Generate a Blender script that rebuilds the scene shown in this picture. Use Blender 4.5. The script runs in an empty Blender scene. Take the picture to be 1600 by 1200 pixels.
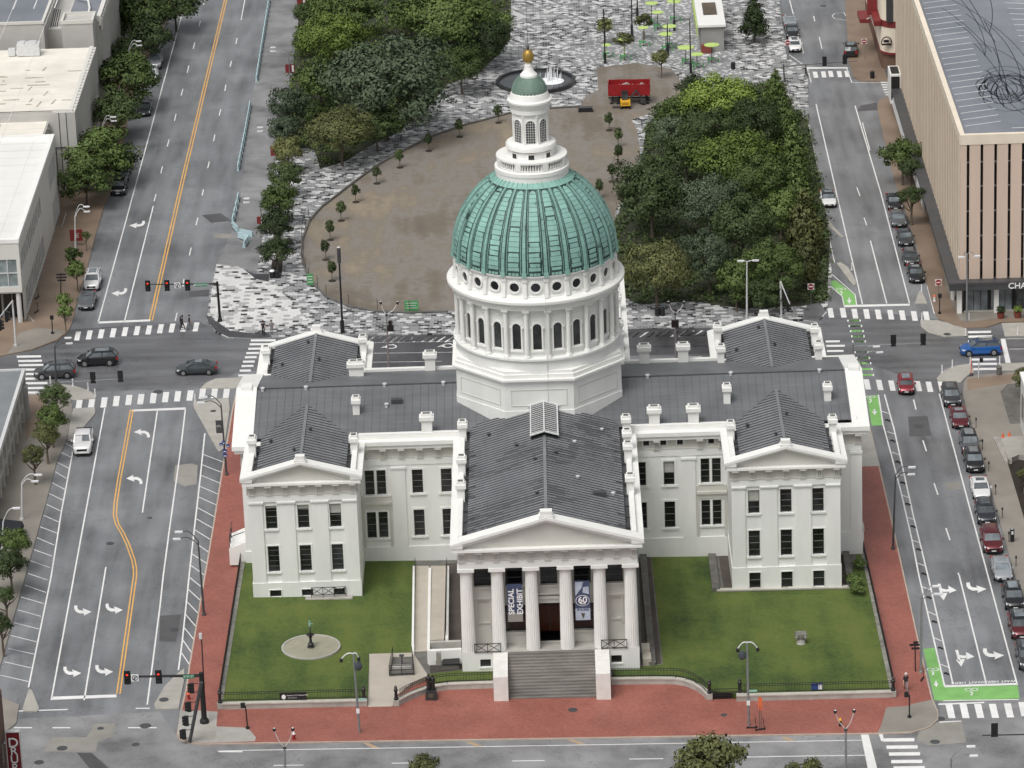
import bpy, bmesh, math, random
from mathutils import Vector, Matrix

# ------------------------------------------------------------------ camera, world, sun, exposure
SC = bpy.context.scene
COL = SC.collection
FPX, PITCH, YAW, ROLL = 6480.9, 0.3636527, -0.0126124, -0.0371443
CAM = Vector((0.0, 0.0, 180.0))
SLOPE = 0.019                      # the block falls this much per metre towards the right-hand street
_f = Vector((math.sin(YAW)*math.cos(PITCH), math.cos(YAW)*math.cos(PITCH), -math.sin(PITCH)))
_r = _f.cross(Vector((0, 0, 1))).normalized()
_u = _r.cross(_f)
CR = math.cos(ROLL)*_r + math.sin(ROLL)*_u
CU = -math.sin(ROLL)*_r + math.cos(ROLL)*_u
cd = bpy.data.cameras.new('camera')
cam = bpy.data.objects.new('camera', cd)
COL.objects.link(cam)
M = Matrix((CR, CU, -_f)).transposed().to_4x4()
M.translation = CAM
cam.matrix_world = M
cd.sensor_width = 36.0
cd.lens = FPX/1600*36.0
cd.clip_start = 1.0
cd.clip_end = 6000
SC.camera = cam

SUN_EL, SUN_AZ = math.radians(60), math.radians(212)
w = bpy.data.worlds.new('World')
SC.world = w
w.use_nodes = True
nt = w.node_tree
bg = nt.nodes['Background']
sky = nt.nodes.new('ShaderNodeTexSky')
sky.sky_type = 'NISHITA'
sky.sun_disc = False
sky.sun_elevation = SUN_EL
sky.sun_rotation = SUN_AZ
sky.air_density = 1.0
sky.dust_density = 6.0
sky.ozone_density = 1.0
hs = nt.nodes.new('ShaderNodeHueSaturation')
hs.inputs['Saturation'].default_value = 0.18      # an overcast, nearly colourless sky
nt.links.new(sky.outputs[0], hs.inputs['Color'])
nt.links.new(hs.outputs[0], bg.inputs['Color'])
bg.inputs['Strength'].default_value = 0.12
sl = bpy.data.lights.new('sun', 'SUN')
sl.energy = 1.3
sl.angle = math.radians(28)
sl.color = (1.0, 0.97, 0.92)
so = bpy.data.objects.new('sun', sl)
COL.objects.link(so)
sdir = Vector((math.sin(SUN_AZ)*math.cos(SUN_EL), math.cos(SUN_AZ)*math.cos(SUN_EL), math.sin(SUN_EL)))
so.rotation_euler = sdir.to_track_quat('Z', 'Y').to_euler()
so.location = (0, 430, 200)
SC.view_settings.view_transform = 'Standard'
SC.view_settings.look = 'None'
SC.view_settings.gamma = 1
SC.view_settings.exposure = 0.0

rnd = random.Random(7)

# ------------------------------------------------------------------ turning picture measurements into places
def ray(x, y):
    return (x-800)/FPX*CR - (y-600)/FPX*CU + _f
def G(x, y, h=0.0):                # point at height h above the sloping ground plane
    d = ray(x, y)
    t = (h-CAM.z-SLOPE*CAM.x)/(d.z+SLOPE*d.x)
    return CAM+d*t
def YP(x, y, Y):                   # point on the upright plane y = Y
    d = ray(x, y)
    return CAM+d*((Y-CAM.y)/d.y)
def gz(x, h=0.0):
    return -SLOPE*x+h
ST, SW = -0.75, -0.62              # street and sidewalk levels relative to the lawn
def mpp(p):                        # metres per photo pixel at a point
    return (p-CAM).dot(_f)/FPX

# ------------------------------------------------------------------ materials
MATS = {}
def _nodes(name):
    m = bpy.data.materials.new(name)
    m.use_nodes = True
    t = m.node_tree
    return m, t, t.nodes['Principled BSDF']
def mat(name, col, rough=0.7, var=0.12, scale=1.5, metal=0.0, bump=0.0, spec=0.5, stretch=None, alpha=None):
    """plain surface with a two-scale noise in its colour"""
    if name in MATS: return MATS[name]
    m, t, b = _nodes(name)
    geo = t.nodes.new('ShaderNodeNewGeometry')
    src = geo.outputs['Position']
    if stretch:
        mp = t.nodes.new('ShaderNodeMapping')
        mp.inputs['Scale'].default_value = stretch
        t.links.new(src, mp.inputs[0]); src = mp.outputs[0]
    n1 = t.nodes.new('ShaderNodeTexNoise'); n1.inputs['Scale'].default_value = scale; n1.inputs['Detail'].default_value = 6
    n2 = t.nodes.new('ShaderNodeTexNoise'); n2.inputs['Scale'].default_value = scale*0.13; n2.inputs['Detail'].default_value = 3
    t.links.new(src, n1.inputs['Vector']); t.links.new(src, n2.inputs['Vector'])
    mx = t.nodes.new('ShaderNodeMath'); mx.operation = 'ADD'
    t.links.new(n1.outputs[0], mx.inputs[0]); t.links.new(n2.outputs[0], mx.inputs[1])
    rp = t.nodes.new('ShaderNodeMapRange')
    rp.inputs['From Min'].default_value = 0.7; rp.inputs['From Max'].default_value = 1.3
    rp.inputs['To Min'].default_value = 1-var; rp.inputs['To Max'].default_value = 1+var
    t.links.new(mx.outputs[0], rp.inputs[0])
    mu = t.nodes.new('ShaderNodeVectorMath'); mu.operation = 'SCALE'
    mu.inputs[0].default_value = col
    t.links.new(rp.outputs[0], mu.inputs['Scale'])
    t.links.new(mu.outputs[0], b.inputs['Base Color'])
    b.inputs['Roughness'].default_value = rough
    b.inputs['Metallic'].default_value = metal
    b.inputs['Specular IOR Level'].default_value = spec
    if bump:
        bp = t.nodes.new('ShaderNodeBump'); bp.inputs['Strength'].default_value = bump; bp.inputs['Distance'].default_value = 0.05
        t.links.new(n1.outputs[0], bp.inputs['Height']); t.links.new(bp.outputs[0], b.inputs['Normal'])
    MATS[name] = m
    return m

def ramp(t, stops, interp='LINEAR'):
    r = t.nodes.new('ShaderNodeValToRGB')
    r.color_ramp.interpolation = interp
    e = r.color_ramp.elements
    while len(e) < len(stops): e.new(0.5)
    for k, (p, c) in zip(e, stops):
        k.position = p; k.color = (*c, 1)
    return r
def pos(t, scale=(1, 1, 1), rot=0, loc=(0, 0, 0)):
    g = t.nodes.new('ShaderNodeNewGeometry')
    mp = t.nodes.new('ShaderNodeMapping')
    mp.inputs['Scale'].default_value = scale
    mp.inputs['Rotation'].default_value = (0, 0, rot)
    mp.inputs['Location'].default_value = loc
    t.links.new(g.outputs['Position'], mp.inputs[0])
    return mp.outputs[0]
def noise(t, v, s, d=4, rough=0.5):
    n = t.nodes.new('ShaderNodeTexNoise'); n.inputs['Scale'].default_value = s; n.inputs['Detail'].default_value = d
    n.inputs['Roughness'].default_value = rough
    t.links.new(v, n.inputs['Vector']); return n.outputs[0]
def mixc(t, fac, a, b, mode='MIX'):
    m = t.nodes.new('ShaderNodeMix'); m.data_type = 'RGBA'; m.blend_type = mode
    for i, x in ((0, fac), (6, a), (7, b)):
        if isinstance(x, (int, float)): m.inputs[i].default_value = x
        elif isinstance(x, tuple): m.inputs[i].default_value = (*x, 1)
        else: t.links.new(x, m.inputs[i])
    return m.outputs[2]
def math_(t, op, a, b=None):
    m = t.nodes.new('ShaderNodeMath'); m.operation = op
    for i, x in ((0, a), (1, b)):
        if x is None: continue
        if isinstance(x, (int, float)): m.inputs[i].default_value = x
        else: t.links.new(x, m.inputs[i])
    return m.outputs[0]

def asphalt(name, base, stretch=(1, 0.12, 1), rough=0.42, rot=0):
    m, t, b = _nodes(name)
    v = pos(t); vs = pos(t, stretch, rot)
    streak = noise(t, vs, 0.55, 4); blot = noise(t, v, 0.09, 5, 0.6); fine = noise(t, v, 6, 3)
    s = math_(t, 'ADD', math_(t, 'MULTIPLY', streak, 0.55), math_(t, 'ADD', math_(t, 'MULTIPLY', blot, 0.7), math_(t, 'MULTIPLY', fine, 0.25)))
    r = ramp(t, [(0.56, tuple(c*0.5 for c in base)), (0.69, tuple(c*0.86 for c in base)), (0.77, tuple(c*1.04 for c in base)), (0.90, tuple(c*1.32 for c in base))])
    t.links.new(s, r.inputs[0])
    vor = t.nodes.new('ShaderNodeTexVoronoi'); vor.feature = 'DISTANCE_TO_EDGE'; vor.inputs['Scale'].default_value = 0.11
    wob = t.nodes.new('ShaderNodeVectorMath'); wob.operation = 'ADD'
    nz = t.nodes.new('ShaderNodeTexNoise'); nz.inputs['Scale'].default_value = 0.5; nz.inputs['Detail'].default_value = 5
    t.links.new(v, nz.inputs['Vector'])
    sc = t.nodes.new('ShaderNodeVectorMath'); sc.operation = 'SCALE'; sc.inputs['Scale'].default_value = 4
    t.links.new(nz.outputs['Color'], sc.inputs[0]); t.links.new(v, wob.inputs[0]); t.links.new(sc.outputs[0], wob.inputs[1])
    t.links.new(wob.outputs[0], vor.inputs['Vector'])
    crack = math_(t, 'LESS_THAN', vor.outputs['Distance'], 0.006)
    c = mixc(t, math_(t, 'MULTIPLY', crack, 0.3), r.outputs[0], tuple(x*0.4 for x in base))
    t.links.new(c, b.inputs['Base Color'])
    rr = t.nodes.new('ShaderNodeMapRange'); rr.inputs['From Min'].default_value = 0.35; rr.inputs['From Max'].default_value = 0.65
    rr.inputs['To Min'].default_value = rough-0.14; rr.inputs['To Max'].default_value = rough+0.25
    t.links.new(blot, rr.inputs[0]); t.links.new(rr.outputs[0], b.inputs['Roughness'])
    MATS[name] = m; return m

def paver(name, ramp_stops, bw, bh, rot=0, mortar=(0.25, 0.25, 0.25), msize=0.012, rough=0.7, offset=0.5, blotch=0.15):
    m, t, b = _nodes(name)
    v = pos(t, rot=rot)
    br = t.nodes.new('ShaderNodeTexBrick')
    br.inputs['Color1'].default_value = (0, 0, 0, 1); br.inputs['Color2'].default_value = (1, 1, 1, 1)
    br.inputs['Mortar'].default_value = (0.5, 0.5, 0.5, 1)
    br.inputs['Scale'].default_value = 1; br.inputs['Brick Width'].default_value = bw; br.inputs['Row Height'].default_value = bh
    br.inputs['Mortar Size'].default_value = msize; br.offset = offset; br.inputs['Bias'].default_value = 0
    t.links.new(v, br.inputs['Vector'])
    r = ramp(t, ramp_stops, 'CONSTANT'); t.links.new(br.outputs[0], r.inputs[0])
    c = mixc(t, br.outputs['Fac'], r.outputs[0], mortar)
    n = noise(t, v, 0.25, 5)
    k = t.nodes.new('ShaderNodeMapRange'); k.inputs['From Min'].default_value = 0.3; k.inputs['From Max'].default_value = 0.7
    k.inputs['To Min'].default_value = 1-blotch; k.inputs['To Max'].default_value = 1+blotch
    t.links.new(n, k.inputs[0])
    g = t.nodes.new('ShaderNodeVectorMath'); g.operation = 'SCALE'
    t.links.new(c, g.inputs[0]); t.links.new(k.outputs[0], g.inputs['Scale'])
    t.links.new(g.outputs[0], b.inputs['Base Color']); b.inputs['Roughness'].default_value = rough
    MATS[name] = m; return m

def glass(name, col, rough=0.12, var=0.5):
    m, t, b = _nodes(name)
    v = pos(t)
    n = noise(t, v, 0.6, 3)
    r = ramp(t, [(0.35, tuple(c*(1-var) for c in col)), (0.65, tuple(c*(1+var) for c in col))]); t.links.new(n, r.inputs[0])
    oi = t.nodes.new('ShaderNodeObjectInfo'); rk = t.nodes.new('ShaderNodeMapRange'); rk.inputs['To Min'].default_value = 0.5; rk.inputs['To Max'].default_value = 1.9
    t.links.new(oi.outputs['Random'], rk.inputs[0]); sc = t.nodes.new('ShaderNodeVectorMath'); sc.operation = 'SCALE'; t.links.new(r.outputs[0], sc.inputs[0]); t.links.new(rk.outputs[0], sc.inputs['Scale'])
    t.links.new(sc.outputs[0], b.inputs['Base Color']); b.inputs['Roughness'].default_value = rough
    b.inputs['Specular IOR Level'].default_value = 0.5
    MATS[name] = m; return m

def paint(name, col, rough=0.22, metal=0.25):
    m, t, b = _nodes(name)
    b.inputs['Base Color'].default_value = (*col, 1); b.inputs['Roughness'].default_value = rough; b.inputs['Metallic'].default_value = metal
    b.inputs['Coat Weight'].default_value = 0.6; b.inputs['Coat Roughness'].default_value = 0.08
    MATS[name] = m; return m

def leaf(name, dark, light):
    m, t, b = _nodes(name)
    g = t.nodes.new('ShaderNodeNewGeometry'); oi = t.nodes.new('ShaderNodeObjectInfo')
    n = noise(t, pos(t), 0.55, 3, 0.65)
    s = math_(t, 'ADD', math_(t, 'MULTIPLY', g.outputs['Random Per Island'], 0.28), math_(t, 'ADD', math_(t, 'MULTIPLY', n, 0.62), math_(t, 'MULTIPLY', oi.outputs['Random'], 0.42)))
    r = ramp(t, [(0.22, dark), (1.0, light)]); t.links.new(s, r.inputs[0])
    t.links.new(r.outputs[0], b.inputs['Base Color']); b.inputs['Roughness'].default_value = 0.65
    b.inputs['Specular IOR Level'].default_value = 0.25
    MATS[name] = m; return m

asphalt('asphalt', (0.178, 0.184, 0.193))
asphalt('asphalt_cross', (0.135, 0.138, 0.146), (0.12, 1, 1), 0.38)
asphalt('asphalt_dark', (0.07, 0.07, 0.075), (1, 0.2, 1), 0.5)
asphalt('asphalt_old', (0.22, 0.22, 0.225), (0.5, 0.5, 1), 0.6)
paver('plaza', [(0, (0.022, 0.022, 0.024)), (0.15, (0.17, 0.174, 0.18)), (0.42, (0.255, 0.26, 0.265)), (0.74, (0.56, 0.565, 0.56))], 0.78, 0.62, mortar=(0.40, 0.405, 0.41), msize=0.035, offset=0.5)
paver('plaza_light', [(0, (0.04, 0.04, 0.042)), (0.10, (0.36, 0.36, 0.36)), (0.42, (0.62, 0.62, 0.61))], 0.85, 0.72, mortar=(0.5, 0.5, 0.5), msize=0.03, offset=0.5)
paver('plaza_speckle', [(0, (0.22, 0.225, 0.235)), (0.5, (0.30, 0.305, 0.315)), (0.80, (0.62, 0.62, 0.62))], 0.45, 0.4, rot=0.3, mortar=(0.29, 0.295, 0.305), msize=0.02, offset=0.3)
paver('brick', [(0, (0.265, 0.088, 0.066)), (0.4, (0.30, 0.102, 0.077)), (0.7, (0.33, 0.122, 0.093))], 0.24, 0.12, mortar=(0.28, 0.10, 0.08), msize=0.006, rough=0.5, blotch=0.15)
mat('concrete', (0.38, 0.365, 0.33), 0.8, 0.14, 0.8)
mat('concrete_grey', (0.36, 0.35, 0.325), 0.75, 0.16, 0.7)
mat('walk_tan', (0.235, 0.175, 0.13), 0.5, 0.22, 0.35)
mat('walk_grey', (0.255, 0.235, 0.205), 0.5, 0.18, 0.35)
mat('path', (0.43, 0.39, 0.335), 0.8, 0.1, 0.7)
mat('curb', (0.44, 0.36, 0.30), 0.8, 0.15, 1.2)
mat('white_marking', (0.74, 0.74, 0.73), 0.6, 0.10, 1.6)
mat('yellow_marking', (0.72, 0.40, 0.11), 0.6, 0.12, 1.6)
mat('tan_marking', (0.42, 0.30, 0.19), 0.6, 0.2, 1.6)
mat('green_marking', (0.20, 0.44, 0.13), 0.6, 0.16, 0.8)
mat('white_paint', (0.80, 0.80, 0.77), 0.55, 0.05, 0.8, bump=0.05)
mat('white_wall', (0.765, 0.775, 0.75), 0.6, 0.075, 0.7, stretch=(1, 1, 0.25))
mat('cream_with_shade', (0.57, 0.56, 0.515), 0.6, 0.05, 0.8)  # cream darkened to hold the cornice shade on frieze and tympanum
mat('white_roofing', (0.86, 0.86, 0.84), 0.5, 0.05, 0.5)
mat('black_metal', (0.018, 0.018, 0.02), 0.4, 0.2, 3)
mat('dark_metal', (0.06, 0.062, 0.066), 0.45, 0.2, 3)
mat('grey_metal', (0.30, 0.31, 0.32), 0.4, 0.12, 3, metal=0.5)
mat('pale_metal', (0.62, 0.63, 0.63), 0.4, 0.1, 3)
mat('signal_black', (0.012, 0.012, 0.013), 0.5, 0.1, 3)
mat('dark_stone', (0.13, 0.125, 0.115), 0.85, 0.35, 0.9)
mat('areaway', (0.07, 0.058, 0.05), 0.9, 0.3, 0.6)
mat('old_stone', (0.23, 0.225, 0.20), 0.9, 0.4, 1.6)
mat('stone', (0.40, 0.385, 0.355), 0.85, 0.2, 1.2)
mat('wall_coping', (0.46, 0.44, 0.39), 0.85, 0.16, 1.5)
mat('mulch', (0.03, 0.024, 0.018), 0.95, 0.4, 1.0)
mat('shrub_bed', (0.035, 0.04, 0.022), 0.95, 0.5, 0.8)
mat('bark', (0.10, 0.08, 0.06), 0.9, 0.3, 2)
mat('red_paint', (0.27, 0.010, 0.014), 0.5, 0.16, 1.0)
mat('red_sign', (0.19, 0.025, 0.025), 0.5, 0.1, 1.0)
mat('maroon_sign', (0.16, 0.010, 0.016), 0.4, 0.1, 1.0)
mat('orange_paint', (0.75, 0.16, 0.06), 0.5, 0.1, 1)
mat('yellow_paint', (0.75, 0.40, 0.03), 0.45, 0.12, 1)
mat('lime_canvas', (0.46, 0.61, 0.19), 0.7, 0.1, 1)
mat('teal_plastic', (0.45, 0.60, 0.64), 0.5, 0.14, 1)
mat('green_sign', (0.02, 0.20, 0.10), 0.5, 0.1, 1)
mat('green_mesh', (0.07, 0.30, 0.10), 0.7, 0.2, 1)
mat('blue_sign', (0.03, 0.07, 0.25), 0.5, 0.1, 1)
mat('sign_white', (0.80, 0.80, 0.80), 0.5, 0.03, 1)
mat('banner_blue', (0.045, 0.06, 0.115), 0.6, 0.35, 0.9)
mat('gold', (0.42, 0.275, 0.065), 0.38, 0.2, 2, metal=0.55)
mat('wood_door', (0.12, 0.028, 0.012), 0.4, 0.2, 2)
mat('skin', (0.45, 0.28, 0.20), 0.6, 0.05, 4)
mat('cloth_dark', (0.025, 0.028, 0.035), 0.9, 0.2, 4)
mat('cloth_grey', (0.22, 0.22, 0.24), 0.9, 0.2, 4)
mat('cloth_white', (0.7, 0.7, 0.7), 0.9, 0.1, 4)
mat('tyre', (0.015, 0.015, 0.016), 0.8, 0.1, 4)
mat('terracotta', (0.20, 0.05, 0.035), 0.8, 0.1, 4)
mat('water', (0.05, 0.055, 0.06), 0.12, 0.2, 2)
mat('fountain_floor', (0.30, 0.29, 0.22), 0.6, 0.12, 1.2)
mat('spray', (0.9, 0.92, 0.93), 0.4, 0.05, 2)
mat('beige_wall', (0.62, 0.49, 0.40), 0.75, 0.07, 0.5, stretch=(1, 1, 0.2))
mat('beige_fin', (0.78, 0.69, 0.565), 0.75, 0.07, 0.5)
mat('pale_wall', (0.66, 0.65, 0.61), 0.75, 0.06, 0.5, stretch=(1, 1, 0.2))
mat('cream_roof', (0.76, 0.725, 0.65), 0.7, 0.13, 0.35)
mat('white_membrane', (0.78, 0.78, 0.755), 0.6, 0.05, 0.25)
mat('grey_wall', (0.30, 0.30, 0.29), 0.8, 0.12, 0.6)
mat('slate_roof', (0.20, 0.215, 0.225), 0.7, 0.12, 0.6)
mat('panel_grey', (0.50, 0.49, 0.465), 0.8, 0.08, 0.6)
mat('brown_wall', (0.14, 0.085, 0.06), 0.8, 0.1, 1)
mat('chrome', (0.7, 0.7, 0.7), 0.2, 0.05, 3, metal=0.9)
mat('headlamp', (0.75, 0.76, 0.78), 0.15, 0.05, 3)
mat('tail_lamp', (0.35, 0.01, 0.01), 0.25, 0.05, 3)
mat('lamp_head', (0.75, 0.76, 0.77), 0.35, 0.05, 3)
glass('pane', (0.014, 0.015, 0.017), 0.16, 0.6)
glass('drum_pane', (0.03, 0.032, 0.033), 0.25, 0.4)
glass('car_glass', (0.10, 0.115, 0.125), 0.08, 0.35)
glass('teal_glass', (0.30, 0.36, 0.36), 0.15, 0.3)
glass('strip_glass', (0.20, 0.195, 0.175), 0.2, 0.5)
mat('black_stone', (0.03, 0.031, 0.033), 0.4, 0.2, 2)
mat('navy', (0.02, 0.03, 0.10), 0.6, 0.1, 1)
mat('banner_pale', (0.38, 0.42, 0.50), 0.6, 0.3, 1.2)
mat('mint_sign', (0.35, 0.60, 0.50), 0.5, 0.1, 1)
mat('dark_glassy', (0.06, 0.07, 0.08), 0.15, 0.3, 3)
mat('arm_pink', (0.62, 0.52, 0.50), 0.5, 0.1, 3)
mat('patch_pale', (0.27, 0.26, 0.235), 0.75, 0.15, 0.6)
mat('blind', (0.42, 0.42, 0.39), 0.7, 0.08, 3)

def lit(name, col, e):
    m, t, b = _nodes(name)
    b.inputs['Base Color'].default_value = (*col, 1)
    b.inputs['Emission Color'].default_value = (*col, 1); b.inputs['Emission Strength'].default_value = e
    MATS[name] = m
lit('red_light', (1.0, 0.05, 0.03), 1.1)

def m_lawn():
    m, t, b = _nodes('lawn'); v = pos(t)
    st = noise(t, pos(t, (1, 0.18, 1)), 0.35, 4); n = noise(t, v, 0.12, 5, 0.6); f = noise(t, v, 2.2, 6, 0.7)
    s = math_(t, 'ADD', math_(t, 'MULTIPLY', st, 0.35), math_(t, 'ADD', math_(t, 'MULTIPLY', n, 0.5), math_(t, 'MULTIPLY', f, 0.34)))
    r = ramp(t, [(0.44, (0.026, 0.052, 0.009)), (0.55, (0.060, 0.096, 0.016)), (0.66, (0.098, 0.130, 0.024)), (0.78, (0.125, 0.135, 0.036)), (0.88, (0.19, 0.18, 0.07))])
    t.links.new(s, r.inputs[0]); spk = math_(t, 'GREATER_THAN', noise(t, v, 0.9, 8, 0.75), 0.655)
    t.links.new(mixc(t, math_(t, 'MULTIPLY', spk, 0.4), r.outputs[0], (0.27, 0.25, 0.11)), b.inputs['Base Color']); b.inputs['Roughness'].default_value = 0.9
    bp = t.nodes.new('ShaderNodeBump'); bp.inputs['Strength'].default_value = 0.4; bp.inputs['Distance'].default_value = 0.1
    t.links.new(f, bp.inputs['Height']); t.links.new(bp.outputs[0], b.inputs['Normal'])
    MATS['lawn'] = m
m_lawn()
def m_dirt():
    m, t, b = _nodes('dirt'); v = pos(t)
    n = noise(t, v, 0.05, 6, 0.6); st = noise(t, pos(t, (1, 0.15, 1), 0.5), 0.5, 5); f = noise(t, v, 1.2, 5)
    s = math_(t, 'ADD', math_(t, 'MULTIPLY', n, 0.75), math_(t, 'ADD', math_(t, 'MULTIPLY', st, 0.3), math_(t, 'MULTIPLY', f, 0.15)))
    r = ramp(t, [(0.45, (0.14, 0.118, 0.095)), (0.54, (0.18, 0.152, 0.12)), (0.60, (0.215, 0.198, 0.178)), (0.65, (0.20, 0.172, 0.138)), (0.75, (0.28, 0.232, 0.165))])
    t.links.new(s, r.inputs[0]); t.links.new(r.outputs[0], b.inputs['Base Color']); b.inputs['Roughness'].default_value = 0.8
    MATS['dirt'] = m
m_dirt()
def m_copper(name, base, dark, stain):
    m, t, b = _nodes(name); v = pos(t)
    n = noise(t, pos(t, (1, 1, 0.35)), 0.9, 6, 0.65); f = noise(t, v, 0.3, 4)
    isl = t.nodes.new('ShaderNodeNewGeometry').outputs['Random Per Island']
    s = math_(t, 'ADD', math_(t, 'MULTIPLY', n, 0.75), math_(t, 'ADD', math_(t, 'MULTIPLY', f, 0.25), math_(t, 'MULTIPLY', isl, 0.12)))
    r = ramp(t, [(stain, dark), (stain+0.05, tuple(c*0.8 for c in base)), (0.62, base), (0.8, tuple(min(1, c*1.25) for c in base))])
    t.links.new(s, r.inputs[0]); t.links.new(r.outputs[0], b.inputs['Base Color']); b.inputs['Roughness'].default_value = 0.62
    MATS[name] = m
m_copper('copper', (0.25, 0.455, 0.40), (0.035, 0.08, 0.072), 0.38)
m_copper('copper_rib', (0.22, 0.40, 0.35), (0.03, 0.07, 0.065), 0.40)
m_copper('copper_dark', (0.042, 0.085, 0.077), (0.016, 0.036, 0.033), 0.45)
m_copper('copper_scale', (0.19, 0.285, 0.235), (0.05, 0.09, 0.075), 0.40)
def m_roof(name, axis, course=0.0, k=1.0):
    m, t, b = _nodes(name); v = pos(t)
    n = noise(t, v, 0.25, 5); st = noise(t, pos(t, (3, 0.3, 1) if axis == 'y' else (0.3, 3, 1)), 0.8, 4)
    s = math_(t, 'ADD', math_(t, 'MULTIPLY', n, 0.6), math_(t, 'MULTIPLY', st, 0.4))
    r = ramp(t, [(p_, tuple(q_*k for q_ in c_)) for p_, c_ in ((0.35, (0.11, 0.114, 0.121)), (0.6, (0.155, 0.161, 0.169)), (0.75, (0.19, 0.196, 0.206)))])
    t.links.new(s, r.inputs[0]); c = r.outputs[0]
    if course:
        br = t.nodes.new('ShaderNodeTexBrick'); br.inputs['Scale'].default_value = 1
        br.inputs['Brick Width'].default_value = 1.6; br.inputs['Row Height'].default_value = course; br.inputs['Mortar Size'].default_value = 0.05
        br.inputs['Color1'].default_value = (0, 0, 0, 1); br.inputs['Color2'].default_value = (1, 1, 1, 1); br.inputs['Mortar'].default_value = (0, 0, 0, 1)
        t.links.new(v, br.inputs['Vector'])
        worn = math_(t, 'GREATER_THAN', noise(t, v, 0.22, 4), 0.50)
        dk = math_(t, 'MULTIPLY', worn, math_(t, 'LESS_THAN', br.outputs['Color'], 0.40))
        c = mixc(t, math_(t, 'MULTIPLY', dk, 0.5), c, (0.02, 0.02, 0.021))
    t.links.new(c, b.inputs['Base Color']); b.inputs['Roughness'].default_value = 0.5
    MATS[name] = m
m_roof('roof_metal', 'y', 0, 1.4); m_roof('roof_main', 'x'); m_roof('roof_worn', 'y', 0.42, 1.5); mat('sash_grey', (0.20, 0.20, 0.195), 0.6, 0.1, 2)
mat('roof_seam', (0.06, 0.062, 0.066), 0.55, 0.15, 1.5)
mat('gutter', (0.05, 0.052, 0.055), 0.7, 0.6, 1.2)
leaf('leaf_dark', (0.006, 0.013, 0.006), (0.095, 0.135, 0.048))
leaf('leaf_mid', (0.008, 0.019, 0.006), (0.15, 0.215, 0.06))
leaf('leaf_bright', (0.012, 0.030, 0.006), (0.25, 0.34, 0.07))
leaf('leaf_olive', (0.014, 0.021, 0.007), (0.21, 0.225, 0.085))
leaf('leaf_blue', (0.010, 0.018, 0.011), (0.125, 0.17, 0.098))
def m_deck():
    m, t, b = _nodes('parking_deck'); v = pos(t)
    n = noise(t, v, 0.06, 5, 0.6); f = noise(t, v, 1.0, 4)
    r = ramp(t, [(0.4, (0.17, 0.185, 0.215)), (0.6, (0.235, 0.25, 0.28)), (0.72, (0.32, 0.34, 0.37))])
    t.links.new(math_(t, 'ADD', math_(t, 'MULTIPLY', n, 0.85), math_(t, 'MULTIPLY', f, 0.15)), r.inputs[0])
    t.links.new(r.outputs[0], b.inputs['Base Color']); b.inputs['Roughness'].default_value = 0.4
    MATS['parking_deck'] = m
m_deck()

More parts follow.
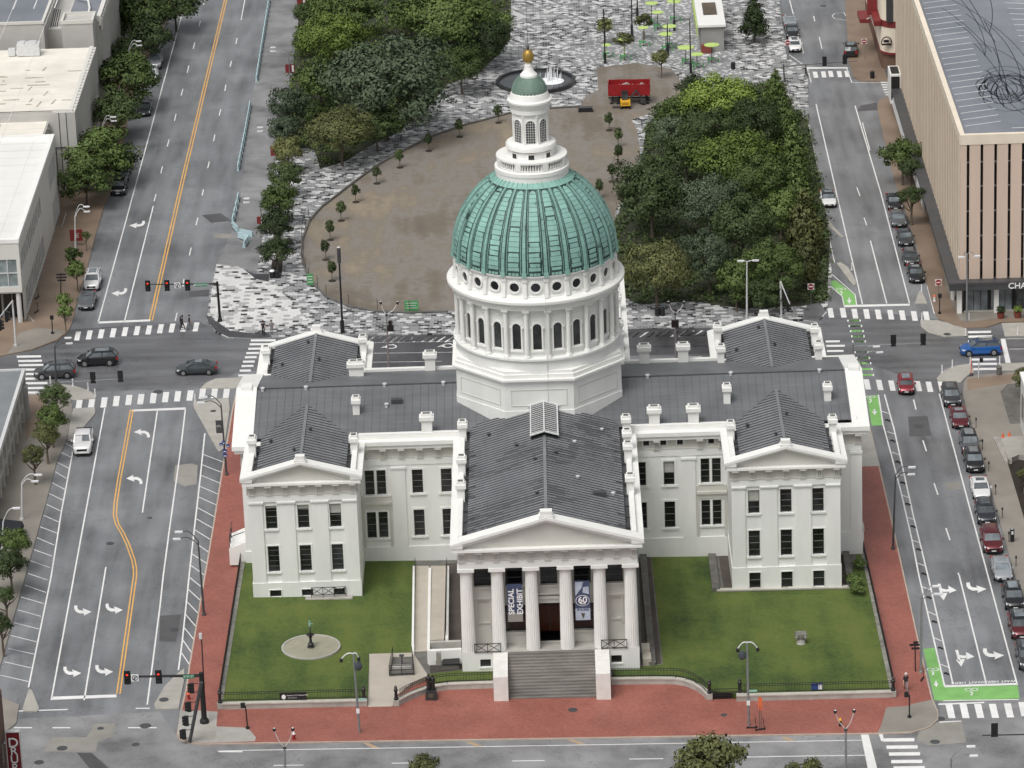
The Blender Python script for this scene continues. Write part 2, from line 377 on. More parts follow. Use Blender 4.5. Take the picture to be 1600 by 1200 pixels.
# ------------------------------------------------------------------ mesh building
class MB:
    def __init__(s): s.v = []; s.f = []; s.m = []; s.cur = 0
    def add(s, vs, fs):
        o = len(s.v); s.v += [tuple(x) for x in vs]
        for f in fs: s.f.append(tuple(i+o for i in f)); s.m.append(s.cur)
        return s
    def hexa(s, p):                     # 8 points: bottom ring then top ring
        return s.add(p, [(0, 3, 2, 1), (4, 5, 6, 7), (0, 1, 5, 4), (1, 2, 6, 5), (2, 3, 7, 6), (3, 0, 4, 7)])
    def box(s, x0, x1, y0, y1, z0, z1):
        return s.hexa([(x0, y0, z0), (x1, y0, z0), (x1, y1, z0), (x0, y1, z0), (x0, y0, z1), (x1, y0, z1), (x1, y1, z1), (x0, y1, z1)])
    def obox(s, c, dx, dy, dz):         # centre and three half-axis vectors
        c = Vector(c); dx = Vector(dx); dy = Vector(dy); dz = Vector(dz)
        return s.hexa([c-dx-dy-dz, c+dx-dy-dz, c+dx+dy-dz, c-dx+dy-dz, c-dx-dy+dz, c+dx-dy+dz, c+dx+dy+dz, c-dx+dy+dz])
    def bar(s, a, b, wx, wz=None):      # square bar from a to b
        a = Vector(a); b = Vector(b); d = (b-a)
        if d.length < 1e-6: return s
        wz = wz or wx
        up = Vector((0, 0, 1)) if abs(d.normalized().z) < 0.95 else Vector((0, 1, 0))
        sx = d.cross(up).normalized(); sz = sx.cross(d).normalized()
        return s.obox((a+b)/2, d/2, sx*wx/2, sz*wz/2)
    def tube(s, pts, r, n=8, cap=True):
        pts = [Vector(p) for p in pts]
        rs = r if isinstance(r, (list, tuple)) else [r]*len(pts)
        o = len(s.v); k = len(pts)
        for i, p in enumerate(pts):
            d = (pts[min(i+1, k-1)]-pts[max(i-1, 0)]).normalized()
            up = Vector((0, 0, 1)) if abs(d.z) < 0.9 else Vector((0, 1, 0))
            a = d.cross(up).normalized(); b = a.cross(d).normalized()
            for j in range(n):
                t = 2*math.pi*j/n
                s.v.append(tuple(p+(a*math.cos(t)+b*math.sin(t))*rs[i]))
        for i in range(k-1):
            for j in range(n):
                s.f.append((o+i*n+j, o+i*n+(j+1) % n, o+(i+1)*n+(j+1) % n, o+(i+1)*n+j)); s.m.append(s.cur)
        if cap:
            s.f.append(tuple(o+j for j in range(n))); s.m.append(s.cur)
            s.f.append(tuple(o+(k-1)*n+j for j in reversed(range(n)))); s.m.append(s.cur)
        return s
    def lathe(s, prof, n, c=(0, 0, 0), a0=0.0, sx=1, sy=1):
        o = len(s.v); k = len(prof)
        for r, z in prof:
            for j in range(n):
                t = a0+2*math.pi*j/n
                s.v.append((c[0]+r*math.cos(t)*sx, c[1]+r*math.sin(t)*sy, c[2]+z))
        for i in range(k-1):
            for j in range(n):
                s.f.append((o+i*n+j, o+i*n+(j+1) % n, o+(i+1)*n+(j+1) % n, o+(i+1)*n+j)); s.m.append(s.cur)
        s.f.append(tuple(o+j for j in reversed(range(n)))); s.m.append(s.cur)
        s.f.append(tuple(o+(k-1)*n+j for j in range(n))); s.m.append(s.cur)
        return s
    def quad(s, *p): return s.add(p, [tuple(range(len(p)))])
    def prism(s, poly, dz):             # poly: xyz points of the top, dz downwards
        n = len(poly); top = [Vector(p) for p in poly]; bot = [p-Vector((0, 0, dz)) for p in top]
        return s.add(top+bot, [tuple(range(n)), tuple(range(2*n-1, n-1, -1))]+[(i, (i+1) % n, n+(i+1) % n, n+i) for i in range(n)])
    def build(s, name, m, parent=None, smooth=None, local=False, tri=False):
        me = bpy.data.meshes.new(name)
        me.from_pydata(s.v, [], s.f)
        ms = m if isinstance(m, (list, tuple)) else [m]
        for x in ms: me.materials.append(MATS[x])
        if len(ms) > 1: me.polygons.foreach_set('material_index', s.m)
        bm = bmesh.new(); bm.from_mesh(me)
        if tri: bmesh.ops.triangulate(bm, faces=[f for f in bm.faces if len(f.verts) > 4])
        bmesh.ops.recalc_face_normals(bm, faces=bm.faces)
        bm.to_mesh(me); bm.free()
        if smooth:
            me.polygons.foreach_set('use_smooth', [True]*len(me.polygons))
            me.set_sharp_from_angle(angle=math.radians(smooth))
        me.update()
        o = bpy.data.objects.new(name, me); COL.objects.link(o)
        if parent:
            o.parent = parent
            if not local and parent.type == 'EMPTY': o.location = -parent.location
        return o

def tag(o, label=None, cat=None, group=None, kind=None):
    if label: o['label'] = label
    if cat: o['category'] = cat
    if group: o['group'] = group
    if kind: o['kind'] = kind
    return o
def thing(name, label, cat, loc=(0, 0, 0), rz=0, group=None):
    o = bpy.data.objects.new(name, None); COL.objects.link(o)
    o.empty_display_size = 0.5
    o.location = loc; o.rotation_euler = (0, 0, rz)
    return tag(o, label, cat, group)
def kids(o): return [c for c in bpy.data.objects if c.parent == o]
def copy_tree(o, parent=None):
    c = o.copy(); COL.objects.link(c)
    if parent: c.parent = parent
    for ch in TREE.get(o.name, None) or kids(o): copy_tree(ch, c)
    return c
TREE = {}
def sheet(name, px, h, m, kind='structure'):
    o = MB().quad(*[G(x, y, h) for x, y in px]).build(name, m, tri=True)
    return tag(o, kind=kind)
def slab(name, px, h, thick, m, kind='structure'):
    o = MB().prism([G(x, y, h) for x, y in px], thick).build(name, m, tri=True)
    return tag(o, kind=kind)
def line(mb, px, width, h=ST+0.008):
    """painted line of a real width along photo points on the street"""
    p = [G(x, y, h) for x, y in px]
    L = []; R = []
    for i, q in enumerate(p):
        d = (p[min(i+1, len(p)-1)]-p[max(i-1, 0)]); d.z = 0; d.normalize()
        nrm = Vector((-d.y, d.x, 0))*width/2
        a = q+nrm; b = q-nrm; a.z = gz(a.x, h); b.z = gz(b.x, h)
        L.append(a); R.append(b)
    for i in range(len(p)-1): mb.quad(L[i], L[i+1], R[i+1], R[i])
    return mb
def patch(mb, px, h=ST+0.008): return mb.quad(*[G(x, y, h) for x, y in px])
def text(s, size, m, name, loc, xdir, ydir, depth=0.02, parent=None, align='CENTER', bold=0.0):
    """flat lettering as a mesh: xdir is the reading direction, ydir the up direction of the letters"""
    cu = bpy.data.curves.new(name, 'FONT'); cu.body = s; cu.size = size; cu.align_x = align; cu.align_y = 'CENTER'
    cu.extrude = depth; cu.offset = bold
    tmp = bpy.data.objects.new('tmp', cu); COL.objects.link(tmp)
    dg = bpy.context.evaluated_depsgraph_get()
    me = bpy.data.meshes.new_from_object(tmp.evaluated_get(dg))
    bpy.data.objects.remove(tmp); bpy.data.curves.remove(cu)
    X = Vector(xdir).normalized(); Y = Vector(ydir).normalized(); Z = X.cross(Y)
    mm = Matrix((X, Y, Z)).transposed().to_4x4(); mm.translation = Vector(loc)
    me.transform(mm); me.name = name
    me.materials.clear(); me.materials.append(MATS[m])
    o = bpy.data.objects.new(name, me); COL.objects.link(o)
    if parent:
        o.parent = parent
        if parent.type == 'EMPTY': o.location = -parent.location
    return o
# ------------------------------------------------------------------ ground, streets, pavements
o = MB().quad(*[(x, y, gz(x, ST-0.03)) for x, y in ((-1500, -200), (1500, -200), (1500, 3500), (-1500, 3500))]).build('ground', 'asphalt_old'); tag(o, kind='structure')
sheet('main_road', [(-700, 1330), (2300, 1330), (1700, -60), (-100, -60)], ST, 'asphalt')
sheet('cross_street', [(-60, 618), (330, 606), (372, 580), (1340, 562), (1500, 620), (1700, 575), (1700, 495), (1470, 500), (1300, 478), (1285, 505), (700, 522), (340, 520), (310, 500), (110, 515), (-60, 560)], ST+0.004, 'asphalt_cross')
sheet('front_street', [(-200, 1135), (250, 1112), (276, 1150), (800, 1156), (1380, 1148), (1460, 1130), (1470, 1095), (1750, 1085), (1750, 1400), (-200, 1400)], ST+0.004, 'asphalt_old')
sheet('parking_lane', [(420, -20), (476, -20), (458, 130), (432, 232), (408, 372), (402, 424), (340, 412), (372, 340), (393, 160)], ST+0.004, 'asphalt_old')

SIDE = [(276, 1148), (282, 1110), (290, 1075), (295, 1040), (318.75, 900), (325, 865), (348.75, 720), (362, 640), (370, 606), (385, 594), (1328, 580), (1349, 612), (1358, 660), (1375, 729), (1394, 812), (1413.5, 900), (1436, 1002), (1452, 1070), (1457, 1090), (1466, 1112), (1466, 1124), (1452, 1136), (1425, 1144), (1370, 1146), (1200, 1148.5), (800, 1155), (350, 1162), (315, 1163), (294, 1160), (281, 1155)]
slab('kerb', SIDE, SW, 0.14, 'curb')
def area(px): return abs(sum(px[i-1][0]*px[i][1]-px[i][0]*px[i-1][1] for i in range(len(px))))
def inset(px, d):
    def go(d):
        out = []
        for i, (x, y) in enumerate(px):
            ax, ay = px[i-1]; bx, by = px[(i+1) % len(px)]; tx, ty = bx-ax, by-ay; l = math.hypot(tx, ty) or 1
            out.append((x+ty/l*d, y-tx/l*d*.55))
        return out
    return min(go(d), go(-d), key=area)
sheet('brick_pavement', inset(SIDE, 2.4), SW+0.004, 'brick')
# concrete corner pads
sheet('concrete_corner', [(281, 1110), (308, 1110), (340, 1112), (338, 1135), (386, 1137), (392, 1143), (400, 1152), (398, 1158), (350, 1160), (315, 1161), (296, 1158.6), (284, 1153.5), (278.5, 1147.5)], SW+0.008, 'concrete_grey')
sheet('paved_corner', [(1385, 1105), (1420, 1103), (1425, 1100), (1455.5, 1093), (1464.5, 1112), (1464.5, 1123.5), (1451, 1134.8), (1425, 1142.8), (1371, 1145), (1377, 1133)], SW+0.008, 'walk_grey')
sheet('concrete_ramp', [(300, 1144), (335, 1128), (338, 1150), (330, 1160), (310, 1160)], SW+0.012, 'concrete')
sheet('concrete_walk', [(1346, 666), (1357, 662), (1375, 728), (1346, 729)], SW+0.008, 'concrete_grey')

# lawns lie above the pavement behind low walls
LL = [(379, 868), (383, 864), (560, 856), (650, 865), (645, 1019), (577, 1021), (574, 1090), (346, 1097)]
LR = [(1016, 855), (1120, 855), (1120, 905), (1127, 924), (1325, 920), (1338, 880), (1346, 872), (1394, 1077.5), (1152, 1083.5), (1110, 1079), (1100, 1072), (1085, 1062), (1060, 1055), (960, 1055), (958, 1046), (1036, 1038)]
slab('lawn', LL, 0.0, 0.7, 'lawn')
slab('lawn', LR, 0.0, 0.7, 'lawn')
slab('lawn', [(670, 1053), (722, 1047), (770, 1044), (770, 1062), (700, 1063), (672, 1067)], 0.0, 0.7, 'lawn')
slab('lawn', [(1126, 928), (1128, 918), (1326, 913), (1340, 862), (1347, 868), (1357, 925), (1300, 927)], 0.02, 0.6, 'lawn')
PP = [(577, 1021.5, -.02), (644, 1019.5, -.02), (670, 1019, -.02), (671, 1054, -.02), (645, 1066, -.1), (620, 1086, -.35), (613, 1103.5, SW+.012), (575, 1104.5, SW+.012), (574, 1091, -.35)]
tag(MB().prism([G(x, y, h) for x, y, h in PP], .5).build('path', 'path', tri=True), kind='structure')
sheet('lot_ground', [(644, 1018), (648, 866), (1017, 854), (1037, 1038), (958, 1047), (955, 1058), (771, 1062), (722, 1049), (668, 1054)], -0.012, 'dark_stone')
sheet('lot_ground', [(1114, 860), (1345, 855), (1345, 924), (1120, 928)], -0.006, 'dark_stone')
# sunken areaways beside the building
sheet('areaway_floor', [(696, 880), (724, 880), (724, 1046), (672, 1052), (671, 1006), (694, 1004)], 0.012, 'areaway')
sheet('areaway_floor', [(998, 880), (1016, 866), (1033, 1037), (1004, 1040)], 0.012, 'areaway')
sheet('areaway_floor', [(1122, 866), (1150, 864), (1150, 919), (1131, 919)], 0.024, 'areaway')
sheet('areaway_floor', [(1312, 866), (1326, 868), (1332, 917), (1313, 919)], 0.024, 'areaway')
MARK = MB(); YEL = MB(); GRN = MB(); TAN = MB()

# side pavements
WLT = [(-60, 560), (0, 556), (50, 546), (88, 532), (107, 517), (114, 500), (122, 462), (136, 420), (147, 375), (163, 320), (172, 303), (200, 190), (245, 75), (290, -40), (-200, -40)]
slab('pavement', WLT, SW, 0.14, 'walk_tan')
sheet('pavement_strip', [(12, 553), (50, 545), (86, 531), (104, 517), (60, 512), (30, 520)], SW+0.004, 'walk_grey')
slab('pavement', [(-80, 620), (40, 616), (72, 615), (108, 622), (113, 632), (112, 650), (104, 687), (88, 723), (71, 788), (66, 805), (28, 940), (-5, 1060), (0, 1088), (30, 1101), (25, 1130), (8, 1143), (-80, 1165)], SW, 0.14, 'walk_grey')
sheet('tan_pavement', [(40, 618), (75, 617), (70, 650), (40, 690)], SW+0.004, 'walk_tan')
slab('pavement', [(1318, -40), (1322, 25), (1326, 95), (1333, 120), (1342, 126), (1395, 127), (1480, 128), (1480, -40)], SW, 0.14, 'walk_tan')
slab('pavement', [(1480, 148), (1395, 150), (1374, 155), (1371, 168), (1374, 185), (1383, 225), (1400, 290), (1420, 345), (1440, 412), (1450, 450), (1460, 487), (1467, 498), (1490, 508), (1507, 512), (1542, 511), (1565, 503), (1650, 500), (1650, 148)], SW, 0.14, 'walk_tan')
sheet('pavement_strip', [(1440, 280), (1450, 330), (1470, 395), (1478, 450), (1500, 500), (1515, 503), (1560, 497), (1650, 495), (1650, 300)], SW+0.004, 'walk_grey')
slab('pavement', [(1506, 598), (1510, 590), (1525, 586), (1660, 575), (1700, 1200), (1640, 1080), (1600, 945), (1585, 897), (1560, 807), (1537, 725), (1522, 675), (1504, 617)], SW, 0.14, 'walk_grey')
sheet('tan_pavement', [(1510, 592), (1600, 582), (1580, 598), (1545, 604), (1512, 610)], SW+0.004, 'walk_tan')

# plaza across the cross street
PL = [(338, 412), (352, 413), (380, 418), (401, 430), (410, 372), (434, 232), (459, 130), (478, -60), (1212, -60), (1221, 30), (1230, 90), (1262, 110), (1264, 190), (1285, 300), (1295, 360), (1300, 430), (1292, 488), (1277, 504), (1250, 500), (1110, 511), (972, 513), (699, 522), (535, 522), (400, 529), (357, 527), (336, 518), (323, 500), (328, 460)]
slab('plaza_pavement', PL, SW, 0.14, 'plaza')
sheet('pale_plaza_pavement', [(338, 413), (352, 414), (380, 420), (420, 440), (455, 470), (480, 500), (440, 515), (360, 517), (328, 492), (330, 460)], SW+0.004, 'plaza_light')
sheet('asphalt_corner', [(323, 492), (360, 517), (400, 521), (420, 521), (425, 527), (400, 528.5), (357, 526.5), (337, 517), (324, 501)], SW+0.008, 'asphalt_dark')
sheet('asphalt_corner', [(380, 420), (398, 428), (421, 428), (420, 440), (400, 436)], SW+0.008, 'asphalt_dark')
sheet('asphalt_corner', [(1256, 484), (1264, 474), (1280, 470), (1290, 487), (1277, 503), (1256, 499)], SW+0.008, 'asphalt_cross')
DIRT = [(700, 486), (640, 488), (590, 486), (545, 478), (510, 463), (483, 437), (472, 405), (472, 375), (483, 345), (503, 322), (522, 308), (545, 290), (565, 275), (592, 256), (635, 232), (675, 212), (725, 195), (797, 176), (850, 169), (905, 166), (960, 168), (985, 183), (996, 205), (1000, 235), (997, 258), (985, 290), (962, 330), (955, 400), (960, 440), (900, 472), (800, 487)]
sheet('dirt', DIRT, SW+0.008, 'dirt')
sheet('muddy_ground', [(932, 106), (995, 98), (1050, 108), (1066, 130), (1090, 130), (1085, 150), (1030, 172), (990, 186), (960, 176), (905, 168), (915, 150), (935, 140)], SW+0.012, 'dirt')
BEDL = [(455, 128), (476, -50), (800, -50), (797, 60), (780, 85), (750, 110), (700, 132), (665, 172), (620, 207), (575, 230), (540, 252), (500, 264), (492, 235), (478, 232), (436, 232)]
sheet('planting_bed', BEDL, SW+0.012, 'shrub_bed')
BEDR = [(1005, 235), (1010, 195), (1040, 165), (1085, 150), (1150, 135), (1200, 130), (1262, 190), (1285, 300), (1297, 380), (1292, 470), (1255, 478), (1160, 482), (1080, 470), (1000, 476), (975, 465), (965, 430), (960, 345), (985, 300)]
sheet('planting_bed', BEDR, SW+0.016, 'shrub_bed')
sheet('planting_bed', [(423, 430), (440, 432), (442, 405), (425, 405)], SW+0.016, 'mulch')
sheet('speckled_pavement', [(896, 90), (935, 60), (975, 45), (1005, 15), (1085, -5), (1094, 65), (1145, 76), (1160, 118), (1080, 118), (1035, 96), (990, 100), (965, 104), (920, 100)], SW+0.008, 'plaza_speckle')
sheet('parking_strip', [(540, 526), (700, 522), (972, 513), (1110, 511), (1115, 552), (972, 556), (702, 578), (560, 580)], ST+0.008, 'asphalt_dark')

# islands of concrete
for i, px in enumerate([
    [(45, 1076), (50, 1078), (61, 1106), (58, 1111), (38, 1111), (35, 1107)],
    [(277, 1052), (288, 1044), (288, 1060), (279, 1107), (243, 1108), (241, 1100), (257, 1072)],
    [(76, 601), (90, 599.5), (115, 602), (139, 610), (151, 619), (149.5, 622), (113, 624.5), (93, 613.5), (76, 605)],
    [(114, 638), (148.5, 636), (148.5, 646), (130, 668), (113, 690), (105, 689), (108, 670)],
    [(302, 628), (357, 621), (359, 637), (350, 700), (342, 706), (338, 700), (303, 637)],
    [(314, 606), (322, 598), (337, 591), (392, 589), (368, 606.5)],
    [(1307, 411), (1313, 409), (1325, 417), (1337, 438), (1337.5, 444), (1333, 446)],
    [(1429, 474), (1436, 455), (1441, 455), (1449, 474)],
    [(1438, 500), (1464, 500), (1485, 505), (1511, 514), (1512, 524), (1475, 525.5), (1450, 519), (1439, 510)],
    [(1463.5, 591), (1474, 579), (1493, 571), (1517, 568), (1522, 581), (1511, 587), (1501, 597), (1466, 595)],
    [(1565, 505), (1660, 502), (1660, 523), (1570, 525)],
    [(1559, 568), (1640, 565), (1640, 578), (1565, 579)],
    [(1292, 340), (1301, 352), (1318, 370), (1315, 371), (1306, 363), (1291, 350)]]):
    slab('concrete_island', px, SW-0.01, 0.14, 'concrete' if i not in (3,) else 'concrete_grey')

# road patches
def pm(name, px, m, h=ST+0.006): sheet(name, px, h, m)
mat('patch_pale', (0.27, 0.26, 0.235), 0.75, 0.15, 0.6)
mat('patch_dark', (0.085, 0.085, 0.088), 0.55, 0.2, 0.6)
pm('road_patch', [(82, 1152), (135, 1152), (148, 1131), (180, 1130), (175, 1151), (153, 1158), (150, 1175), (67, 1174)], 'patch_pale', ST+0.010)
pm('road_patch', [(120, 1176), (143, 1176), (170, 1200), (190, 1225), (160, 1225)], 'patch_dark', ST+0.010)
pm('road_patch', [(274, 727), (300, 724), (309, 727), (307, 756), (288, 760), (271, 752)], 'patch_pale')
pm('road_patch', [(1419, 651), (1449, 650), (1456, 681), (1421, 682)], 'patch_dark')
pm('road_patch', [(1477, 755), (1500, 752), (1503, 764), (1480, 766)], 'patch_pale')
pm('road_patch', [(315, 336), (345, 333), (362, 345), (330, 348)], 'patch_dark')
pm('road_patch', [(335, 365), (362, 365), (362, 373), (335, 372)], 'patch_pale', ST+0.014)
pm('road_patch', [(295, 455), (328, 452), (326, 463), (296, 464)], 'patch_dark')
pm('road_patch', [(1440, 1131), (1503, 1127), (1510, 1160), (1450, 1165), (1432, 1156)], 'patch_pale', ST+0.010)
pm('road_patch', [(250, 962), (283, 960), (275, 1003), (249, 1002)], 'patch_dark')
pm('road_patch', [(1345, 165), (1370, 160), (1371, 172), (1338, 174)], 'patch_dark')
for k, (x, y, r) in enumerate([(97, 1169, .55), (61, 1191, .5), (227, 1134, .6), (212, 1163, .4), (157, 1138, .35), (172, 849, .45), (247, 612, .6), (1435, 666, .6), (234, 809, .3), (1469, 1123, .5), (1461, 1159, .5), (272, 984, .5), (895, 1109, .5), (1131, 1117, .35), (333, 642, .35), (1480, 522, .45), (256, 1093, .5), (1286, 9, .5)]):
    p = G(x, y, ST+0.016 if k not in (12, 13, 14, 15, 16) else SW+0.016)
    o = MB().lathe([(r, 0), (r, 0.004)], 20, (p.x, p.y, p.z), 0).build('manhole_cover', 'dark_metal'); tag(o, kind='structure')

# ------------------------------------------------------------------ painted markings
W = 0.16
# street on the left, lower part
line(MARK, [(44.5, 1074), (80, 900), (96, 799), (114, 704)], W)
line(MARK, [(80, 1094), (121, 870), (163.75, 637.5)], W)
line(MARK, [(131.5, 1094), (165.5, 886)], W)
line(MARK, [(289.8, 638), (282.5, 700), (265, 825), (255, 900), (250, 947), (230, 1101)], W)
line(MARK, [(320, 677), (312.5, 750), (303.75, 825), (296, 895), (285, 1000), (278.75, 1047)], W)
line(MARK, [(246, 641), (222.5, 801)], W)
patch(MARK, [(81, 1088.5), (182, 1085), (182, 1089.5), (81, 1093.5)]); patch(MARK, [(206, 640), (290, 636.5), (290, 640), (206, 643)])
for s in (-0.17, 0.17):
    P = [(185, 1084), (211, 900), (210.8, 888), (208.7, 876), (200, 851), (191, 832), (183, 819), (179.5, 805), (180.5, 787), (186, 750), (194, 707), (206, 640)]
    pts = [G(x, y, ST+0.008) for x, y in P]
    off = []
    for i, q in enumerate(pts):
        d = pts[min(i+1, len(pts)-1)]-pts[max(i-1, 0)]; d.normalize()
        off.append(q+Vector((-d.y, d.x, 0))*s)
    for i in range(len(off)-1):
        d = (off[i+1]-off[i]).normalized(); n = Vector((-d.y, d.x, 0))*0.075
        YEL.quad(off[i]-n, off[i+1]-n, off[i+1]+n, off[i]+n)
    P = [(235.5, 501), (281, 300), (352.5, 0), (362, -40)]
    pts = [G(x, y, ST+0.008) for x, y in P]
    for i in range(3):
        d = (pts[i+1]-pts[i]).normalized(); n = Vector((-d.y, d.x, 0)); a = pts[i]+n*s*1.1; b = pts[i+1]+n*s*1.1
        YEL.quad(a-n*.085, b-n*.085, b+n*.085, a+n*.085)
LT = [(67.7, 805, 92.7, 816), (62.7, 823, 89, 833), (57.7, 840, 84.7, 851.7), (52.7, 858.7, 81.7, 869), (47.7, 876, 78, 887), (44, 896, 74, 906), (38.7, 914, 71.7, 925.7), (32.7, 932.7, 68.3, 943), (28, 953, 64, 963), (22, 973, 60.7, 982.7), (17, 993, 57, 1002.7), (12.7, 1013, 53, 1022), (7.3, 1034, 49, 1043.7), (1, 1055, 45, 1065),
      (100.1, 690.6, 114.8, 700), (95.8, 706.8, 112.2, 715), (89.5, 722.4, 108.3, 732), (86, 737, 105.5, 748.4), (81.3, 754, 102.3, 765.3), (76.3, 770.8, 99.2, 781.8), (72, 787.4, 96, 799)]
RT = [(317.5, 710, 348.75, 721.75), (315.5, 726, 346, 738), (313.8, 742.5, 343.8, 755), (311.3, 759.3, 340.5, 772), (309.5, 776, 338, 789), (307.5, 792.5, 335, 807.5), (306, 810, 332, 825), (303.8, 827.5, 328.8, 843), (302.5, 846, 325.5, 862.5), (300, 865.5, 322.5, 880), (298.8, 883.8, 320, 899), (295, 901, 314.5, 917), (293.3, 920, 312.5, 937.5), (292, 940, 310, 958.7), (290, 960, 307, 980), (287.5, 980, 302.5, 998.7), (285.7, 1000, 299.5, 1020), (283.7, 1020, 296.2, 1038.7)]
for a, b, c, d in LT+RT: line(MARK, [(a, b), (c, d)], 0.12)
# left street, upper part
line(MARK, [(292, -10), (281, 35), (209, 300), (153, 505)], W); line(MARK, [(239.5, 322), (194.5, 502)], W)
patch(MARK, [(152.5, 502.5), (235, 499), (235, 502), (152, 505.5)])
for a, b, c, d in [(1278, 0, 1272, 30), (1253, 130, 1243, 165), (1217, 265, 1208, 305), (1180, 410, 1170, 455), (1143, 555, 1132, 598), (1100, 712, 1090, 755), (1057, 872, 1045, 915), (1015, 1040, 1005, 1083), (975, 1212, 963, 1258), (1482, 237, 1474, 275), (1447, 380, 1438, 417), (1412, 530, 1405, 568), (1380, 683, 1370, 722), (1343, 840, 1335, 882), (1308, 1010, 1298, 1050), (1272, 1185, 1263, 1222), (1237, 1360, 1225, 1407), (1195, 1547, 1183, 1597), (1150, 1745, 1143, 1790), (1107, 1955, 1095, 2005), (1530, 0, 1507, 125)]:
    line(MARK, [(a/4, b/4), (c/4, d/4)], 0.15)
# crosswalks of upright bars
def bars(cs, w, h, sl):
    for x, y in cs: patch(MARK, [(x-w/2+sl, y-h/2), (x+w/2+sl, y-h/2), (x+w/2-sl, y+h/2), (x-w/2-sl, y+h/2)])
bars([(121.2, 525), (139.5, 523.3), (158, 521.7), (176.7, 520), (195.2, 518.2), (214, 516.7), (232.5, 515.5), (250.7, 513.7), (268.7, 512.5), (287, 511.2), (306.2, 510.7)], 8, 14, 1.6)
bars([(123.7, 630.5), (143.2, 629.5), (162.5, 628.7), (181.7, 626.7), (201.2, 625), (220, 623.7), (239.5, 622), (258.7, 620.5), (277.5, 619.2), (297, 618), (316.2, 615), (335, 614.2), (353.7, 613.7)], 9.2, 16, 1.2)
bars([(1298, 488.7), (1317.5, 488.7), (1335.7, 490), (1354.2, 490.5), (1372.5, 491.2), (1391.7, 491.7), (1410, 492.5), (1428.7, 493.7), (1447.5, 494.2)], 8.4, 15, -1.4)
bars([(1355, 600.5), (1374.5, 601.5), (1393.7, 602.5), (1434.7, 603.3), (1452.2, 604.3), (1471, 603.5), (1491.5, 606)], 8.6, 16, -1.8)
bars([(1274.2, 116.7), (1287, 116.2), (1298.2, 115.5), (1311.7, 115.7), (1323.7, 115.5)], 7, 9.5, -1)
bars([(1485, 1111), (1507, 1111), (1530, 1110.7), (1553, 1110.7), (1576.5, 1110), (1599, 1108), (1622, 1107)], 11, 22, -2.5)
def hb(bs, h):
    for a, b, y, s in bs: patch(MARK, [(a, y-h/2), (b, y-h/2+s), (b, y+h/2+s), (a, y+h/2)])
hb([(26, 64.3, 557.3, -.6), (28.2, 65.6, 564.2, -.6), (29.3, 67.6, 570.7, -.6), (31.4, 70, 577.6, -.6), (35, 72, 584.5, -.6), (38, 74, 591.8, -.6), (40.5, 74, 599, -.6), (41, 73, 606.5, -.6), (41.5, 66, 613.5, -.4)], 3.3)
hb([(392, 430.5, 532, -.4), (390, 428, 538, -.4), (388, 412, 545, -.4), (384.8, 405, 551.7, -.4), (382.7, 401, 558.3, -.4), (379.6, 398, 565.2, -.4), (377.5, 396, 572, -.4), (374.4, 392, 579.2, -.4), (372.3, 388, 586.7, -.4)], 3.2)
hb([(1512.5, 1548.5, 519, -.6), (1513, 1550, 526, -.6), (1512.7, 1551, 533.3, -.6), (1518, 1556.5, 561.8, -.6), (1519.5, 1558, 569, -.6), (1521, 1558.5, 576.8, -.6)], 3.4)
hb([(1380, 1428.7, 1156.2, -.5), (1385, 1433.7, 1167.5, -.5), (1389, 1437.5, 1178.2, -.5), (1392.5, 1441.2, 1190, -.5), (1396, 1445, 1200, -.5)], 5.2)
hb([(1376, 1391, 128.7, -.3), (1377, 1392.5, 132.5, -.3), (1379, 1393.7, 136.2, -.3), (1380, 1394, 140, -.3), (1382, 1394, 144.2, -.3), (1384, 1394, 148, -.3)], 2)
hb([(1290, 1312, 533.5, -.3), (1291, 1320, 540.5, -.3), (1292, 1318, 548.5, -.3)], 3)
patch(MARK, [(1563.3, 529.3), (1570.6, 529.3), (1579.3, 567), (1571.3, 567)]); line(MARK, [(1570, 529.5), (1660, 527)], .12); line(MARK, [(1576, 545.5), (1660, 544)], .12)
patch(MARK, [(1345, 1147.5), (1357, 1147.5), (1371, 1202), (1356, 1202)]); patch(MARK, [(1373, 1147), (1379, 1147), (1382, 1158), (1377, 1158)]); patch(MARK, [(1435, 1146), (1440, 1145.5), (1445, 1155), (1440, 1155)])
# street on the right, upper part
line(MARK, [(1336, 165), (1376, 300), (1421, 473.75)], W); line(MARK, [(1360, 376), (1385.5, 474)], W)
line(MARK, [(1275, 162.5), (1306, 297), (1306.5, 300), (1347.5, 475)], W); line(MARK, [(1233.75, 0), (1255.5, 83)], W)
patch(MARK, [(1318.5, 476.5), (1421.5, 474.5), (1421.5, 477.5), (1318.5, 480)])
for a, b, c, d in [(600, 1360, 617, 1407), (555, 1170, 575, 1225), (590, 765, 637, 940), (285, 100, 293, 133), (320, 230, 337, 305), (60, 265, 75, 340), (130, 340, 215, 400), (245, 420, 270, 515), (500, 95, 508, 125)]: line(MARK, [(1200+a/4, b/4), (1200+c/4, d/4)], .14)
patch(MARK, [(1262, 105), (1324, 105), (1325, 107), (1262, 107.5)]); line(MARK, [(1323, 107), (1331, 129)], .14); line(MARK, [(1331, 129), (1375, 129)], .14)
line(MARK, [(1300, 25), (1304, 21), (1318, 19), (1322, 25)], .12); line(MARK, [(1300, 25), (1304, 29), (1323, 32)], .12)
line(MARK, [(1287, 335), (1296, 375), (1304, 410)], .14); line(MARK, [(1283, 434), (1316, 463), (1319, 478)], .14); line(MARK, [(1290, 420), (1336, 460), (1338.5, 476)], .14)
line(MARK, [(1449, 447), (1460, 490)], .14)
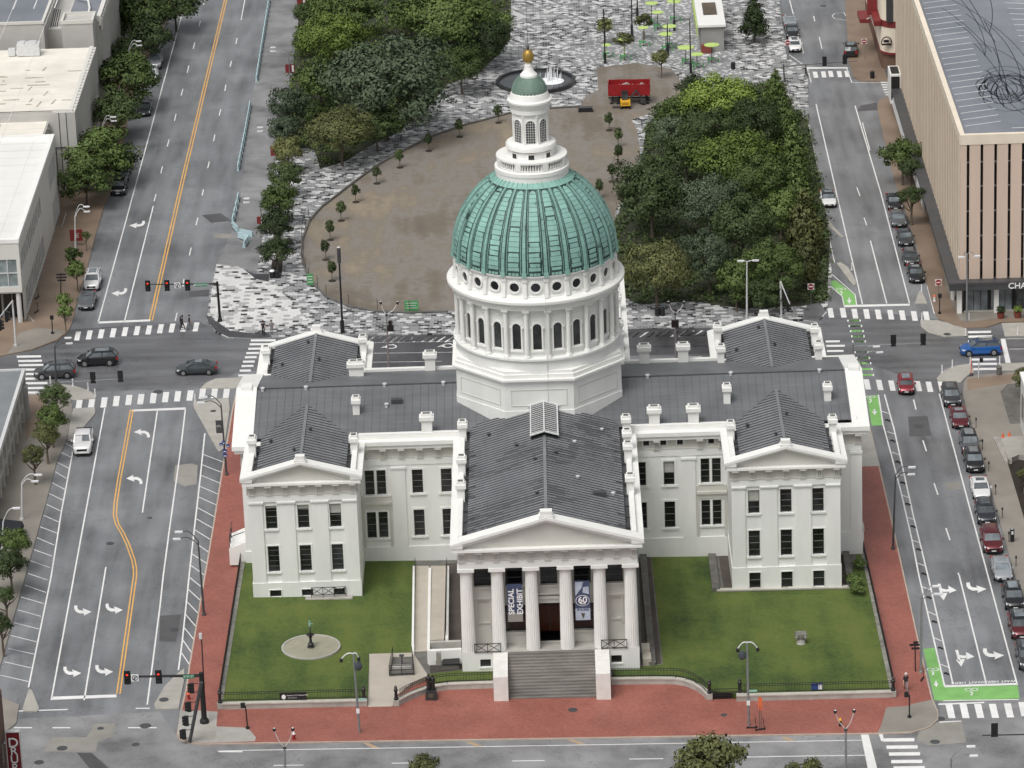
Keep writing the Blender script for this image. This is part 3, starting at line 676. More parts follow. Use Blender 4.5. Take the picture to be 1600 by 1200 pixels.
# street on the right, lower part
line(MARK, [(1372.5, 617), (1380, 664), (1392.5, 710), (1408.75, 772.5), (1425, 843.75), (1436, 900), (1476, 1072)], W)
line(MARK, [(1382, 616), (1397.5, 672.5), (1412.5, 740), (1427.5, 807.5), (1450, 900), (1489, 1069)], W)
line(MARK, [(1467.5, 615), (1543.75, 900), (1589, 1068)], W); line(MARK, [(1498.75, 899), (1541, 1068)], W)
for a, b, c, d in [(712, 170, 762, 187), (745, 297, 790, 312), (775, 425, 825, 445), (800, 560, 857, 573), (830, 690, 880, 710), (865, 832, 912, 847), (900, 975, 950, 992), (935, 1120, 985, 1137), (960, 1265, 1012, 1285), (1000, 1422, 1050, 1445), (1035, 1585, 1083, 1605), (1070, 1748, 1127, 1770)]: line(MARK, [(1200+a/4, 600+b/4), (1200+c/4, 600+d/4)], .14)
for a, b, c, d in [(910, 97, 925, 160), (968, 352, 990, 420), (1038, 620, 1062, 692), (1112, 900, 1137, 975), (1187, 1180, 1198, 1200)]: line(MARK, [(1200+a/4, 600+b/4), (1200+c/4, 600+d/4)], .16)
patch(MARK, [(1475, 1070.5), (1590, 1067), (1590.5, 1070), (1476, 1074)]); patch(MARK, [(1466, 1099.2), (1538, 1096.5), (1538, 1098.5), (1466, 1101.5)]); patch(MARK, [(1474, 1094.2), (1592, 1092.2), (1592, 1093.4), (1474, 1095.4)]); patch(MARK, [(1468, 1127.5), (1502, 1126), (1502, 1128), (1468, 1129.5)])
# front street
line(MARK, [(340, 1173.5), (400, 1172), (800, 1165.8), (1200, 1159), (1346, 1156.5)], .14)
for a, b, y, s in [(427, 474, 1196, -.6), (612, 655, 1192.5, -.6), (800, 851, 1189, -.7), (983, 1036, 1186, -.7), (1150, 1200, 1183, -.6), (1200, 1352, 1182, -2)]: line(MARK, [(a, y), (b, y+s)], .16)
for a, b, c, d in [(567, 1161, 594, 1169), (727, 1159, 757, 1167), (886, 1155.5, 917, 1163), (1220, 1151.5, 1244, 1158.5)]:
    patch(TAN, [(a, b), (a+9, b), (c, d), (c-12, d)])
hb([(28, 106, 1111, -2.5), (22, 50, 1137, 0), (82, 110, 1137, 0), (212, 234, 1106.7, 0), (200, 245, 1137, 0), (342, 379, 1174.5, 0)], 1.6)
# accessible bays and hatching on the cross street behind the building
line(MARK, [(575, 552), (700, 550.5), (972, 542.5), (1108, 540.5)], .12); line(MARK, [(570, 566), (690, 564.5)], .12); line(MARK, [(1075, 557.5), (1096, 557)], .12)
line(MARK, [(535, 536), (700, 533.5), (972, 525.3), (1104, 524)], .12)
for i in range(48):
    x = 535+i*12.2
    if 700 < x < 965: continue
    yb = 533.6-(x-700)*0.0225 if x > 700 else 534.5
    patch(MARK, [(x, yb), (x+4, yb), (x+15.5, yb-8.6), (x+11.5, yb-8.6)])
def ring(mb, cx, cy, r, wd, h=ST+0.012, n=18):
    c = G(cx, cy, h)
    for k in range(n):
        a, b = 2*math.pi*k/n, 2*math.pi*(k+1)/n
        mb.quad(*[(c.x+q*math.cos(t), c.y+q*math.sin(t), gz(c.x+q*math.cos(t), h)) for q, t in ((r-wd, a), (r, a), (r, b), (r-wd, b))])
for x, y in ((611, 541.5), (700, 540)): ring(MARK, x, y, .75, .2); line(MARK, [(x-16, y+1.5), (x-4, y+.5)], .22); line(MARK, [(x+1, y-3), (x+5, y-3.5)], .3); line(MARK, [(x-12, y-.5), (x-7, y+1.8)], .2)
# turn arrows
ARR = [(0, .02), (.17, 0), (.19, .30), (.30, .46), (.54, .5), (.48, .27), (1, .62), (.55, 1), (.57, .77), (.30, .78), (.10, .60), (0, .33)]
def arrow(x0, y0, x1, y1, fx=False, fy=False):
    P = []
    for u, v in ARR:
        if fx: u = 1-u
        if fy: v = 1-v
        P.append(G(x0+(x1-x0)*u, y0+(y1-y0)*v, ST+0.008))
    MARK.add(P, [(0, 1, 2, 11), (2, 3, 10, 11), (3, 4, 8, 9), (3, 9, 10), (5, 6, 4), (4, 6, 8), (8, 6, 7)])
for a in [(116, 946, 143, 962), (165, 943, 192, 959), (99, 1041.5, 127, 1058), (149, 1039, 177, 1056), (1510, 910, 1541.5, 926.5), (1536, 1013, 1569, 1030.5)]: arrow(*a)
for a in [(209, 670, 234, 683.5), (197, 742, 222.5, 756.5)]: arrow(*a, True, True)
for a in [(202, 345, 226.5, 356.5), (174, 450.3, 198.5, 463)]: arrow(*a, True, False)
for dx, dy in ((0, 0), (27.5, 103.5)):          # straight-or-turn arrows
    patch(MARK, [(1465+dx, 912+dy), (1469.5+dx, 912+dy), (1474+dx, 929+dy), (1470+dx, 930+dy)])
    patch(MARK, [(1466+dx, 927.5+dy), (1480.5+dx, 926+dy), (1474.5+dx, 938+dy)])
    patch(MARK, [(1470+dx, 919+dy), (1478+dx, 921+dy), (1483+dx, 920+dy), (1483+dx, 924.5+dy), (1474+dx, 925+dy)])
    patch(MARK, [(1481.5+dx, 915+dy), (1495+dx, 922.3+dy), (1483+dx, 927+dy)])
# green bicycle lanes
HG = ST+0.004
GRN.quad(*[G(x, y, HG) for x, y in [(1442.5, 1014), (1460, 1012), (1476, 1074), (1474, 1095), (1460, 1094)]])
GRN.quad(*[G(x, y, HG) for x, y in [(1476, 1074), (1590, 1070.5), (1593.5, 1092.5), (1474, 1095)]])
GRN.quad(*[G(x, y, HG) for x, y in [(1354.5, 619), (1372.5, 617), (1380, 664), (1362, 665)]])
GRN.quad(*[G(x, y, HG) for x, y in [(1293.5, 440), (1306, 438), (1336, 461), (1338, 476), (1319, 477.3), (1316, 463.5)]])
for a, b, y in [(375, 470, 105), (385, 480, 147), (395, 493, 187), (405, 500, 228), (412, 510, 268), (430, 530, 353), (443, 543, 397), (452, 552, 438), (480, 563, 485), (485, 573, 530)]:
    a = 1250+a/5; b = 1250+b/5; y = 480+y/5
    GRN.quad(*[G(q, r, HG) for q, r in [(a, y-1.5), (b, y-1.8), (b, y+1.2), (a, y+1.5)]])
    for q in (a, b): patch(MARK, [(q-1, y-1.7), (q+1, y-1.7), (q+1, y+1.5), (q-1, y+1.5)])
def bike(cx, cy, d, arrow_at=None, down=1):
    ring(MARK, cx-d, cy, .36, .1); ring(MARK, cx+d, cy-.4, .36, .1)
    line(MARK, [(cx-1, cy+3), (cx+1.5, cy+6), (cx-1, cy+9*down)], .16, ST+0.012); line(MARK, [(cx-d*.6, cy+4), (cx+2, cy+3)], .12, ST+0.012)
    if arrow_at:
        x, y = arrow_at
        line(MARK, [(x, y-5), (x, y)], .16, ST+0.012); patch(MARK, [(x-4, y-1), (x+4, y-1.5), (x+.6, y+4.5)], ST+0.012)
bike(1457.5, 1046, 4.4, (1462.5, 1069)); bike(1518, 1077.5, 5, None); bike(1360, 620, 3.4, (1366.3, 644)); bike(1314.5, 451.5, 3.6, (1326.8, 470))
for o, m, n in ((MARK, 'white_marking', 'road_marking'), (YEL, 'yellow_marking', 'yellow_line'), (GRN, 'green_marking', 'bicycle_lane'), (TAN, 'tan_marking', 'faded_marking')):
    tag(o.build(n, m, tri=True), kind='structure')
for px in ((1512, 1068.6), (1563, 1066.8)):
    a = G(px[0], px[1]-2.2, ST+0.010); b = G(px[0]+20, px[1]-2.9, ST+0.010); c = G(px[0]-1.5, px[1]-8, ST+0.010)
    tag(text('WAIT HERE', 0.66, 'white_marking', 'road_lettering', a, a-b, a-c, 0.002, bold=0.012), kind='structure')
# markings on the parking lane
P2 = MB()
for i in range(18):
    y = 5+i*i*0.55+i*11
    if y > 300: break
    x0 = 420-y*0.128; line(P2, [(x0+4, y), (x0+42-y*.02, y+6)], .08, ST+0.008)
tag(P2.build('bay_line', 'asphalt', tri=True), kind='structure')
# ------------------------------------------------------------------ the domed courthouse
YC = 429.1
CH = thing('courthouse', 'white domed courthouse with green copper dome and columned portico in the middle of the block', 'courthouse', (-2.1, YC, 0))
class Fr:
    """a wall frame: u along the wall, d outwards, z up"""
    def __init__(s, A, u, n): s.A = Vector((*A, 0)); s.u = Vector((*u, 0)); s.n = Vector((*n, 0))
    def p(s, u, d, z): return s.A+s.u*u+s.n*d+Vector((0, 0, z))
    def box(s, mb, u0, u1, d0, d1, z0, z1):
        return mb.hexa([s.p(u0, d0, z0), s.p(u1, d0, z0), s.p(u1, d1, z0), s.p(u0, d1, z0), s.p(u0, d0, z1), s.p(u1, d0, z1), s.p(u1, d1, z1), s.p(u0, d1, z1)])
    def wall(s, mb, u0, u1, z0, z1, holes=(), d=0.0, depth=0.3):
        us = sorted({u0, u1, *[h[0] for h in holes], *[h[1] for h in holes]}); zs = sorted({z0, z1, *[h[2] for h in holes], *[h[3] for h in holes]})
        for a, b in zip(us, us[1:]):
            for e, f in zip(zs, zs[1:]):
                m, q = (a+b)/2, (e+f)/2
                if any(h[0] < m < h[1] and h[2] < q < h[3] for h in holes): continue
                mb.quad(s.p(a, d, e), s.p(b, d, e), s.p(b, d, f), s.p(a, d, f))
        for a, b, e, f in holes:
            for p, q in (((a, e), (b, e)), ((b, e), (b, f)), ((b, f), (a, f)), ((a, f), (a, e))):
                mb.quad(s.p(p[0], d, p[1]), s.p(q[0], d, q[1]), s.p(q[0], d-depth, q[1]), s.p(p[0], d-depth, p[1]))
    def window(s, par, a, b, e, f, d=0.0, depth=0.22, trim=0.22, sill=True, rails=3, blind=0.0, double=False, mat_='white_wall'):
        """a sash window in an opening: trim and sill stand proud, pane behind"""
        m = MB()
        if trim:
            s.box(m, a-trim, a, d-.02, d+.07, e, f+trim); s.box(m, b, b+trim, d-.02, d+.07, e, f+trim); s.box(m, a, b, d-.02, d+.069, f, f+trim)
        if sill: s.box(m, a-trim-.08, b+trim+.08, d-.02, d+.16, e-.2, e)
        spans = [(a, b)]
        if double:
            mid = (a+b)/2; s.box(m, mid-.13, mid+.13, d-depth-.02, d+.05, e, f); spans = [(a, mid-.13), (mid+.13, b)]
        for a1, b1 in spans:
            m.cur = 1; s.box(m, a1, a1+.05, d-depth-.02, d-depth+.08, e, f); s.box(m, b1-.05, b1, d-depth-.02, d-depth+.08, e, f)
            for k in range(1, rails+1):
                z = e+(f-e)*k/(rails+1); t = .03 if (rails % 2 and k == (rails+1)//2) else .012
                s.box(m, a1+.05, b1-.05, d-depth-.02, d-depth+.03, z-t, z+t)
        o = m.build('window', [mat_, 'sash_grey'], par)
        g = MB().quad(s.p(a, d-depth, e), s.p(b, d-depth, e), s.p(b, d-depth, f), s.p(a, d-depth, f)).build('pane', 'pane', o)
        if blind:
            q = MB(); z = f-(f-e)*blind
            q.quad(s.p(a+.06, d-depth+.03, z), s.p(b-.06, d-depth+.03, z), s.p(b-.06, d-depth+.03, f), s.p(a+.06, d-depth+.03, f))
            q.build('blind', 'blind', o)
        return o
ZP, ZC, ZA, ZF, ZT = 2.25, 11.35, 11.65, 12.57, 13.65     # plinth, capital, architrave, frieze, cornice
def rake(mb, xc, half, y0, y1, z0, za, th):
    """sloping cornice of a gable, y0..y1 deep"""
    for s in (-1, 1):
        x0 = xc+s*half
        mb.hexa([(x0, y0, z0-th), (xc, y0, za-th), (xc, y1, za-th), (x0, y1, z0-th), (x0, y0, z0), (xc, y0, za), (xc, y1, za), (x0, y1, z0)])
def roof_part(xc, half, yA, yB, ze, zr, m, seams, par=None):
    """gable roof with its ridge along y, raised seams running down the slope"""
    mb = MB()
    for s in (-1, 1):
        mb.quad((xc, yA, zr), (xc, yB, zr), (xc+s*half, yB, ze), (xc+s*half, yA, ze))
        mb.quad((xc+s*half, yA, ze), (xc+s*half, yB, ze), (xc+s*half, yB, ze-.5), (xc+s*half, yA, ze-.5))
    mb.cur = 1
    n = int(abs(yB-yA)/seams)
    for k in range(n):
        y = yA+(yB-yA)*(k+.5)/n
        for s in (-1, 1): mb.bar((xc, y, zr+.03), (xc+s*half, y, ze+.03), seams*.16, .08)
    mb.cur = 2
    mb.box(xc-.16, xc+.16, min(yA, yB), max(yA, yB), zr-.02, zr+.10)
    return mb.build('roof', [m, 'roof_seam', 'grey_metal'], par or CH)
def chimney(par, x, y, z0, z1, w=.8, dp=1.0):
    m = MB(); W_ = w; w_ = w*dp
    m.box(x-w*.72, x+w*.72, y-w_*.5, y+w_*.5, z0-.9, z1-.9); m.box(x-w*.82, x+w*.82, y-w_*.6, y+w_*.6, z1-.9, z1-.72); m.box(x-w, x+w, y-w_*.75, y+w_*.75, z1-.72, z1-.3)
    m.box(x-w*.75, x+w*.75, y-w_*.5, y+w_*.5, z1-.3, z1)
    o = m.build('chimney', 'white_paint', par)
    f = MB().box(x-w*.5, x+w*.5, y-w_*.3, y+w_*.3, z1, z1+.02).build('flue', 'dark_stone', o)
    return o
def triglyphs(fr, mb, us, d):
    for u in us:
        for k in (-1, 0, 1): fr.box(mb, u+k*.22-.075, u+k*.22+.075, d, d+.18, ZF+.02, ZT-.02)
        fr.box(mb, u-.36, u+.36, d, d+.22, ZF-.12, ZF-.02)
        fr.box(mb, u-.36, u+.36, d, d+.62, ZT-.16, ZT+.06)

def pavilion(xL, xR, sg, low_base, mats):
    xc = (xL+xR)/2; half = (xR-xL)/2; wd = xR-xL
    yf = YC-sg*19.8; ym = YC-sg*10.35; yk = YC-sg*11.1
    fr = Fr((xL, yf), (1, 0), (0, -sg))
    wm = MB(); front = sg > 0
    ws = [wd/2-3.43, wd/2, wd/2+3.43]
    up = [(u-.615, u+.615, 8.45, 11.18) for u in ws]; lo = [(u-.615, u+.615, 3.45, 6.48) for u in ws]
    ba = [(u-.615, u+.615, (.62 if low_base else -.2), (1.42 if low_base else 1.68)) for u in ws]
    zb = -1.4
    if front:
        fr.wall(wm, 0, wd, ZP, ZA, up+lo, d=-.16); fr.wall(wm, -.08, wd+.08, zb, ZP-.003, ba, d=.08)
        wm.quad(fr.p(-.08, .08, ZP), fr.p(wd+.08, .08, ZP), fr.p(wd+.08, -.2, ZP), fr.p(-.08, -.2, ZP))
    else:
        fr.wall(wm, 0, wd, zb, ZA)
    for u, s in ((0, -1), (wd, 1)):
        a, b = fr.p(u, 0 if not front else -.16, 0), fr.p(u, 0, 0); b.y = ym
        wm.quad((a.x, a.y, ZP), (b.x, b.y, ZP), (b.x, b.y, ZA), (a.x, a.y, ZA))
        x = a.x+s*.08; y0 = yf-sg*.08
        wm.quad((x, y0, zb), (x, ym, zb), (x, ym, ZP-.002), (x, y0, ZP-.002)); wm.quad((x, y0, ZP-.001), (x, ym, ZP-.001), (a.x, ym, ZP-.001), (a.x, y0, ZP-.001))
    wm.build('wall', 'white_wall', CH)
    if front:
        for (a, b) in ((0, 1.45), (3.12, 4.87), (wd-4.87, wd-3.12), (wd-1.45, wd)):
            m = MB(); fr.box(m, a, b, -.16, 0, ZP, ZC); fr.box(m, a-.06 if a else a, b+.06 if b < wd else b, -.155, .09, ZC, ZC+.14); fr.box(m, a-.12 if a else a, b+.12 if b < wd else b, -.15, .17, ZC+.14, ZA)
            m.build('pilaster', 'white_wall', CH)
        for i, h in enumerate(up): fr.window(CH, *h, d=-.16, blind={0: .14, 1: .2, 2: .42}[i] if low_base else {0: .48, 1: 0, 2: 0}[i], trim=.13)
        for h in lo: fr.window(CH, *h, d=-.16, rails=4 if low_base else 3, trim=.13)
        for h in ba: fr.window(CH, *h, d=.08, rails=1 if not low_base else 0, trim=.09, sill=False)
    e = MB()
    MB().box(xL-.05, xR+.05, min(yf-sg*.05, ym), max(yf-sg*.05, ym), ZA, ZF-.1).build('architrave', 'white_wall', CH); e.box(xL-.12, xR+.12, min(yf-sg*.12, ym), max(yf-sg*.12, ym), ZF-.1, ZF); e.box(xL+.02, xR-.02, min(yf+sg*.02, ym), max(yf+sg*.02, ym), ZF, ZT+.3)
    if front: triglyphs(fr, e, [wd/2+k*1.8 for k in range(-3, 4)], -.02)
    for s in (-1, 1):
        fs = Fr((xL if s < 0 else xR, yf), (0, sg), (s, 0)); triglyphs(fs, e, [.6+1.8*k for k in range(4)], -.02)
    e.build('entablature', 'cream_with_shade', CH)
    c = MB(); ov = .75; zt = 14.65
    y0 = yf-sg*ov
    # eaves strips, stepped underneath, with a low blocking course
    for s in (-1, 1):
        xo = xc+s*(half+ov); xi = xc+s*(half-.55)
        c.box(min(xo, xi), max(xo, xi), min(y0+sg*.05, yk), max(y0+sg*.05, yk), 14.2, zt)
        xo2 = xc+s*(half+ov-.2); c.box(min(xo2, xi), max(xo2, xi), min(y0+sg*.2, yk), max(y0+sg*.2, yk), ZT+.05, 14.2)
        xa, xb = xc+s*(half+.05), xc+s*(half-.5)
        c.box(min(xa, xb), max(xa, xb), min(yf+sg*.6, yk), max(yf+sg*.6, yk), zt, zt+.42)
    c.box(xL-.55, xR+.55, min(y0+sg*.12, yf+sg*.3), max(y0+sg*.12, yf+sg*.3), ZT+.06, 13.95)
    c.build('cornice', 'white_paint', CH)
    g = MB(); z0, za = zt-.02, 16.42
    rake(g, xc, half+ov-.01, y0, yf+sg*.62, z0, za, .28); rake(g, xc, half+ov-.16, y0+sg*.14, yf+sg*.6, z0-.27, za-.27, .14); rake(g, xc, half+ov-.3, y0+sg*.28, yf+sg*.6, z0-.40, za-.40, .16)
    g.box(xc-.5, xc+.5, min(y0+sg*.1, y0+sg*.8), max(y0+sg*.1, y0+sg*.8), za-.2, za+.62); g.box(xc-.62, xc+.62, min(y0+sg*.05, y0+sg*.85), max(y0+sg*.05, y0+sg*.85), za-.2, za+.18)
    g.build('pediment', 'white_paint', CH)
    t = MB().quad((xL-.3, yf-sg*.03, 13.95), (xR+.3, yf-sg*.03, 13.95), (xc, yf-sg*.03, za-.5)).build('tympanum', 'cream_with_shade', CH)
    r = roof_part(xc, half-1.0, yf+sg*.62, YC-sg*3.6, 14.95, 16.32, 'roof_metal', .72)
    gt = MB()
    for s in (-1, 1):
        a, b = xc+s*(half-.55), xc+s*(half-1.0); gt.quad((a, yf+sg*.6, zt+.03), (b, yf+sg*.6, zt+.03), (b, yk, zt+.03), (a, yk, zt+.03))
        for k in range(5):
            y = yf+sg*(1.5+k*1.6); gt.bar((a, y, zt+.1), (xc+s*(half-1.6), y, 15.1), .12)
    gt.build('gutter', 'gutter', CH)
    for dx, dy in ((-.8, 3.2), (.7, 9.0), (-3.6, 8.0)):
        y = yf+sg*dy; z = 16.3-abs(dx)*.3
        MB().lathe([(.14, -.2), (.14, .3), (.2, .34), (.2, .45)], 8, (xc+dx, y, z)).build('roof_vent', 'dark_metal', r)
    for s, y, h in mats: chimney(r, xc+s*(half-.3), YC-sg*y, 15.0, h, .52, 1.7)
    return r
pavilion(-33.75, -22.2, 1, True, [(-1, 13.9, 17.0), (1, 13.9, 16.8), (1, 5.3, 17.9)])
pavilion(17.8, 29.4, 1, False, [(-1, 13.6, 16.8), (-1, 5.5, 18.0), (1, 13.2, 16.9), (1, 5.6, 17.8)])
pavilion(-33.75, -22.2, -1, True, [(-1, 13.9, 17.0), (1, 16.5, 17.0), (1, 7.3, 17.4)])
pavilion(17.8, 29.4, -1, False, [(-1, 16.5, 17.0), (-1, 8.5, 17.4), (1, 15, 17.0), (1, 8.5, 17.4)])

# main range, ridge left to right
XL, XR, YA, YB = -35.1, 32.4, 418.75, 439.45
m = MB(); f = Fr((XL, YA), (1, 0), (0, -1)); X = lambda x: x-XL
H1, H2 = (8.25, 11.05), (3.2, 6.32)
HO = []
for a in (-16.55, -13.4, 7.76, 10.86):
    HO += [(X(a), X(a)+1.18, *H1), (X(a), X(a)+1.18, *H2)]
DB = [(X(-21.7), X(-19.4), 8.2, 11.1), (X(-21.7), X(-19.4), 3.1, 6.2), (X(14.9), X(17.1), 8.35, 11.25), (X(14.9), X(17.1), 3.35, 6.35)]
AT = [(X(a)-.33, X(a)+.33, 12.93, 13.55) for a in (9.05, 10.9, 12.72, 16.1)]
f.wall(m, 0, XR-XL, -1.5, ZA, HO+DB)
m.box(XL, XR, YA+.35, YA+.4, -1.5, ZA)
m.quad((XL, YA, -1.5), (XL, YB, -1.5), (XL, YB, ZA), (XL, YA, ZA)); m.quad((XR, YA, -1.5), (XR, YB, -1.5), (XR, YB, ZA), (XR, YA, ZA)); m.quad((XL, YB, -1.5), (XR, YB, -1.5), (XR, YB, ZA), (XL, YB, ZA))
for a, b in ((X(-22.1), X(-11.2)), (X(7.3), X(17.7)), (X(29.5), X(32.5)), (X(-35.2), X(-33.85))): f.box(m, a, b, 0, .12, -1.5, 2.02)
m.build('wall', 'white_wall', CH)
for a in (X(-18.77), X(12.85)):
    q = MB(); f.box(q, a, a+1.48, 0, .14, 2.02, 11.2); f.box(q, a-.1, a+1.58, 0, .24, 11.2, 11.42); q.build('pilaster', 'white_wall', CH)
q = MB(); f.box(q, X(31.2), X(32.45), 0, .16, 2.02, 11.3); f.box(q, X(31.1), X(32.5), 0, .26, 11.3, 11.6); q.build('pilaster', 'white_wall', CH)
for a, b in ((X(-22.1), X(-18.9)), (X(14.4), X(17.7))):
    q = MB(); f.box(q, a, b, 0, .14, 6.55, 7.1); f.box(q, a, b, 0, .3, 7.1, 7.42); f.box(q, a, b, 0, .1, 7.42, 8.1); f.box(q, a, a+.4, 0, .12, 2.02, 6.55) if a < X(0) and False else None
    f.box(q, b-.28, b-.02, 0, .12, 2.02, 6.55); f.box(q, a+.02, a+.24, 0, .12, 2.02, 6.55); q.build('string_course', 'cream_with_shade', CH)
for i, h in enumerate(HO): f.window(CH, *h, blind=.5 if i == 6 else 0)
for h in DB: f.window(CH, *h, trim=.14, double=True)
e = MB(); f.wall(e, 0, XR-XL, ZA, ZF-.1, d=.06); e.build('architrave', 'white_wall', CH); e = MB(); f.wall(e, 0, XR-XL, ZF, ZT+.4, AT, d=0.0)
f.box(e, 0, XR-XL, .0, .1, ZF-.1, ZF)
for a, b in ((-22, -11.2), (7.4, 17.6), (29.6, 32.4)):
    n = max(2, int((b-a)/1.8)); us = [X(a+.4+(b-a-.8)*k/(n-1)) for k in range(n)]
    triglyphs(f, e, [u for u in us if not any(h[0]-.42 < u < h[1]+.42 for h in AT)], 0)
e.build('entablature', 'cream_with_shade', CH)
for h in AT: f.window(CH, *h, d=0.0, rails=0, trim=.12, sill=False)
c = MB(); zt = 14.644
for y0, y1, s in ((YA-.77, YA+.55, 1), (YB-.55, YB+.77, -1)):
    c.box(XL-.8, XR+.85, y0, y1, 14.2, zt); c.box(XL-.6, XR+.65, y0+(.2 if s > 0 else 0), y1-(.2 if s < 0 else 0), ZT+.08, 14.2)
    yb = (YA+.05, YA+.6) if s > 0 else (YB-.6, YB-.05)
    for a, b in ((-22.15, -11.15), (7.25, 17.75)): c.box(a, b, *yb, zt, zt+.62)
c.build('cornice', 'white_paint', CH)
for xo, xi in ((XL-.82, XL+1.45), (XR+.87, XR-1.0)):
    g = MB()
    for s in (-1, 1):
        y0 = YC+s*11.14; za = 17.28; z0 = 14.66
        a, b = min(xo, xi), max(xo, xi)
        g.hexa([(a, y0, z0-.5), (b, y0, z0-.5), (b, YC, za-.5), (a, YC, za-.5), (a, y0, z0), (b, y0, z0), (b, YC, za), (a, YC, za)])
    g.quad((xi, YC-10, 12), (xi, YC+10, 12), (xi, YC, 16.9))
    g.box((xo+xi)/2-.6, (xo+xi)/2+.6, YC-.7, YC+.7, 17.0, 17.55)
    g.build('pediment', 'white_paint', CH)
mb = MB(); r0 = (14.98, 17.06)
for s in (-1, 1):
    ye = YC+s*9.75; mb.quad((XL+1.4, YC, r0[1]), (XR-.95, YC, r0[1]), (XR-.95, ye, r0[0]), (XL+1.4, ye, r0[0]))
mb.cur = 1
for k in range(75):
    x = XL+2+k*.88
    for s in (-1,): mb.bar((x, YC, 17.065), (x, YC+s*9.7, 14.995), .03, .03)
mb.cur = 2; mb.box(XL+1.4, XR-.95, YC-.12, YC+.12, 17.0, 17.12)
RM = mb.build('roof', ['roof_main', 'roof_seam', 'roof_seam'], CH)
for x, y, h in ((-14.7, YA+.62, 17.35), (10.0, YA+.62, 17.35), (14.25, YA+.62, 17.35), (-23.2, YC+7.5, 17.3), (-14.7, YB-.62, 17.3), (9.5, YB-.62, 17.3), (13.9, YB-.62, 17.3)): chimney(RM, x, y, 15.0, h, .8)
for x, dy in ((-33.0, -.4), (-28.2, -.4), (-19.5, -.3), (-13.0, -.35), (9.6, -.3), (18.8, -.3), (28.6, -.3), (-19.2, -4.4)):
    MB().lathe([(.16, -.3), (.16, .25), (.24, .3), (.24, .45)], 8, (x, YC+dy, 17.0+dy*.2)).build('roof_vent', 'pale_metal', RM)
MB().box(-18.7, -17.5, YC-3.9, YC-3.2, 16.2, 16.75).build('roof_hatch', 'dark_metal', RM)

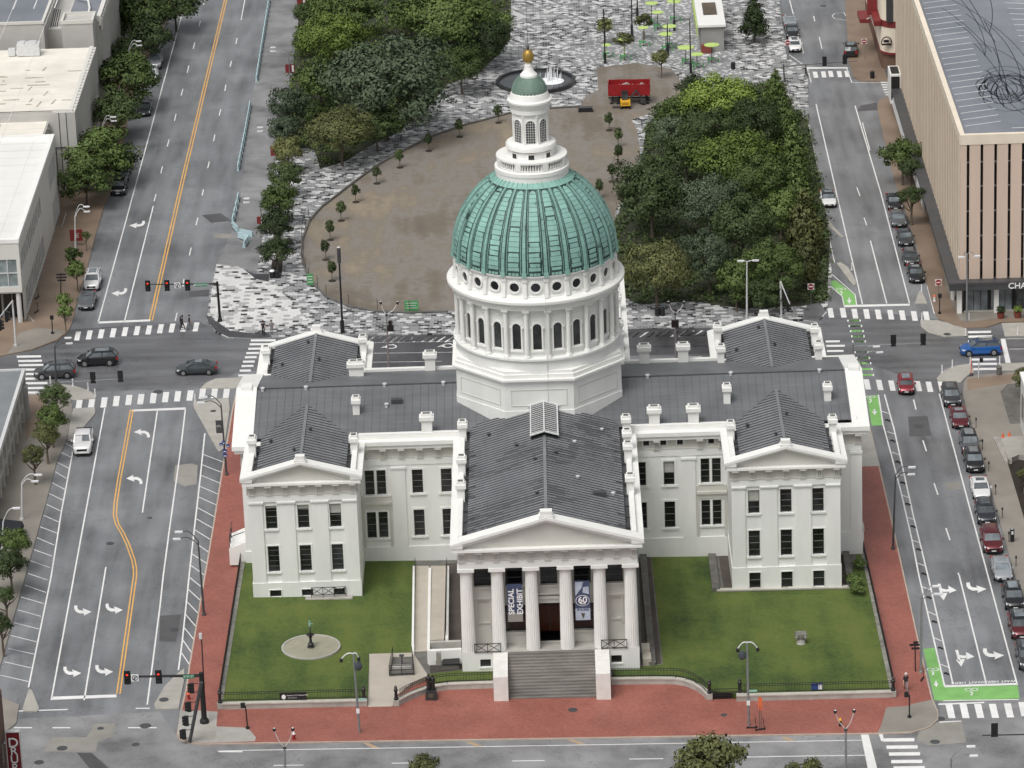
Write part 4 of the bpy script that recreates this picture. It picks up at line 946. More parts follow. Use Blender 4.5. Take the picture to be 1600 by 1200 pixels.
# portico wing, front and back
PXC, PH = -1.95, 9.15
def wing(sg):
    yf = YC-sg*39.64; y0 = yf-sg*.8; yj = YC-sg*9.2; front = sg > 0
    yw = yf+sg*2.15 if front else yf
    m = MB(); fr = Fr((PXC-PH, yf), (1, 0), (0, -sg)); wd = 2*PH
    fw = Fr((PXC-PH, yw), (1, 0), (0, -sg)); U = lambda x: x-PXC+PH
    if front:
        hs = []
        for k, c in enumerate((-8.75, -5.5, -1.9, 1.55, 4.85)): hs.append((U(c)-.9, U(c)+.9, 8.75, 11.2))
        lw = [(U(-5.5)-1.15, U(-5.5)+1.15, 3.55, 6.6), (U(1.55)-1.15, U(1.55)+1.15, 3.55, 6.6)]
        bl = [(U(-8.75)-.62, U(-8.75)+.62, 4.75, 7.1), (U(4.85)-.62, U(4.85)+.62, 4.75, 7.1)]
        door = [(U(-1.95)-1.3, U(-1.95)+1.3, 2.26, 6.75)]
        fw.wall(m, .5, wd-.5, 2.0, ZA, hs+lw+bl+door, depth=.35)
    else: fw.wall(m, 0, wd, -1, ZA)
    for u in (0.45, wd-.45):
        a = fr.p(u, 0, 0); m.quad((a.x, yw, -1.5), (a.x, yj, -1.5), (a.x, yj, ZA), (a.x, yw, ZA))
    m.build('wall', 'cream_with_shade' if front else 'white_wall', CH)
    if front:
        for h in hs: fw.window(CH, *h, rails=2, trim=.16, depth=.3, mat_='cream_with_shade')
        for h in lw: fw.window(CH, *h, rails=2, trim=.18, depth=.3, mat_='cream_with_shade')
        for h in bl:
            q = MB(); a, b, z0, z1 = h; fw.box(q, a, b, -.34, -.2, z0, z1); fw.box(q, a-.25, a, 0, .12, z0-.5, z1+.3); fw.box(q, b, b+.25, 0, .12, z0-.5, z1+.3); fw.box(q, a-.35, b+.35, 0, .2, z1+.3, z1+.55); fw.box(q, a-.5, b+.5, 0, .1, z1+.55, z1+.8); fw.box(q, a-.4, b+.4, 0, .14, z0-.12, z0)
            q.build('blind_window', 'cream_with_shade', CH)
        q = MB(); a, b, z0, z1 = door[0]
        fw.box(q, a-.35, a, 0, .18, z0, z1+.5); fw.box(q, b, b+.35, 0, .18, z0, z1+.5); fw.box(q, a-.55, b+.55, 0, .3, z1+.5, z1+.8); fw.box(q, a, b, 0, .16, z1, z1+.5)
        fw.box(q, a-.8, b+.8, 0, .4, z1+1.05, z1+1.25)
        dr = q.build('door', 'cream_with_shade', CH)
        q = MB(); fw.box(q, a, b, -3.0, -2.9, z0, z1); fw.box(q, a, a+.05, -2.9, -.35, z0, z1); fw.box(q, b-.05, b, -2.9, -.35, z0, z1); q.build('door_recess', 'dark_stone', dr)
        for s in (-1, 1):
            q = MB(); c = (a+b)/2+s*.62; fw.box(q, c-.56, c+.56, -2.88, -2.78, z0, z0+3.0)
            for zz in (.25, 1.6): fw.box(q, c-.4, c+.4, -2.78, -2.74, z0+zz, z0+zz+1.1)
            l = q.build('door_leaf', 'wood_door', dr); MB().lathe([(.06, 0), (.06, .08)], 8, fw.p(c-s*.42, -2.72, z0+1.1)).build('handle', 'gold', l)
        # base blocks, floor and steps
        b_ = MB(); ground = -1.2
        f1 = [(.32+1.9, .32+3.1, .75, 1.65)]
        fr.wall(b_, 0, 3.3, ground, ZP, [(1.85, 2.95, .62, 1.5)], d=.0, depth=.4); fr.wall(b_, wd-3.3, wd, ground, ZP, [(wd-2.95, wd-1.85, .62, 1.5)], d=.0, depth=.4)
        for u in (0, wd):
            a = fr.p(u, 0, 0); b_.quad((a.x, yf, ground), (a.x, yf+30, ground), (a.x, yf+30, ZP), (a.x, yf, ZP))
        MB().quad(fr.p(0, 0, ZP), fr.p(wd, 0, ZP), fr.p(wd, -2.2, ZP), fr.p(0, -2.2, ZP)).build('portico_floor', 'stone', CH)
        for u in (0, wd):
            for s2 in ((0, .5),):
                a = fr.p(u, -2.0, 0); k = .5 if u == 0 else -.5
                b_.quad((a.x, yf+2, ZP), (a.x+k, yf+2, ZP), (a.x+k, yf+30, ZP), (a.x, yf+30, ZP))
        b_.build('portico_base', 'white_wall', CH)
        for a in (1.85, wd-2.95):
            q = MB(); fr.box(q, a, a+1.1, -.3, -.28, .62, 1.5); fr.box(q, a-.12, a+1.22, .0, .1, .5, .62); w_ = q.build('window', 'white_wall', CH)
            MB().quad(fr.p(a, -.27, .62), fr.p(a+1.1, -.27, .62), fr.p(a+1.1, -.27, 1.5), fr.p(a, -.27, 1.5)).build('pane', 'pane', w_)
        st = MB(); n = 15; x0, x1 = -6.38, 2.58
        for k in range(n):
            z = -.62+(ZP+.6)*(k+1)/n; y = yf-5.45+5.45*k/n
            st.box(x0, x1, y, yf+.02, z-(ZP+.62)/n-.02, z-.004)
        sto = st.build('staircase', 'stair_stone', CH)
        for a, b, y1_ in ((-7.86, -6.38, 383.5), (2.58, 4.06, 383.5)):
            q = MB(); q.hexa([(a, y1_, -.75), (b, y1_, -.75), (b, yf-.01, -.75), (a, yf-.01, -.75), (a, y1_, 2.2), (b, y1_, 2.2), (b, yf-.01, 2.24), (a, yf-.01, 2.24)])
            q.build('stair_pier', 'brick_white', sto)
        for a, b in ((-9.75, -7.1), (3.3, 5.9)):
            q = MB(); y = yf-.1
            for z in (ZP+.15, ZP+1.05): q.bar((a, y, z), (b, y, z), .07)
            mid = (a+b)/2
            for x in (a, mid, b): q.bar((x, y, ZP), (x, y, ZP+1.1), .07)
            for x, x2 in ((a, mid), (mid, b)): q.bar((x, y, ZP+.15), (x2, y, ZP+1.05), .05); q.bar((x, y, ZP+1.05), (x2, y, ZP+.15), .05)
            q.build('railing', 'black_metal', CH)
        for cx in (-8.42, -5.24, -1.76, 1.76, 5.24, 8.42):
            q = MB(); x = PXC+cx; y = yf+.78; n = 20; z0, z1 = ZP, 10.95; N = n*3
            rings = []
            for t in (0, .25, .5, .75, 1):
                R = .72-.12*t-.015*math.sin(t*math.pi)*-1
                rings.append([(x+math.cos(2*math.pi*j/N)*(R-(.065 if j % 3 == 0 else 0)), y+math.sin(2*math.pi*j/N)*(R-(.065 if j % 3 == 0 else 0)), z0+(z1-z0)*t) for j in range(N)])
            o_ = len(q.v); q.v += sum(rings, [])
            for i in range(4):
                for j in range(N): q.f.append((o_+i*N+j, o_+i*N+(j+1) % N, o_+(i+1)*N+(j+1) % N, o_+(i+1)*N+j)); q.m.append(0)
            co = q.build('column', 'white_paint', CH)
            q = MB(); q.lathe([(.6, 0), (.62, .1), (.78, .3), (.82, .36)], 24, (x, y, z1)); q.box(x-.86, x+.86, y-.86, y+.86, z1+.36, ZA+.02)
            q.build('capital', 'white_paint', co, smooth=30)
    e = MB(); lo, hi = min(yf-sg*.0, yj), max(yf-sg*.0, yj)
    MB().box(PXC-PH, PXC+PH, lo, hi, ZA+.02, ZF).build('architrave', 'white_wall', CH); e.box(PXC-PH-.08, PXC+PH+.08, min(yf-sg*.08, yj), max(yf-sg*.08, yj), ZF, ZF+.1); e.box(PXC-PH+.06, PXC+PH-.06, min(yf+sg*.06, yj), max(yf+sg*.06, yj), ZF+.1, ZT+.35)
    if front: triglyphs(fr, e, [wd/2+k*1.76 for k in range(-5, 6)], -.06)
    e.build('entablature', 'cream_with_shade', CH)
    c = MB(); zt = 14.70
    for s in (-1, 1):
        xo, xi = PXC+s*(PH+.75), PXC+s*(PH-.55); xo2 = PXC+s*(PH+.55)
        c.box(min(xo, xi), max(xo, xi), min(y0+sg*.05, yj), max(y0+sg*.05, yj), 14.25, zt); c.box(min(xo2, xi), max(xo2, xi), min(y0+sg*.2, yj), max(y0+sg*.2, yj), ZT+.1, 14.25)
        xa, xb = PXC+s*(PH+.02), PXC+s*(PH-.5); c.box(min(xa, xb), max(xa, xb), min(yf+sg*.8, yj), max(yf+sg*.8, yj), zt, zt+.42)
    c.box(PXC-PH-.55, PXC+PH+.55, min(y0+sg*.12, yf+sg*.3), max(y0+sg*.12, yf+sg*.3), ZT+.1, 14.0)
    c.build('cornice', 'white_paint', CH)
    g = MB(); z0, za = 14.70, 17.45
    rake(g, PXC, PH+.74, y0, yf+sg*.75, z0, za, .3); rake(g, PXC, PH+.58, y0+sg*.15, yf+sg*.7, z0-.29, za-.29, .16); rake(g, PXC, PH+.42, y0+sg*.3, yf+sg*.7, z0-.44, za-.44, .2)
    g.box(PXC-.62, PXC+.62, min(y0+sg*.1, y0+sg*1.0), max(y0+sg*.1, y0+sg*1.0), za-.2, za+.6); g.box(PXC-.75, PXC+.75, min(y0+sg*.05, y0+sg*1.05), max(y0+sg*.05, y0+sg*1.05), za-.3, za+.15)
    g.build('pediment', 'white_paint', CH)
    MB().quad((PXC-PH-.2, yf-sg*.03, 14.0), (PXC+PH+.2, yf-sg*.03, 14.0), (PXC, yf-sg*.03, za-.6)).build('tympanum', 'cream_with_shade', CH)
    r = roof_part(PXC, PH-1.05, yf+sg*.75, YC-sg*8.0, 15.02, 17.34, 'roof_worn', .66)
    gt = MB()
    for s in (-1, 1):
        a, b = PXC+s*(PH-.55), PXC+s*(PH-1.05); gt.quad((a, yf+sg*.7, zt+.03), (b, yf+sg*.7, zt+.03), (b, yj, zt+.03), (a, yj, zt+.03))
        for k in range(9): y = yf+sg*(2+k*2.9); gt.bar((a, y, zt+.1), (PXC+s*(PH-1.8), y, 15.25), .14)
    gt.build('gutter', 'gutter', CH)
    for s, dys in ((-1, (11.0, 18.2, 28.3)), (1, (11.5, 20.5, 24.2, 28.3))):
        for dy in dys: chimney(r, PXC+s*(PH-.3), yf+sg*dy, 15.1, 17.0, .55, 1.6)
    if front:
        for dx, dy in ((-.9, 6.5), (1.2, 17.8), (3.4, 12.2), (-3.0, 21.5), (3.2, 22), (-1.0, 16), (-6, 27), (6.2, 27.5), (7.0, 9.8)):
            MB().lathe([(.15, -.3), (.15, .25), (.22, .3), (.22, .42)], 8, (PXC+dx, yf+dy, 17.2-abs(dx)*.285)).build('roof_vent', 'pale_metal' if dx > 3 else 'dark_metal', r)
        x = PXC+5.6; y = yf+8.9; z = 17.3-5.6*.285
        MB().box(x-.7, x+.7, y-.35, y+.35, z-.2, z+.45).build('roof_hatch', 'dark_metal', r)
        # glazed skylight along the ridge
        k = MB(); ya, yb = YC-17.7, YC-9.0; hw = 1.45
        for s in (-1, 1):
            for i in range(16):
                y = ya+(yb-ya)*i/15; k.bar((PXC, y, 17.95), (PXC+s*hw, y, 17.5), .09, .07)
            k.bar((PXC+s*hw, ya, 17.5), (PXC+s*hw, yb, 17.5), .14); k.quad((PXC+s*hw, ya, 17.5), (PXC+s*hw, yb, 17.5), (PXC+s*hw, yb, 16.9), (PXC+s*hw, ya, 16.9))
            k.bar((PXC, ya-.05, 17.97), (PXC+s*(hw+.1), ya-.05, 17.5), .3, .12); k.bar((PXC, yb, 17.97), (PXC+s*(hw+.3), yb, 17.45), .3, .14)
        k.bar((PXC, ya, 17.98), (PXC, yb, 17.98), .14); so_ = k.build('skylight', 'pale_metal', r)
        k = MB()
        for s in (-1, 1): k.quad((PXC, ya, 17.93), (PXC, yb, 17.93), (PXC+s*hw, yb, 17.47), (PXC+s*hw, ya, 17.47))
        k.build('glazing', 'gutter', so_)
mat('brick_white', (0.76, 0.745, 0.71), 0.7, 0.1, 1.2)
mat('stair_stone', (0.175, 0.166, 0.15), 0.8, 0.38, 0.6, stretch=(0.5, 2.5, 1))
wing(1); wing(-1)

# ---- tower and dome
TX, TY = -2.38, YC
A8 = math.pi/8
def octa(mb, ap, z0, z1, n=8):
    R = ap/math.cos(math.pi/n); return mb.lathe([(R, z0), (R, z1)], n, (TX, TY, 0), A8)
m = MB(); octa(m, 9.02, 14.5, 20.25); octa(m, 9.1, 14.4, 16.95)
m.build('tower_base', 'white_wall', CH)
q = MB()
for k in range(8):
    a = k*math.pi/4-math.pi/2; n = Vector((math.cos(a), math.sin(a))); u = Vector((-n.y, n.x))
    fr = Fr((TX+n.x*9.02, TY+n.y*9.02), u, n)
    for b in ((-3.05, 3.05, 17.5, 17.56), (-3.05, 3.05, 19.3, 19.36), (-3.05, -2.99, 17.56, 19.3), (2.99, 3.05, 17.56, 19.3)): fr.box(q, b[0], b[1], -.02, .05, b[2], b[3])
q.build('panel_moulding', 'cream_with_shade', CH)
m = MB(); octa(m, 9.2, 20.25, 20.45); octa(m, 9.45, 20.45, 20.68); octa(m, 9.15, 20.68, 21.15); octa(m, 8.95, 21.15, 21.5)
m.build('tower_cornice', 'white_paint', CH)
m = MB(); c0 = (TX, TY, 0)
m.lathe([(9.0, 21.2), (9.0, 22.55), (9.14, 22.57), (9.14, 22.68), (9.27, 22.7), (9.27, 22.92), (8.2, 22.95)], 96, c0)
m.build('drum_base', 'white_wall', CH, smooth=30)
m = MB(); m.lathe([(8.4, 22.9), (8.4, 28.5)], 96, c0); m.build('drum', 'white_wall', CH, smooth=30)
for k in range(24):
    a = 2*math.pi*(k+.5)/24-math.pi/2
    x, y = TX+8.83*math.cos(a), TY+8.83*math.sin(a)
    q = MB(); q.lathe([(.38, 22.93), (.38, 23.06), (.32, 23.1), (.33, 23.18), (.26, 23.24), (.235, 27.6), (.23, 28.0), (.27, 28.03), (.23, 28.08), (.32, 28.22)], 14, (x, y, 0)); 
    n = Vector((math.cos(a), math.sin(a))); u = Vector((-n.y, n.x)); fr = Fr((TX+n.x*8.83, TY+n.y*8.83), u, n); fr.box(q, -.38, .38, -.38, .38, 28.22, 28.4)
    q.build('drum_column', 'white_paint', CH, smooth=40)
    a = 2*math.pi*k/24-math.pi/2; n = Vector((math.cos(a), math.sin(a))); u = Vector((-n.y, n.x)); fr = Fr((TX+n.x*8.37, TY+n.y*8.37), u, n)
    q = MB(); hw = .47; z0, zs = 23.8, 26.3
    fr.box(q, -hw-.17, -hw, -.05, .24, z0-.1, zs); fr.box(q, hw, hw+.17, -.05, .24, z0-.1, zs); fr.box(q, -hw-.25, hw+.25, -.05, .3, z0-.28, z0-.1); fr.box(q, -hw-.32, -hw, -.05, .27, zs-.1, zs+.06); fr.box(q, hw, hw+.32, -.05, .27, zs-.1, zs+.06)
    N = 10
    for j in range(N):
        t0, t1 = math.pi*j/N, math.pi*(j+1)/N
        P = [(r*math.cos(t), zs+r*math.sin(t)) for r, t in ((hw, t0), (hw+.17, t0), (hw+.17, t1), (hw, t1))]
        q.hexa([fr.p(p[0], -.05, p[1]) for p in P]+[fr.p(p[0], .24, p[1]) for p in P])
    fr.box(q, -.42, .42, -.02, .1, 27.5, 27.56); fr.box(q, -.42, -.36, -.02, .1, 27.56, 27.8); fr.box(q, .36, .42, -.02, .1, 27.56, 27.8)
    w_ = q.build('drum_window', 'white_paint', CH)
    q = MB(); P = [(-hw, z0), (hw, z0)]+[(hw*math.cos(math.pi*j/8), zs+hw*math.sin(math.pi*j/8)) for j in range(9)]
    q.quad(*[fr.p(p[0], .06, p[1]) for p in P]); q.build('pane', 'drum_pane', w_)
m = MB(); m.lathe([(8.6, 28.38), (9.08, 28.4), (9.08, 28.72), (9.16, 28.73), (9.16, 29.0), (9.26, 29.01), (9.26, 29.12), (9.5, 29.14), (9.5, 29.27), (9.74, 29.3), (9.76, 29.58), (9.68, 29.66), (8.75, 29.88)], 120, c0); m.build('drum_cornice', 'white_paint', CH, smooth=30)
m = MB(); m.lathe([(8.85, 29.75), (8.85, 30.0), (8.7, 30.05), (8.7, 32.0), (8.95, 32.1), (9.0, 32.3), (8.8, 32.35)], 120, c0); m.build('attic', 'white_wall', CH, smooth=30)
for k in range(24):
    a = 2*math.pi*k/24-math.pi/2; n = Vector((math.cos(a), math.sin(a))); u = Vector((-n.y, n.x)); fr = Fr((TX+n.x*8.68, TY+n.y*8.68), u, n); q = MB(); N = 20
    for j in range(N):
        t0, t1 = 2*math.pi*j/N, 2*math.pi*(j+1)/N
        P = [(r*math.cos(t), 31.0+r*math.sin(t)) for r, t in ((.52, t0), (.70, t0), (.70, t1), (.52, t1))]; q.hexa([fr.p(p[0], -.1, p[1]) for p in P]+[fr.p(p[0], .2, p[1]) for p in P])
    w_ = q.build('oculus_window', 'white_paint', CH)
    MB().quad(*[fr.p((.53)*math.cos(2*math.pi*j/16), .04, 31.0+.53*math.sin(2*math.pi*j/16)) for j in range(16)]).build('pane', 'pane', w_)
    a = 2*math.pi*(k+.5)/24-math.pi/2; n = Vector((math.cos(a), math.sin(a))); u = Vector((-n.y, n.x)); fr = Fr((TX+n.x*8.68, TY+n.y*8.68), u, n); q = MB()
    q.hexa([fr.p(-.2, -.1, 29.9), fr.p(.2, -.1, 29.9), fr.p(.2, .5, 29.9), fr.p(-.2, .5, 29.9), fr.p(-.2, -.1, 32.05), fr.p(.2, -.1, 32.05), fr.p(.2, .16, 32.05), fr.p(-.2, .16, 32.05)]); fr.box(q, -.27, .27, -.1, .34, 31.65, 31.95)
    q.build('bracket', 'white_paint', CH)
RD, ZD0, HD = 8.95, 32.3, 9.75
def dome_pt(a, t, off=0.0):
    """t: 0 at the springing, 1 at the top ring"""
    e = t*math.radians(63.6)
    return (TX+(RD+off)*math.cos(e)*math.cos(a), TY+(RD+off)*math.cos(e)*math.sin(a), ZD0+(HD+off)*math.sin(e))
m = MB(); m.lathe([(RD*math.cos(t*math.radians(63.6)/20), ZD0+HD*math.sin(t*math.radians(63.6)/20)) for t in range(21)], 96, c0)
DO = m.build('dome', 'copper_dark', CH, smooth=40)
rr = random.Random(3)
m = MB()
NR = 17; S24 = 2*math.pi/24
for k in range(24):
    ac = 2*math.pi*k/24-math.pi/2
    for i in range(NR):
        t0 = .045+i*(.875/NR); t1 = t0+.875/NR*(.90+.03*rr.random())
        if i == 0: t0 += .012
        hw = S24*.265
        if i == NR-1:
            P = [(-hw, t0), (hw, t0)]+[(hw*math.cos(math.pi*j/6), t0+(t1-t0)*.95*math.sin(math.pi*j/6)) for j in range(7)]
        else:
            j1, j2 = (rr.random()*.03 for _ in range(2)); cut = rr.random() < (.42 if i < 8 else .08)
            P = [(-hw+S24*.02*cut*rr.random()*3, t0), (hw-S24*.02*cut*rr.random()*3, t0), (hw-(S24*.03 if cut else 0), t1-(.012*rr.random() if cut else 0)), (-hw+(S24*.03 if cut and rr.random() < .5 else 0), t1-(.014*rr.random() if cut else 0))]
        m.quad(*[dome_pt(ac+p[0], p[1], .06) for p in P])
    for s in (-1, 1):      # narrow border strips beside each column of sheets
        for i in range(12):
            t0, t1 = .02+i*.075, .02+(i+.93)*.075
            u0, u1 = ac+s*S24*.325, ac+s*S24*.35
            m.quad(*[dome_pt(u, t, .05) for u, t in ((u0, t0), (u1, t0), (u1, t1), (u0, t1))])
    for i in range(3): m.quad(*[dome_pt(ac+u, t, .07) for u, t in ((-S24*.24+i*S24*.17, .008), (-S24*.10+i*S24*.17, .008), (-S24*.10+i*S24*.17, .036), (-S24*.24+i*S24*.17, .036))])
m.build('copper_sheets', 'copper', DO)
for k in range(24):
    q = MB(); ac = 2*math.pi*(k+.5)/24-math.pi/2; n = 16
    for i in range(n):
        t0, t1 = i*.93/n, (i+.96)*.93/n; hw = S24*(.085-.012*(i/n))
        A = [dome_pt(ac-hw, t0, 0), dome_pt(ac+hw, t0, 0), dome_pt(ac+hw, t1, 0), dome_pt(ac-hw, t1, 0)]; B = [dome_pt(ac-hw*.9, t0, .17), dome_pt(ac+hw*.9, t0, .17), dome_pt(ac+hw*.9, t1, .17), dome_pt(ac-hw*.9, t1, .17)]
        q.hexa(A+B)
        if i < 1: q.hexa([dome_pt(ac-hw*1.35, 0, 0), dome_pt(ac+hw*1.35, 0, 0), dome_pt(ac+hw*1.35, .03, 0), dome_pt(ac-hw*1.35, .03, 0), dome_pt(ac-hw*1.35, 0, .3), dome_pt(ac+hw*1.35, 0, .3), dome_pt(ac+hw*1.1, .05, .22), dome_pt(ac-hw*1.1, .05, .22)])
    q.build('dome_rib', 'copper_rib', DO)
q = MB(); e0 = .935
q.lathe([(RD*math.cos(e0*math.radians(63.6))+.08, ZD0+HD*math.sin(e0*math.radians(63.6))+.05), (3.9, 41.25)], 96, c0)
for k in range(48):
    a = 2*math.pi*k/48; P0 = dome_pt(a, e0, .12); q.bar(P0, (TX+3.95*math.cos(a), TY+3.95*math.sin(a), 41.32), .05, .05)
q.build('crown_ring', 'copper', DO)
m = MB(); m.lathe([(3.98, 40.9), (3.98, 41.75), (4.06, 41.8), (4.06, 42.2), (3.9, 42.3), (2.4, 42.32)], 64, c0); m.build('lantern_base', 'white_paint', CH, smooth=30)
q = MB(); q.lathe([(3.6, 42.3), (3.84, 42.3), (3.84, 42.48), (3.6, 42.48)], 64, c0); q.lathe([(3.58, 43.2), (3.86, 43.2), (3.86, 43.4), (3.58, 43.4)], 64, c0)
for k in range(8):
    a = 2*math.pi*(k+.5)/8-math.pi/2; n = Vector((math.cos(a), math.sin(a))); u = Vector((-n.y, n.x)); fr = Fr((TX+n.x*3.72, TY+n.y*3.72), u, n); fr.box(q, -.3, .3, -.14, .15, 42.4, 43.3)
BAL = q.build('balustrade', 'white_paint', CH, smooth=30)
q = MB()
for k in range(80):
    if k % 10 in (4, 5): continue
    a = 2*math.pi*(k+.5)/80-math.pi/2; q.lathe([(.05, 42.45), (.09, 42.65), (.05, 42.9), (.05, 43.22)], 6, (TX+3.72*math.cos(a), TY+3.72*math.sin(a), 0))
q.build('balusters', 'white_paint', BAL, smooth=40)
m = MB(); m.lathe([(2.55, 42.3), (2.5, 44.2)], 48, c0); m.build('lantern_drum', 'white_wall', CH, smooth=30)
m = MB(); m.lathe([(2.53, 44.12), (2.62, 44.17)], 48, c0); m.build('red_band', 'terracotta', CH)
m = MB(); m.lathe([(2.6, 44.17), (2.76, 44.25), (2.76, 44.62), (2.66, 44.8), (2.3, 44.86), (1.8, 44.88)], 48, c0); m.build('lantern_plinth', 'white_paint', CH, smooth=30)
for k in range(8):
    a = 2*math.pi*k/8-math.pi/2; n = Vector((math.cos(a), math.sin(a))); u = Vector((-n.y, n.x)); fr = Fr((TX+n.x*2.5, TY+n.y*2.5), u, n)
    q = MB(); 
    for b in ((-.42, -.32), (.32, .42)): fr.box(q, *b, -.05, .1, 42.6, 43.95)
    fr.box(q, -.42, .42, -.05, .1, 43.95, 44.05); w_ = q.build('lantern_opening', 'white_paint', CH); MB().quad(*[fr.p(x, .06, z) for x, z in ((-.32, 42.6), (.32, 42.6), (.32, 43.95), (-.32, 43.95))]).build('pane', 'pane', w_)
m = MB(); m.lathe([(1.93/math.cos(A8)*.96, 44.85), (1.93/math.cos(A8)*.96, 48.3)], 8, c0, A8); m.build('lantern', 'white_wall', CH)
for k in range(8):
    a = 2*math.pi*k/8-math.pi/2; n = Vector((math.cos(a), math.sin(a))); u = Vector((-n.y, n.x)); ap = 1.93*.96; fr = Fr((TX+n.x*ap, TY+n.y*ap), u, n); hw = .5; z0, zs = 45.05, 47.1
    q = MB(); fr.box(q, -hw-.1, -hw, -.05, .1, z0, zs); fr.box(q, hw, hw+.1, -.05, .1, z0, zs)
    for j in range(10):
        t0, t1 = math.pi*j/10, math.pi*(j+1)/10; P = [(r*math.cos(t), zs+r*math.sin(t)) for r, t in ((hw, t0), (hw+.1, t0), (hw+.1, t1), (hw, t1))]; q.hexa([fr.p(p[0], -.05, p[1]) for p in P]+[fr.p(p[0], .1, p[1]) for p in P])
    for x in (-.25, 0, .25): fr.box(q, x-.014, x+.014, .02, .05, z0, zs+.4)
    for j in range(1, 9): fr.box(q, -hw, hw, .02, .05, z0+j*.28-.012, z0+j*.28+.012)
    w_ = q.build('arched_window', 'white_paint', CH); P = [(-hw, z0), (hw, z0)]+[(hw*math.cos(math.pi*j/8), zs+hw*math.sin(math.pi*j/8)) for j in range(9)]
    MB().quad(*[fr.p(p[0], .03, p[1]) for p in P]).build('pane', 'drum_pane', w_)
    a = 2*math.pi*(k+.5)/8-math.pi/2; q = MB(); q.lathe([(.2, 44.86), (.2, 45.0), (.15, 45.05), (.13, 47.9), (.2, 48.05), (.2, 48.2)], 12, (TX+1.9*math.cos(a), TY+1.9*math.sin(a), 0)); q.build('lantern_column', 'white_paint', CH, smooth=40)
m = MB(); m.lathe([(1.95, 48.2), (2.12, 48.25), (2.12, 48.75), (2.2, 48.85), (2.3, 49.25), (2.44, 49.4), (2.44, 49.6), (2.2, 49.75), (2.0, 50.35), (1.86, 50.45)], 48, c0); m.build('lantern_cornice', 'white_paint', CH, smooth=30)
q = MB(); prof = [(1.86*math.cos(e*math.pi/180), 50.4+1.95*math.sin(e*math.pi/180)) for e in range(0, 66, 5)]
q.lathe(prof, 40, c0)
for i in range(11):
    e = math.radians(3+i*5.4)
    for k in range(30):
        a = 2*math.pi*(k+(i % 2)*.5)/30; r = 1.88*math.cos(e); z = 50.4+1.97*math.sin(e); 
        if r*2*math.pi/30 < .14: continue
        d = r*math.pi/30*.72; u = Vector((-math.sin(a), math.cos(a), 0)); n = Vector((math.cos(a)*math.cos(e), math.sin(a)*math.cos(e), math.sin(e))); v = n.cross(u); p = Vector((TX+r*math.cos(a), TY+r*math.sin(a), z))
        q.add([p-u*d-v*.07+n*.05, p+u*d-v*.07+n*.05, p+u*d+v*.07, p-u*d+v*.07, p+v*-.13+n*.02], [(0, 1, 2, 3), (0, 4, 1)])
q.build('small_dome', 'copper_scale', CH, smooth=30)
m = MB(); m.lathe([(.95, 52.05), (.92, 52.3), (.8, 52.4), (.55, 52.75), (.42, 53.2), (.42, 53.35), (.32, 53.4), (.3, 53.6)], 32, c0); m.build('finial_base', 'white_paint', CH, smooth=40)
q = MB(); N = 32
for i in range(13):
    e = math.pi*i/12-math.pi/2
    for j in range(N): r = .62*math.cos(e)*(1-.05*(j % 4 == 0)); q.v.append((TX+r*math.cos(2*math.pi*j/N), TY+r*math.sin(2*math.pi*j/N), 54.28+.8*math.sin(e)))
for i in range(12):
    for j in range(N): q.f.append((i*N+j, i*N+(j+1) % N, (i+1)*N+(j+1) % N, (i+1)*N+j)); q.m.append(0)
q.build('gilded_ball', 'gold', CH, smooth=60)
m = MB(); m.lathe([(.12, 55.0), (.12, 55.25), (.2, 55.35), (.05, 55.55)], 10, c0); m.lathe([(.025, 55.5), (.02, 62.0)], 6, c0); m.build('finial', 'dark_metal', CH)
q = MB(); a = -math.pi/2+.105
P = [(8.95, 32.3), (8.76, 30.2), (9.76, 29.62), (9.74, 29.2), (9.2, 28.3), (9.24, 22.8), (9.06, 21.6), (9.52, 20.6), (9.1, 20.2), (9.14, 15.9)]
q.tube([(TX+r*math.cos(a), TY+r*math.sin(a), z) for r, z in P], .035, 5); q.build('lightning_cable', 'pale_metal', CH)
# small stair at the left end, porch at the right end
q = MB(); q.hexa([(-37.0, 419.0, .3), (-35.1, 419.0, .3), (-35.1, 423.5, .3), (-37.0, 423.5, .3), (-37.0, 419.0, 2.2), (-35.1, 419.0, 3.0), (-35.1, 423.5, 3.0), (-37.0, 423.5, 2.2)]); q.build('side_steps', 'white_paint', CH)
q = MB()
for y in (419.1, 420.6, 422): q.bar((-36.9, y, 2.2), (-36.9, y, 3.6), .07)
q.bar((-36.9, 419.1, 3.6), (-36.9, 423.4, 3.6), .07); q.bar((-36.9, 419.1, 2.9), (-36.9, 423.4, 2.9), .06); q.bar((-36.9, 419.1, 3.6), (-35.2, 419.1, 4.2), .07); q.build('side_railing', 'black_metal', CH)
# ------------------------------------------------------------------ other buildings
def bwall(par, frame, u0, u1, z0, z1, holes, m, name='wall', depth=.4, pane='pane', rails=0, mull=0, trim=None):
    mb = MB(); frame.wall(mb, u0, u1, z0, z1, holes, 0, depth)
    w_ = mb.build(name, m, par)
    for a, b, e, f in holes:
        q = MB(); t = .06
        for k in range(mull+2):
            u = a+(b-a)*k/(mull+1); frame.box(q, u-t, u+t, -depth-.02, -depth+.12, e, f)
        for k in range(rails+2):
            z = e+(f-e)*k/(rails+1); frame.box(q, a, b, -depth-.02, -depth+.1, z-t, z+t)
        wi = q.build('window', 'pale_metal' if m != 'beige_wall' else 'dark_metal', par)
        MB().quad(frame.p(a, -depth, e), frame.p(b, -depth, e), frame.p(b, -depth, f), frame.p(a, -depth, f)).build('pane', pane, wi)
    return w_

